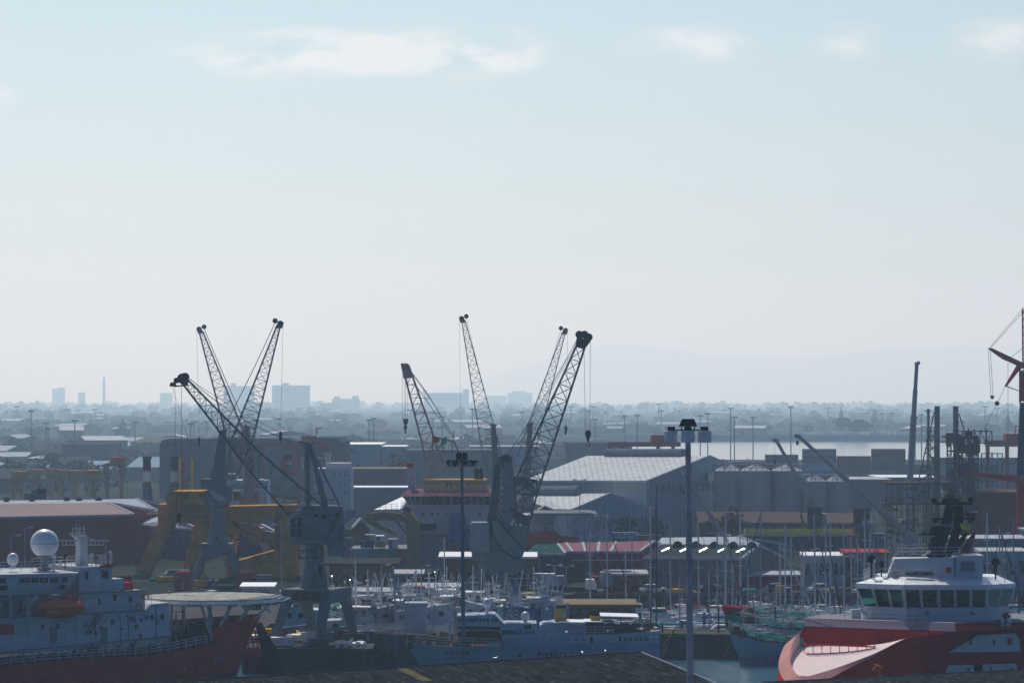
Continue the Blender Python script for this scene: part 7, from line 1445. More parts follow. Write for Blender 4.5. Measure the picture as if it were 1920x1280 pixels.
mooring(tuple(at(1373, 1195, 414)), tuple(at(1356, 1228, 408)), .2, 'thin rope slanting from the netted boat bow to the water')
mooring(tuple(at(690, 1222, 401)), tuple(at(760, 1205, 399)), .5, 'rope sagging from the dark quay end to the rusty bows')
# ---- fishing boats with green nets by the mole
def fish_hull(label, name, px0, px1, Y, bowpx, y_bow, y_mid, y_end, m, rz=0, beam=5, z=-3, boot='grey_paint', deckm='rust_brown', grp=None, right=False):
    b_ = at(px0, y_mid, Y); fr = Frame((b_.x, Y, 0), rz); r = empty(name, fr.loc, rz, label, 'fishing boat', grp)
    n = 10; E_ = []
    for i in range(n+1):
        t = i/n; px = px0+(px1-px0)*t; c_ = beam/2*(1-min(1, t/.38))**1.6; y = y_bow+(y_mid-y_bow)*min(1, t/.45)**.8 if t < .45 else y_mid+(y_end-y_mid)*(t-.45)/.55
        E_.append(fr.p(px, y, c_))
    W_ = abs(E_[-1].x-E_[0].x)
    def low(p, z_, k): t = abs(p.x-E_[0].x)/W_; return Vector((p.x+k*max(0, 1-t/.3)*(1 if px1 > px0 else -1), p.y+(beam/2-p.y)*.15*k, z_))
    rows_ = [E_, [low(p, p.z*.45+z*.55, .7) for p in E_], [low(p, z+.9, 1.3) for p in E_]]
    mir = lambda rr: [[Vector((p.x, beam-p.y, p.z)) for p in q] for q in rr]
    mb = MB(); grid(mb, rows_); grid(mb, mir(rows_)); q = E_[-1]; q2 = rows_[2][-1]; mb.add([q, Vector((q.x, beam-q.y, q.z)), Vector((q2.x, beam-q2.y, q2.z)), q2], [(0, 1, 2, 3)]); mb.build('hull', m, r)
    rw2 = [rows_[2], [low(p, z-1.2, 1.8) for p in E_]]; mb = MB(); grid(mb, rw2); grid(mb, mir(rw2)); mb.build('boot_topping', boot, r)
    mb = MB(); grid(mb, [[p+Vector((0, .02, -.35)) for p in E_], [Vector((p.x, beam-p.y-.02, p.z-.35)) for p in E_]]); mb.build('deck', deckm, r)
    mb = MB(); mb.rail([p+Vector((0, .1, 0)) for p in E_], .9, .045, 1.4, 3); mb.rail([Vector((p.x, beam-p.y-.1, p.z)) for p in E_], .9, .045, 1.4, 3); mb.build('railing', 'white_paint', r)
    return fr, r, E_, beam
for k, (px0, px1, Y, yb, ym, ye, lab) in enumerate(((1366, 1506, 410, 1176, 1203, 1208, 'nearest pale blue fishing boat with green nets, bow against the mole'), (1390, 1530, 422, 1156, 1178, 1182, 'second green-netted fishing boat, behind the pale blue one'), (1394, 1540, 436, 1146, 1160, 1165, 'rear fishing boat with green netting and curved white bow rails'))):
    fr, r, E_, bm_w = fish_hull(lab, 'fishing_boat', px0, px1, Y, 0, yb, ym, ye, 'hull_paleblue' if k == 0 else 'white_dull', R(4), 5.5, grp='green-netted fishing boats by the mole')
    mb = MB(); rows_ = [[p+Vector((0, .3+.4*j, .25+.28*j+random.uniform(-.15, .15))) for p in E_[1:]] for j in range(4)]; grid(mb, rows_); mb.build('green_netting', 'green_net', r)
    mb = MB(); random.seed(40+k)
    for i in range(55):
        t = random.uniform(.12, 1); p = E_[int(t*10)]; s_ = random.uniform(.08, .3); y_ = random.uniform(.6, bm_w-.6); mb.box(p.x-s_*2, p.x+s_*2, y_-s_, y_+s_, p.z-.3, p.z+random.uniform(.1, .9))
    mb.build('crates_and_gear', 'rust_brown', r)
    mb = MB()
    for i in range(30):
        t = random.uniform(.1, 1); p = E_[int(t*10)]; y_ = random.uniform(.2, bm_w); mb.bar((p.x, y_, p.z+random.uniform(.3, 1.3)), (p.x+random.uniform(1, 4), y_+random.uniform(-.5, .5), p.z+random.uniform(.2, 1.2)), .04)
    mb.build('net_poles', 'white_clean', r)
    for i in range(3):
        p = E_[3+i*2]; mb = MB(); mb.bar((p.x+random.uniform(0, 2), bm_w/2, p.z), (p.x+random.uniform(0, 2), bm_w/2, p.z+random.uniform(3, 5.5)), .09, 6); mb.bar((p.x-.6, bm_w/2, p.z+2.6), (p.x+1.6, bm_w/2, p.z+2.6), .05); mb.build('mast', 'mast_grey', r)
    MB().box(E_[4].x, E_[4].x+.8, 2, 2.8, E_[4].z, E_[4].z+1.3).build('white_cabinet', 'fv_white', r)
    if k == 0: mb = MB(); q = E_[1]; mb.hexa([fr.p(1408, 1222, .8), fr.p(1413, 1222, .75), fr.p(1413, 1222, .95), fr.p(1408, 1222, .95), fr.p(1402, 1192, 1.15), fr.p(1405, 1192, 1.1), fr.p(1405, 1192, 1.4), fr.p(1402, 1192, 1.4)]); mb.build('rust_streak', 'rust_brown', r)
mr_ = empty('work_barge', tuple(at(1362, 1160, 440))[:2]+(-3,), 0, 'maroon flat awning over teal nets at the left end of the netted boats', 'boat'); fr = Frame(mr_.location)
mb = MB(); mb.prism([fr.xz(x, y, 0) for x, y in ((1359, 1136), (1395, 1140), (1412, 1142), (1412, 1145), (1359, 1149))], 0, 5); mb.build('awning', 'sail_red', mr_); SB(fr, mr_, 'hull', 'green_net', 1363, 1152, 1410, 1166, 0, 5); SB(fr, mr_, 'deck', 'wall_green', 1365, 1166, 1410, 1180, .2, 4.8)
mb = MB(); vline(mb, fr, [(1361, 1149), (1361, 1195)], .12, 0); vline(mb, fr, [(1408, 1145), (1408, 1170)], .1, 0); mb.build('post', 'steel_dark', mr_)
# ---- rusty vessel, small white wheelhouses and blue boats behind the foreground crane
fr, r, E_, bw_ = fish_hull('rust-streaked grey hull left of the numbered vessel', 'fishing_vessel', 668, 900, 416-7, 0, 1185, 1190, 1200, mat('hull_rusty', (.13, .16, .18), .6, rust=.9, scale=.35, rustcol=(.10, .04, .02)), 0, 7.5, boot='hull_antifoul')
mb = MB(); random.seed(8)
for i in range(60):
    q = fr.p(random.uniform(700, 850), 1186+random.uniform(-10, 2), random.uniform(1, 6)); mb.bar(q, q+Vector((random.uniform(-2.5, 2.5), 0, random.uniform(-.2, .9))), .05)
mb.build('deck_pipes', 'white_dull', r)
mb = MB(); vline(mb, fr, [(737, 1062), (741, 1130), (745, 1190)], .17, 3); vline(mb, fr, [(741, 1100), (772, 1135)], .08, 3); vline(mb, fr, [(740, 1085), (752, 1130), (756, 1185)], .1, 3); vline(mb, fr, [(735, 1075), (745, 1075)], .07, 3); vline(mb, fr, [(731, 1095), (748, 1094)], .06, 3); mb.build('mast', 'fv_white', r)
for y in (1132, 1139): pass
SB(fr, r, 'deckhouse', 'fv_white', 758, 1130, 800, 1190, 2, 6)
def wheel_boat(label, px0, px1, Y, ytop, ydeck, yw, m, wx, rz=0, roofc='white_clean', beam=4.5, mast=None, cat='fishing boat', hullm='grey_paint', bow=-1):
    b_ = at(px0, yw, Y); fr = Frame((b_.x, Y, 0), rz); r = empty('small_fishing_boat', fr.loc, rz, label, cat, 'small working boats behind the portal cranes')
    L_ = fr.p(px1, yw).x; zd = fr.xz(px0, ydeck)[1]; a, b2 = fr.p(wx[0], ytop).x, fr.p(wx[1], ytop).x; zt = fr.xz(px0, ytop)[1]; secs = []
    for i in range(9):
        t = i/8; tt = t if bow > 0 else 1-t; hb = beam/2*(1 if tt < .55 else max(.05, (1-tt)/.45)**.6); sh = zd+.7*tt**2; x = L_*t
        secs.append([(x, beam/2-hb*.5, -4), (x, beam/2-hb*.9, zd-1.2), (x, beam/2-hb, sh), (x, beam/2+hb, sh), (x, beam/2+hb*.9, zd-1.2), (x, beam/2+hb*.5, -4)])
    MB().loft(secs).build('hull', hullm, r)
    ho = MB().loft([[(a, .7, zd), (b2, .7, zd), (b2, beam-.7, zd), (a, beam-.7, zd)], [(a+.1, .8, zt), (b2-.1, .8, zt), (b2-.1, beam-.8, zt), (a+.1, beam-.8, zt)]]).build('wheelhouse', m, r); MB().box(a-.3, b2+.3, .45, beam-.45, zt+.005, zt+.16).build('roof', roofc, r)
    n = max(2, int((b2-a)/.95))
    for k in range(n): x = a+(b2-a)*(k+.5)/n; MB().box(x-.28, x+.28, .68, .82, zt-1.15, zt-.4).build('window', 'glass_dark', ho)
    mb = MB(); mb.bar(((a+b2)/2, beam/2, zt), ((a+b2)/2, beam/2, (fr.xz(px0, mast)[1] if mast else zt+2.5)), .08, 6); mb.bar(((a+b2)/2-.7, beam/2, zt+1.4), ((a+b2)/2+.7, beam/2, zt+1.4), .05); mb.lathe([(.3, 0), (.3, .15)], ((a+b2)/2, beam/2, zt+2), 8); mb.build('mast', 'rail', r)
    mb = MB(); mb.rail([(.2, beam/2, zd+.5), (L_*.3, .3, zd), (L_*.95, .3, zd+.1)], .8, .035, 1.0, 2); mb.build('railing', 'rail', r)
    for k in range(3): x = L_*(.2+.3*k); MB().lathe([(.28, -.14), (.38, 0), (.28, .14)], (x, -.12, zd-.7), 10, 'y').build('tyre_fender', 'tyre', r)
    return fr, r
wheel_boat('white wheelhouse boat with slatted windows right of the foreground crane legs', 612, 700, 424, 1140, 1163, 1190, 'fv_white', (640, 690), mast=1052, hullm='fv_white', bow=1)
wheel_boat('light blue boat seen between the foreground crane legs', 528, 600, 428, 1128, 1143, 1165, 'light_blue', (548, 575), hullm='light_blue', bow=-1)
wheel_boat('small white boat under the foreground crane platform', 600, 640, 440, 1128, 1150, 1165, 'fv_white', (608, 634), bow=1)
wheel_boat('blue and white workboat with pink roof right of the ochre container', 748, 800, 437, 1102, 1118, 1140, 'blue_paint', (766, 792), roofc='roof_red', hullm='fv_white', bow=-1)
wheel_boat('white boat with dark open cabin beside the blue and white workboat', 790, 850, 440, 1104, 1122, 1148, 'white_clean', (796, 812), hullm='white_paint', bow=1, roofc='galv')
wheel_boat('white launch with long foredeck left of the numbered vessel radome', 738, 850, 428, 1128, 1140, 1160, 'fv_white', (740, 770), hullm='white_paint', bow=1)
wheel_boat('grey launch low behind the foremast of the numbered vessel', 850, 940, 432, 1112, 1128, 1150, 'white_dull', (868, 905), hullm='grey_paint', bow=-1, mast=1060)
wheel_boat('white harbour boat under the left leg of the dark crane', 800, 872, 441, 1108, 1122, 1140, 'white_clean', (815, 850), hullm='white_dull', bow=1, mast=1010)
wheel_boat('white-cabined boat under the right leg of the dark crane', 985, 1060, 436, 1128, 1140, 1162, 'white_paint', (1010, 1040), hullm='white_dull', bow=-1)
random.seed(12)
for k, (px, Y, lab) in enumerate(((655, 432, 'grey rust-streaked net boat with tall rigging behind the foreground crane'), (700, 428, 'small white net boat with twin poles left of the ochre container'), (722, 438, 'dark-hulled boat with rigging below the ochre container'), (778, 426, 'white squid boat with lamp rack left of the slim mast'), (826, 431, 'pale trawler with leaning derrick behind the slim mast'), (845, 438, 'blue-hulled boat with many poles behind the slim mast'), (905, 428, 'white trawler with lattice gantry under the dark crane'), (948, 434, 'grey trawler with mast under the dark crane right leg'), (990, 430, 'white net boat with derrick right of the dark crane'), (1030, 437, 'pale boat with stern gantry left of the brown hut'))):
    hm = random.choice(['white_dull', 'grey_paint', 'hull_paleblue', 'white_paint', 'blue_paint' if 'blue' in lab or 'dark' in lab else 'white_dull'])
    fr, r = wheel_boat(lab, px-38, px+38, Y, 1122+random.randint(-6, 8), 1140+random.randint(-4, 6), 1162, 'white_paint', (px-22, px-4) if k % 2 else (px+2, px+20), hullm=hm, bow=1 if k % 2 else -1, mast=random.randint(1062, 1100), roofc=random.choice(['white_clean', 'galv', 'white_dull']))
    mb = MB(); L_ = fr.p(px+38, 1150).x; zb = fr.xz(px, 1142)[1]
    for i in range(5):
        x = random.uniform(.1, .9)*L_; h_ = random.uniform(2.5, 5.5); mb.bar((x, random.uniform(.5, 4), zb), (x+random.uniform(-1.2, 1.2), 2.2, zb+h_), .07, 5)
    for i in range(3): x = random.uniform(.1, .6)*L_; mb.bar((x, .6, zb+random.uniform(1.2, 3)), (x+random.uniform(2, 4), .6, zb+random.uniform(1.2, 3)), .05)
    for i in range(4): x = random.uniform(.1, .9)*L_; mb.bar((L_*.5, 2.2, zb+5), (x, 2.2, zb+.4), .03, 3)
    mb.build('rigging', 'rail', r)
    mb = MB()
    for i in range(16): x = random.uniform(.05, .95)*L_; y_ = random.uniform(.3, 4.2); s_ = random.uniform(.12, .4); mb.box(x-s_, x+s_, y_-s_, y_+s_, zb-.3, zb+random.uniform(.1, .9))
    mb.build('deck_gear', random.choice(['white_dull', 'rust_brown', 'green_net', 'grey_paint']), r)
    mb = MB(); mb.rail([(.5, .25, zb+.1), (L_-.5, .25, zb+.1)], .8, .035, .9, 2); mb.build('railing', 'white_clean', r)
bd = MB(); sg = [c for c in C.objects if c.parent is None and str(c.get('label', '')).startswith('white wheelhouse boat')][0]
fz = Frame(sg.location); q = fz.p(612, 1202, -.4); t_ = text('U009', sg, (q.x+.2, -.3, q.z), 1.1, 'blue_paint')
# barge of tyre-black hull end at the quay
# ---- vehicles, containers and clutter on the quays
def truck(label, px, Y, rz=0, cab='white_clean', body='white_dull', hh=2.3, L_=6, flat=False):
    r = empty('truck', (at(px, 1100, Y).x, Y, .012), rz, label, 'truck', 'trucks on the quay')
    MB().box(-L_/2, L_/2, -1.0, 1.0, .6, .85).build('chassis', 'steel_dark', r)
    c_ = MB().prism([(-L_/2, .86), (-L_/2+1.7, .86), (-L_/2+1.7, 2.5), (-L_/2+.35, 2.5), (-L_/2, 1.7)], -1.05, 1.05).build('cab', cab, r)
    MB().prism([(-L_/2-.02, 1.72), (-L_/2+.3, 2.4), (-L_/2+.36, 2.4), (-L_/2+.06, 1.7)], -.9, .9).build('windscreen', 'glass_dark', c_); MB().box(-L_/2+.55, -L_/2+1.3, -1.07, -1.04, 1.65, 2.25).build('window', 'glass_dark', c_)
    MB().box(-L_/2+1.85, L_/2, -1.1, 1.1, .86, .86+(.35 if flat else hh)).build('body', body, r)
    for x in (-L_/2+.9, L_/2-1.9, L_/2-.8):
        for y in (-1, 1): wo_ = MB().lathe([(.3, -.14), (.48, -.12), (.48, .12), (.3, .14)], (x, y*.95, .48), 12, 'y').build('wheel', 'tyre', r)
    return r
def car(label, px, Y, m, rz=0, grp='cars parked on the quay'):
    r = empty('parked_car', (at(px, 1100, Y).x, Y, .012), rz, label, 'car', grp)
    b_ = MB().loft([[(-2.1, -.8, .3), (2.1, -.8, .3), (2.1, .8, .3), (-2.1, .8, .3)], [(-2.15, -.85, .6), (2.15, -.85, .6), (2.15, .85, .6), (-2.15, .85, .6)], [(-2.05, -.8, .9), (1.95, -.8, .85), (1.95, .8, .85), (-2.05, .8, .9)]]).build('body', m, r)
    MB().loft([[(-1.7, -.76, .88), (1.1, -.76, .88), (1.1, .76, .88), (-1.7, .76, .88)], [(-1.3, -.62, 1.4), (.4, -.62, 1.4), (.4, .62, 1.4), (-1.3, .62, 1.4)]]).build('glasshouse', 'glass_dark', r); MB().box(-1.32, .42, -.63, .63, 1.4, 1.45).build('roof', m, r)
    for x in (-1.35, 1.35):
        for y in (-.8, .8): MB().lathe([(.18, -.1), (.32, -.09), (.32, .09), (.18, .1)], (x, y, .32), 12, 'y').build('wheel', 'tyre', r)
    return r
truck('white-cabbed flatbed truck carrying a red crane arm, right of the dark crane', 1065, 508, math.pi, 'white_clean', 'steel_dark', L_=9, flat=True)
truck('box truck with red stripe under the red shed', 1150, 517, 0, 'red_gantry', 'white_dull', L_=8)
truck('white pickup truck behind the foreground crane column', 552, 478, 0, 'white_clean', 'white_dull', hh=.6, L_=5)
truck('long white trailer truck under the green shed', 1010, 518, math.pi, 'white_dull', 'white_clean', hh=2.0, L_=9)
for px, Y, m, lab in ((905, 498, 'white_clean', 'white car between the legs of the dark crane'), (926, 498, 'galv', 'silver car between the legs of the dark crane'), (328, 555, 'galv', 'silver car by the yellow gantry leg'), (350, 555, 'white_clean', 'white car by the yellow gantry leg'), (1225, 512, 'white_clean', 'white car below the dormered shed'), (1330, 512, 'steel_dark', 'black car below the dormered shed'), (1460, 514, 'blue_paint', 'blue car at the far marina quay'), (1540, 514, 'white_clean', 'white car at the far marina quay'), (905, 480, 'grey_paint', 'grey car in front of the white car under the dark crane')):
    car(lab, px, Y, m, random.choice([0, math.pi, .4]))
def container(label, px0, px1, ytop, Y, m, h=2.6, depth=2.4, z=0, grp='shipping containers', rz=0):
    x0 = at(px0, 1000, Y).x; x1 = at(px1, 1000, Y).x; r = empty('shipping_container', (x0, Y, z), rz, label, 'container', grp); W = x1-x0
    if ytop is not None: h = at(0, ytop, Y).z-z
    mb = MB(); n = max(4, int(W/.35)); vs = []
    MB().box(0, W, 0, depth, .05, h).build('body', m, r)
    for i in range(n): mb.box(W*(i+.2)/n, W*(i+.7)/n, -.05, -.002, .2, h-.15)
    mb.build('corrugation', m, r); mb = MB()
    for x in (-.03, W-.09): mb.box(x, x+.12, -.07, .05, 0, h+.03)
    mb.box(-.03, W+.03, -.07, .05, h-.1, h+.03); mb.build('frame', m, r); return r
container('ochre shipping container behind the rusty vessel mast', 697, 742, 1107, 468-12, 'yellow_crane'); container('small yellow container left of the ochre one', 664, 680, 1104, 462, 'yellow'); container('grey box container with white lettering under the red shed', 1132, 1184, 1069, 517, 'white_dull'); 
container('pale blue container with lettering on a trailer behind the sheds', 1148, 1196, 998, 600, 'wall_pale'); container('blue container below the pale lettered one', 1148, 1196, 1008, 598, 'blue_paint', z=0); container('brown crate container left of the dormered shed', 1196, 1240, 1003, 602, 'wall_tan')
container('dark blue container left of the grey mobile boom', 1322, 1360, 1000, 655, 'wall_blue'); container('blue container below the rig frame', 1630, 1660, 1000, 645, 'blue_paint'); container('red container beside the yellow rail', 1590, 1612, 1002, 636, 'red_gantry')
container('red container by the yellow gantry feet', 328, 356, 1072, 520, 'red_gantry'); container('dark red container low at the left behind the survey ship', 205, 245, 1080, 500, 'dark_red')
container('tall red wall of crates behind the white peaked hut', 445, 470, 1072, 505, 'wall_red'); container('grey container in the crane shadow', 480, 508, 1078, 512, 'grey_paint')
# quay clutter: individually built pallets, drums, bins and boxes
random.seed(77)
cl = [('crate', 'rust_brown', 'brown timber crate'), ('crate', 'white_clean', 'white crate'), ('drum', 'blue_paint', 'blue drum'), ('drum', 'red_gantry', 'red drum'), ('crate', 'yellow', 'yellow crate'), ('crate', 'green_net', 'green crate'), ('drum', 'galv', 'silver drum'), ('crate', 'grey_paint', 'grey crate')]
def clutter(n, x0, x1, Y0, Y1, zone):
    for _ in range(n):
        k, m, lb = random.choice(cl); x, Y = random.uniform(x0, x1), random.uniform(Y0, Y1); r = empty(k, (x, Y, .006), random.uniform(0, 1.5), lb+' lying '+zone, k, 'crates and drums on the quays')
        if k == 'drum': MB().lathe([(.3, 0), (.31, .3), (.3, .31), (.31, .6), (.3, .9), (.26, .91)], (0, 0, 0), 10).build('shell', m, r)
        else:
            s_ = random.uniform(.5, 1.4); h_ = random.uniform(.5, 1.5); MB().box(-s_, s_, -s_*.7, s_*.7, .14, h_).build('box', m, r); MB().box(-s_, s_, -s_*.7, -s_*.5, 0, .138).box(-s_, s_, s_*.5, s_*.7, 0, .138).build('skid', 'rust_brown', r)
clutter(34, -33, -18, 400, 420, 'under the foreground crane'); clutter(34, -17, 7, 446, 500, 'between the dark crane and the brown quay building'); clutter(30, 4, 60, 506, 520, 'on the quay below the red and dormered sheds'); clutter(26, -70, -36, 470, 504, 'behind the survey ship helideck'); clutter(16, -75, -30, 520, 560, 'at the feet of the yellow gantry')
r = empty('steel_ramp', (at(500, 1200, 397.6).x, 397.6, 0), 0, 'black slanted steel ramp with red braces beside the survey ship bow', 'ramp'); fr = Frame(r.location)
mb = MB(); mb.prism([fr.xz(x, y, 0) for x, y in ((479, 1168), (490, 1166), (522, 1222), (520, 1262), (478, 1262), (492, 1225))], -.8, .4); mb.build('ramp_arm', 'black', r)
mb = MB()
for (a, b_) in (((462, 1190), (470, 1230)), ((470, 1186), (480, 1232)), ((478, 1180), (486, 1228)), ((455, 1200), (484, 1196)), ((460, 1215), (487, 1212))): vline(mb, fr, [a, b_], .12, .3)
mb.build('brace', 'hull_red', r)
# ---- net racks (bright tangle) on the pier behind the numbered vessel
# ---- people
def person(label, loc, rz, bend, jacket='orange', cap='hull_maroon', trousers='orange'):
    r = empty('person', loc, rz, label, 'person')
    s_ = math.sin(bend); c_ = math.cos(bend); hip = Vector((0, 0, .92))
    def up(d, side=0, fwd=0): return hip+Vector((-s_*d+c_*0, side, c_*d))+Vector((-fwd, 0, 0))
    V = [hip, up(.28), up(.5), up(.6), up(.68), up(.78)]; rad = [.15, .15, .17, .08, .075, .11]
    Ed = [(0, 1), (1, 2), (2, 3), (3, 4), (4, 5)]
    def chain(root, pts, rr):
        k = root
        for p, q in zip(pts, rr): V.append(Vector(p)); rad.append(q); Ed.append((k, len(V)-1)); k = len(V)-1
        return k
    for sd in (-1, 1):
        sh = up(.48, sd*.19); el = sh+Vector((-.16, sd*.05, -.24)); wr = el+Vector((-.2, -sd*.04, -.1)); k = chain(2, [sh, el, wr, wr+Vector((-.07, 0, -.03))], [.075, .055, .038, .035])
        for f_ in range(5): chain(k, [wr+Vector((-.12, (f_-2)*.022, -.05)), wr+Vector((-.15, (f_-2)*.022, -.09))], [.012, .009])
        chain(0, [Vector((0, sd*.1, .88)), Vector((-.05, sd*.12, .48)), Vector((.02, sd*.12, .08)), Vector((-.12, sd*.13, .04))], [.11, .075, .05, .045])
    me = bpy.data.meshes.new('body'); me.from_pydata([tuple(v) for v in V], Ed, []); b_ = bpy.data.objects.new('body', me); C.objects.link(b_); b_.parent = r; me.materials.append(M['skin'])
    md = b_.modifiers.new('skin', 'SKIN')
    for i, q in enumerate(rad): me.skin_vertices[0].data[i].radius = (q, q)
    me.skin_vertices[0].data[0].use_root = True; b_.modifiers.new('sub', 'SUBSURF').levels = 1
    def wear(name, segs, m):
        mb = MB()
        for a, b2, r1, r2 in segs: mb.bar(a, b2, r1, 10, r2)
        return mb.build(name, m, r)
    wear('jacket', [(up(-.08), up(.3), .22, .23), (up(.3), up(.53), .23, .24), (up(.53), up(.6), .24, .11)]+[s2 for sd in (-1, 1) for s2 in ((up(.48, sd*.19), up(.48, sd*.19)+Vector((-.16, sd*.05, -.24)), .12, .1), (up(.48, sd*.19)+Vector((-.16, sd*.05, -.24)), up(.48, sd*.19)+Vector((-.34, sd*.01, -.33)), .1, .07))], jacket)
    wear('trousers', [s2 for sd in (-1, 1) for s2 in ((Vector((0, sd*.1, .92)), Vector((-.05, sd*.12, .48)), .14, .1), (Vector((-.05, sd*.12, .48)), Vector((.02, sd*.12, .1)), .1, .08))], trousers)
    q = up(.82); MB().lathe([(.13, -.02), (.13, .04), (.09, .1), (.01, .13)], q, 12).build('cap', cap, r)
    MB().box(q.x-.2, q.x-.1, q.y-.07, q.y+.07, q.z-.03, q.z-.005).build('cap_peak', cap, r)
    return r
rb, rb0, rbd, rbn, rboff = corr_roof('corrugated_shed', 'dark corrugated roof along the bottom right edge below the supply ship', P3(1425, 1280.3, 299), P3(2010, 1251.5, 316), 1, .165, 13, 10)
def on_roof(P0, d, dn, slope, px, Y):
    x = at(px, 1270, Y).x; s_ = Vector((x, Y, 0))-P0; s_.z = 0; return Vector((x, Y, P0.z-abs(s_.dot(dn))*slope+.04))
p_ = on_roof(rb0, rbd, rbn, .165, 1651, 308.2); person('stooping worker in orange overalls and dark red cap before the supply ship hull', p_, 0, 1.0, 'orange', 'hull_maroon')
p_ = on_roof(ra0, rad, radn, .165, 1197, 260.3); person('worker in orange with black cap, only head showing at the bottom edge', p_, .5, .15, 'orange', 'black')
sheet(28.5, .9, .4, 4.6, 'yellow_sheet', 'yellow_sheet'); sheet(5.5, .6, .4, 6, 'yellow_sheet', 'yellow_sheet'); sheet(44, 1.4, 1, 6, 'worn_sheet', 'worn_sheet'); sheet(16, 1, 2, 8, 'worn_sheet', 'worn_sheet'); sheet(36, .9, 5, 11, 'worn_sheet', 'worn_sheet')
# gulls on the ridge
for s_ in (.885, .93, .72): 
    q = ra0.lerp(Vector(P3(1202, 1222.5, 280)), s_); r = empty('seagull', (q.x, q.y, q.z+.12), random.uniform(0, 3), 'white gull standing on the nearest roof ridge', 'bird', 'gulls on the roof ridge')
    MB().loft([[(x, y*w_, .2+zz+z2*h2) for y, z2 in ((0, -1), (.7, -.6), (1, 0), (.6, .8), (0, 1), (-.6, .8), (-1, 0), (-.7, -.6))] for x, w_, h2, zz in ((-.26, .01, .01, .03), (-.12, .06, .05, .01), (0, .09, .08, 0), (.12, .07, .07, .04), (.17, .035, .035, .12), (.2, .045, .045, .16), (.25, .03, .03, .16), (.31, .005, .005, .15))]).bar((.02, .03, -.06), (.03, .03, .14), .01).bar((.02, -.03, -.06), (.03, -.03, .14), .01).build('body', 'white_clean', r)
# ---------------------------------------------------------------- far city, sheds, trees, light masts
random.seed(99)
D('far_tree', (.028, .045, .028), .95, var=.6, scale=.4); D('bark', (.05, .04, .035), .9)
# distinct towers on the horizon
def tower(label, Y, x0, y0, x1, y1, depth, m, extras=(), nw=None):
    a = at(x0, y1, Y); fr = Frame((a.x, Y, 0)); r = empty('tower_block', fr.loc, 0, label, 'building', 'blocks on the hazy skyline'); W = fr.p(x1, y1).x; z1 = fr.xz(x0, y0)[1]
    wl = MB().box(0, W, 0, depth, -1, z1).build('wall', m, r)
    for (ex0, ey0, ex1, ey1) in extras:
        e0 = fr.xz(ex0, ey1); e1 = fr.xz(ex1, ey0); MB().box(e0[0], e1[0], 1, depth*.8, e0[1]-.5, e1[1]).build('roof_room', m, r)
    MB().box(-.5, W+.5, -.5, depth+.5, z1+.01, z1+1).build('roof', 'roof_dark', r)
    n, k = nw or (8, 7); mb = None
    for j in range(k):
        z = z1*(.12+.82*j/k); MB().box(W*.04, W*.96, -.12, -.01, z, z+z1*.045).build('window', 'glass_dark', wl)
D('block_grey', (.16, .18, .20), .8); D('block_pale', (.28, .29, .30), .8)
tower('broad pale tower block with a small roof room, right of the crossing jibs', 8500, 510, 723, 580, 790, 30, 'block_grey', ((529, 718, 541, 724),))
tower('broad hazy tower block directly behind the crossing jibs', 9500, 419, 724, 476, 785, 30, 'block_grey', ((433, 718, 441, 725),))
tower('lower hazy block with two roof rooms right of the broad pale tower', 9000, 622, 748, 674, 790, 25, 'block_grey', ((626, 743, 637, 749), (660, 742, 672, 749)))
tower('wide hazy block with taller right end between the pink boom and thin jib', 9000, 795, 737, 870, 790, 25, 'block_grey', ((793, 731, 800, 738), (868, 730, 879, 738)))
MB_ = tower('narrow end tower of the wide hazy block', 8980, 870, 730, 879, 790, 25, 'block_grey', (), (2, 5))
tower('long low hazy warehouse with two stair towers above the blue hall', 4200, 520, 784, 652, 815, 40, 'block_grey', ((580, 778, 602, 785), (632, 777, 652, 785)), (8, 3))
tower('tiny far block with stepped top near the left edge', 11500, 98, 729, 120, 755, 30, 'block_grey', ((110, 726, 120, 730),))
tower('tiny far block right of the stepped one', 11500, 146, 736, 158, 755, 30, 'block_grey', ())
tower('faint block above the left crane head', 11000, 300, 737, 322, 758, 30, 'block_grey', ())
tower('faint cluster block between thin jib and dark jib', 12000, 952, 737, 998, 760, 40, 'block_grey', ((960, 733, 985, 738),))
tower('faint low block right of the faint cluster', 12000, 912, 742, 950, 760, 40, 'block_grey', ())
r = empty('chimney', tuple(at(195, 755, 10000))[:2]+(0,), 0, 'single tall thin chimney on the left horizon', 'chimney'); z = at(195, 709, 10000).z; MB().lathe([(4.6, 0), (3.4, z), (3.8, z+.5), (3.8, z+3)], (0, 0, 0), 12).build('shaft', 'block_grey', r); MB().lathe([(3.0, z*.9), (3.0, z*.93)], (0, 0, 0), 12).build('balcony', 'block_grey', r)
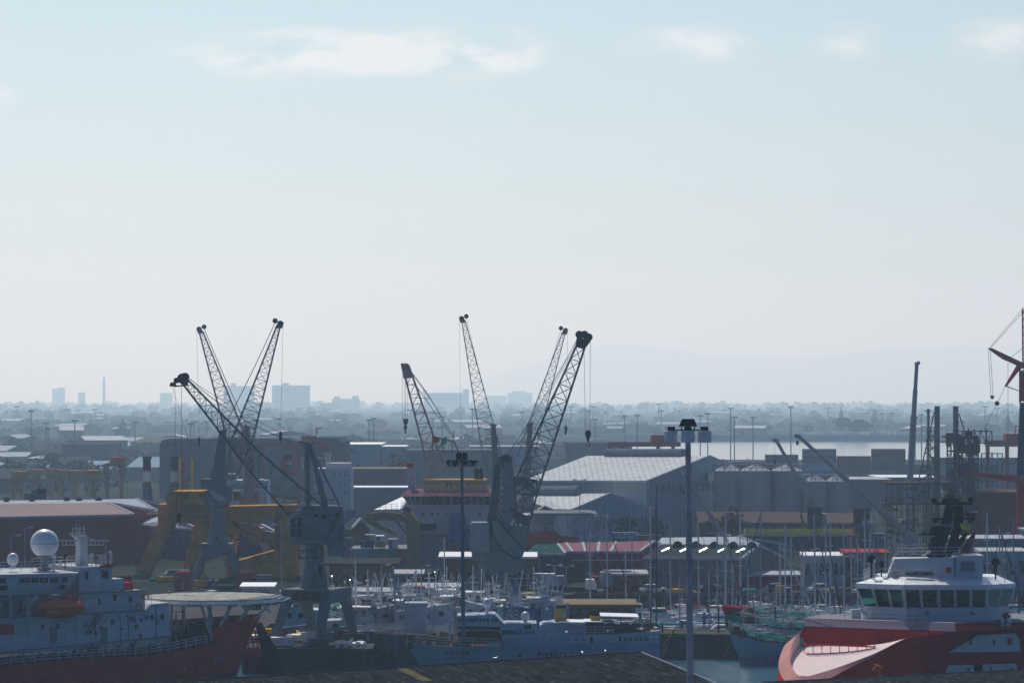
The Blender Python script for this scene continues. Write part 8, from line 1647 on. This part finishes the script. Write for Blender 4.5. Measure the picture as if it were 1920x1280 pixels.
# far low sheds and houses, each its own thing
fs_m = ['block_grey', 'wall_bluegrey', 'wall_tan', 'block_pale', 'wall_brick']; fr_m = ['galv', 'roof_dark', 'roof_dark', 'wall_pale', 'roof_brown', 'galv', 'roof_dark', 'roof_dark']
nm = {'galv': 'silvery', 'roof_pale': 'pale', 'roof_dark': 'dark', 'white_dull': 'off-white', 'wall_pale': 'blue-grey', 'roof_brown': 'brown'}
def zone_far(px, Y):
    z_ = 'left of the crossing jibs' if px < 400 else 'behind the crossing jibs' if px < 640 else 'beside the pink boom' if px < 900 else 'behind the dark jib' if px < 1150 else 'behind the warehouse ridge' if px < 1400 else 'behind the silos' if px < 1700 else 'behind the rig'
    return z_+(', low hazy band' if Y > 3200 else ', beyond the bay' if px > 1150 else '')
def far_shed(px, Y, wpx, h, dep, wm, rm):
    x = at(px, 800, Y).x; W = wpx*Y/6000; rz = random.uniform(-.5, .5); fam = 'group'
    r = empty('far_shed', (x, Y, 0), rz, 'distant shed with '+nm[rm]+' roof '+zone_far(px, Y), 'shed', 'distant low sheds'); hr = h+dep*random.uniform(.05, .09)
    alongx = random.random() < .7
    if alongx: MB().add([(0, 0, 0), (W, 0, 0), (W, dep, 0), (0, dep, 0), (0, 0, h), (W, 0, h), (W, dep, h), (0, dep, h), (0, dep/2, hr), (W, dep/2, hr)], [(0, 1, 5, 4), (1, 2, 6, 9, 5), (2, 3, 7, 6), (3, 0, 4, 8, 7)]).build('wall', wm, r); MB().add([(-.3, -.4, h), (W+.3, -.4, h), (W+.3, dep/2, hr+.1), (-.3, dep/2, hr+.1), (-.3, dep+.4, h), (W+.3, dep+.4, h)], [(0, 1, 2, 3), (3, 2, 5, 4)]).build('roof', rm, r)
    else: MB().prism([(0, 0), (W, 0), (W, h), (W/2, hr), (0, h)], 0, dep).build('wall', wm, r); MB().add([(-.3, -.4, h), (W/2, -.4, hr+.1), (W+.3, -.4, h), (-.3, dep+.4, h), (W/2, dep+.4, hr+.1), (W+.3, dep+.4, h)], [(0, 1, 4, 3), (1, 2, 5, 4)]).build('roof', rm, r)
    if random.random() < .5: MB().box(W*.2, W*.35, -.15, -.01, 0, h*.6).build('door', 'steel_dark', r)
for (Y0, Y1, n, w0, w1, h0, h1) in ((1050, 1500, 26, 30, 80, 4, 6), (1500, 2100, 44, 30, 90, 4, 7), (2700, 3800, 50, 20, 70, 4, 7), (3800, 7000, 60, 12, 50, 6, 9)):
    for i in range(n):
        Y = Y0+(Y1-Y0)*((i+random.random())/n); px = random.uniform(-60, 1960)
        if Y < 2720 and px > 1090: px = random.uniform(-60, 1000)
        if Y < 1500 and 280 < px < 1010: px = random.choice([random.uniform(-60, 250), random.uniform(640, 1000)])
        far_shed(px, Y, random.uniform(w0, w1), random.uniform(h0, h1), random.uniform(14, 40), random.choice(fs_m), random.choice(fr_m))
simple('far_shed', 'hazy grey gabled block behind the tall left light masts', 'shed', 1350, 116, 834, 205, 862, 40, 'block_grey', roofm='roof_dark')
for (x, y, w_, Y) in ((0, 815, 34, 2000), (112, 801, 45, 2300), (285, 816, 80, 1900), (60, 862, 90, 1350), (60, 876, 60, 1200), (160, 818, 80, 1700), (500, 808, 85, 1800)):
    far_shed(x, Y, w_, max(5, at(0, y, Y).z-2), 30, 'block_grey', 'white_dull' if y in (808, 815) else 'roof_pale')
# container yard at right
cm = ['wall_blue', 'blue_paint', 'wall_bluegrey', 'wall_maroon', 'wall_blue', 'grey_paint', 'rust_brown', 'wall_blue', 'light_blue']; cn = {'wall_blue': 'dark blue', 'blue_paint': 'blue', 'wall_bluegrey': 'slate', 'wall_maroon': 'maroon', 'grey_paint': 'grey', 'rust_brown': 'brown', 'light_blue': 'light blue'}
def stack(px0, px1, Y, tops, zone):
    x = at(px0, 880, Y).x; xe = at(px1, 880, Y).x; i = 0
    while x < xe-3:
        L_ = 12.2; n = tops(i)
        for k in range(n):
            m = random.choice(cm); r = empty('shipping_container', (x, Y+random.uniform(-.2, .2), .002+k*2.6), 0, cn[m]+' container in the stack '+zone+', '+['bottom', 'second', 'third', 'fourth', 'top', 'top'][min(k, 4) if k < n-1 else 4]+' layer', 'container', 'stacked containers in the yard')
            mb = MB().box(0, L_, 0, 2.44, 0, 2.59); mb.build('body', m, r)
        x += L_+.35; i += 1
stack(1372, 1500, 1190, lambda i: [3, 4, 5, 5][min(3, i)] if i < 4 else random.choice([4, 5]), 'left of the long boom')
stack(1505, 1680, 1160, lambda i: random.choice([5, 5, 4]), 'behind the long boom'); stack(1682, 1930, 1130, lambda i: random.choice([4, 4, 3]), 'behind the rig legs')
stack(1390, 1900, 1100, lambda i: 2, 'in front row')
stack(62, 172, 700, lambda i: 2, 'above the maroon shed'); stack(232, 330, 702, lambda i: 2, 'between the banded towers')
stack(985, 1100, 1150, lambda i: random.choice([2, 3]), 'behind the lower warehouse')
# bay breakwater with bright surf line and parked vehicles
o = MB().slab([(60, 2605), (900, 2590), (900, 2612), (64, 2622)], -4, 1.5).build('breakwater', 'quay_wall'); o['kind'] = 'structure'
# light masts
def hmast(px, ytop, ybase, th=1.0):
    Y = 31*6000/(ybase-748)
    if px > 1110 and 1600 < Y < 2700: Y = 1590
    r = empty('light_mast', tuple(at(px, ybase, Y))[:2]+(0,), 0, 'thin high-mast light '+zone_far(px, 100 if px > 1150 else 2000), 'light mast', 'distant high-mast lights'); fr = Frame(r.location); zt = fr.xz(px, ytop)[1]; w_ = Y/6000
    MB().bar((0, 0, 0), (0, 0, zt), 1.15*w_*th, 6, .85*w_*th).build('pole', 'crane_grey', r)
    mb = MB(); 
    for k in range(6): a = math.pi*2*k/6+.3; mb.bar((0, 0, zt-.3), (math.cos(a)*4.2*w_, math.sin(a)*4.2*w_, zt+.1), .5*w_); mb.bar((math.cos(a)*3.6*w_, math.sin(a)*3.6*w_, zt), (math.cos(a)*5.6*w_, math.sin(a)*5.6*w_, zt-.15*w_*6), 1.0*w_, 5)
    mb.build('lamp_ring', 'steel_dark', r)
for px, yt, yb in ((58, 770, 880), (86, 793, 870), (91, 803, 868), (140, 788, 868), (253, 791, 862), (357, 794, 862), (363, 790, 840), (387, 790, 840), (523, 785, 840), (128, 767, 800), (178, 767, 805), (32, 762, 795), (692, 787, 885), (700, 784, 885), (829, 781, 840), (812, 784, 835), (770, 768, 800), (886, 766, 830), (980, 772, 810), (1071, 762, 800), (1104, 770, 805), (1112, 762, 800), (1116, 786, 856), (1171, 780, 856), (1195, 778, 830), (1235, 757, 800), (1313, 779, 852), (1327, 775, 845), (1370, 765, 866), (1377, 782, 870), (1412, 782, 860), (1483, 763, 856), (1553, 765, 803), (1640, 770, 805), (1655, 775, 808), (1673, 774, 806), (1716, 782, 858), (1728, 777, 862), (1740, 770, 880), (1847, 762, 810), (1870, 765, 806), (1240, 770, 815), (995, 792, 870)):
    hmast(px, yt, yb)
# trees: a wood that reads as one mass in the haze, plus separate trees one can pick out
def crown(mb, c, rx, rz_, n=26, leaf=.5):
    for _ in range(n):
        a = random.uniform(0, 6.28); u_ = random.random()**.5; h_ = random.uniform(-1, 1); k = math.sqrt(max(0, 1-h_*h_)); p = Vector((c[0]+rx*k*u_*math.cos(a), c[1]+rx*k*u_*math.sin(a), c[2]+rz_*h_)); s_ = leaf*random.uniform(.6, 1.5)*rx*.3
        d1 = Vector((random.uniform(-1, 1), random.uniform(-1, 1), random.uniform(-.6, .6))).normalized()*s_; d2 = Vector((random.uniform(-1, 1), random.uniform(-1, 1), random.uniform(-1, 1))).normalized()*s_; d3 = d1.cross(d2).normalized()*s_*.8
        mb.add([p+d1, p+d2, p-d1, p-d2, p+d3, p-d3], [(0, 1, 4), (1, 2, 4), (2, 3, 4), (3, 0, 4), (1, 0, 5), (2, 1, 5), (3, 2, 5), (0, 3, 5)])
wood = MB()
for band, (Y0, Y1, n, hmax) in enumerate(((2680, 3300, 150, 5), (3300, 5000, 300, 7), (5000, 8000, 420, 10), (8000, 13000, 420, 16))):
    for _ in range(n):
        Y = random.uniform(Y0, Y1); px = random.uniform(-120, 2040)
        clump = math.sin(px*.013+band)+math.sin(px*.037+band*2)+math.sin(Y*.004)
        if clump < -.5 and band < 3: continue
        h_ = hmax*random.uniform(.5, 1.15); x = at(px, 800, Y).x; crown(wood, (x, Y, h_*.55), h_*random.uniform(.7, 1.6), h_*.5, 10 if band > 1 else 22, 1.4 if band > 1 else .9)
for _ in range(170):
    Y = random.uniform(1080, 2000); px = random.uniform(-100, 1010); 
    if Y < 1400 and px > 250: continue
    h_ = random.uniform(4, 9); x = at(px, 800, Y).x; crown(wood, (x, Y, h_*.55), h_*.8, h_*.5, 110, .34)
o = wood.build('far_woods', 'far_tree'); o['kind'] = 'stuff'
def tree(label, px, py_top, Y, rx, kind='round', grp=None):
    q = at(px, 800, Y); zt = at(px, py_top, Y).z; r = empty('conifer' if kind == 'cone' else 'leafy_tree', (q.x, Y, 0), 0, label, 'tree', grp); 
    tr = MB(); tr.bar((0, 0, 0), (.2, 0, zt*.6), zt*.03, 7, zt*.012)
    for k in range(4): a = 1.6*k; tr.bar((.1, 0, zt*(.25+.08*k)), (rx*.5*math.cos(a), rx*.5*math.sin(a), zt*(.5+.08*k)), zt*.012, 5, zt*.004)
    tr.build('trunk', 'bark', r); c = MB()
    if kind == 'cone':
        for k in range(9): t = k/8; crown(c, (0, 0, zt*(.15+.82*t)), rx*(1-t*.85), zt*.06, 26, .7)
    else:
        for k in range(7): a = 6.28*k/7; crown(c, (rx*.45*math.cos(a), rx*.45*math.sin(a), zt*random.uniform(.5, .78)), rx*.62, zt*.17, 60, .35)
        crown(c, (0, 0, zt*.75), rx*.7, zt*.25, 70, .35)
    c.build('crown', 'far_tree', r)
tree('dark round tree before the small white warehouse', 741, 852, 1020, 6.5); tree('small tree right of the lettered warehouse', 672, 870, 980, 5); tree('dark conifer behind the stack end at left', 173, 858, 1050, 3.2, 'cone'); tree('small conifer left of the dark one', 112, 876, 1040, 2.4, 'cone')
tree('tall hazy conifer above the far sheds at left', 230, 784, 2600, 7, 'cone'); tree('tall narrow conifer beyond the bay', 1577, 761, 3300, 6, 'cone'); tree('second narrow conifer beyond the bay, further right', 1640, 765, 3300, 6, 'cone'); tree('far conifer at the right of the rig', 1890, 776, 3000, 7, 'cone')
tree('leafy tree left of the silos above the brown roof', 1372, 950, 693-8, 3.2); tree('green shrubby tree at the brown roof left corner', 1338, 968, 684, 2.5); tree('leafy tree below the big warehouse gable', 1175, 962, 640, 3); tree('bushy tree below the lower warehouse corner', 1225, 970, 640, 3)
tree('round tree on the far shore behind the silos', 1290+290, 782, 2800, 9); tree('wide far-shore tree right of the long boom', 1610, 786, 2750, 12)
# bright parked cars line on the far shore
random.seed(4)
for k in range(26):
    px = 1500+k*13+random.uniform(-4, 4); Y = 2670+random.uniform(-5, 20); r = empty('parked_lorry', (at(px, 800, Y).x, Y, 0), random.uniform(-.3, .3), 'bright lorry parked on the far shore of the bay', 'truck', 'lorries parked along the far shore')
    L_ = random.uniform(5, 11); MB().box(0, L_, 0, 2.4, 1, 3.6).build('body', 'white_clean', r); MB().box(L_+.1, L_+2, 0, 2.3, .8, 3).build('cab', 'white_clean', r); MB().box(.5, L_+1.5, .2, 2.2, 0, .98).build('chassis', 'tyre', r)

# sheds and yards that continue beyond the right and left of the frame
random.seed(61)
for (x0, y0, x1, Y, m, rm, lb) in ((1945, 1000, 2040, 560, 'wall_pale', 'galv', 'pale dock shed just beyond the right edge'), (2050, 985, 2180, 600, 'wall_grey', 'roof_dark', 'grey dock shed further beyond the right edge'), (1950, 930, 2090, 720, 'wall_bluegrey', 'galv', 'blue-grey hall beyond the right edge'), (2120, 920, 2260, 760, 'wall_red', 'roof_red', 'red hall beyond the right edge'), (1960, 870, 2200, 1000, 'wall_pale', 'white_dull', 'long pale hall beyond the right edge'), (-200, 900, -40, 800, 'wall_grey', 'galv', 'grey hall beyond the left edge')):
    simple('hall', lb, 'shed', Y, x0, y0, x1, 1000, 20, m, roofm=rm)
# ---------------------------------------------------------------- make every label single out one thing
def finish():
    bpy.context.view_layer.update()
    from collections import defaultdict
    g = defaultdict(list)
    for o in C.objects:
        if o.parent is None and o.get('label'): g[o['label']].append(o)
    ORD = ['first', 'second', 'third', 'fourth', 'fifth', 'sixth', 'seventh', 'eighth', 'ninth', 'tenth', 'eleventh', 'twelfth', 'thirteenth', 'fourteenth', 'fifteenth', 'sixteenth', 'seventeenth', 'eighteenth', 'nineteenth', 'twentieth']
    for lab, os_ in g.items():
        if len(os_) < 2: continue
        def sx_(o):
            p = o.matrix_world.translation; return p.x/max(1, p.y)
        os_.sort(key=sx_)
        for i, o in enumerate(os_):
            n = len(os_)
            w_ = 'leftmost' if i == 0 else 'rightmost' if i == n-1 else (ORD[i]+' from left' if i < 20 else 'number %d from left' % (i+1))
            o['label'] = lab+', '+w_
            if n > 2 and not o.get('group'): o['group'] = lab
    for o in C.objects:
        if o.parent is None and o.get('label'):
            if len(o['label'].split()) > 16: print('LONG', o['label'])
finish()
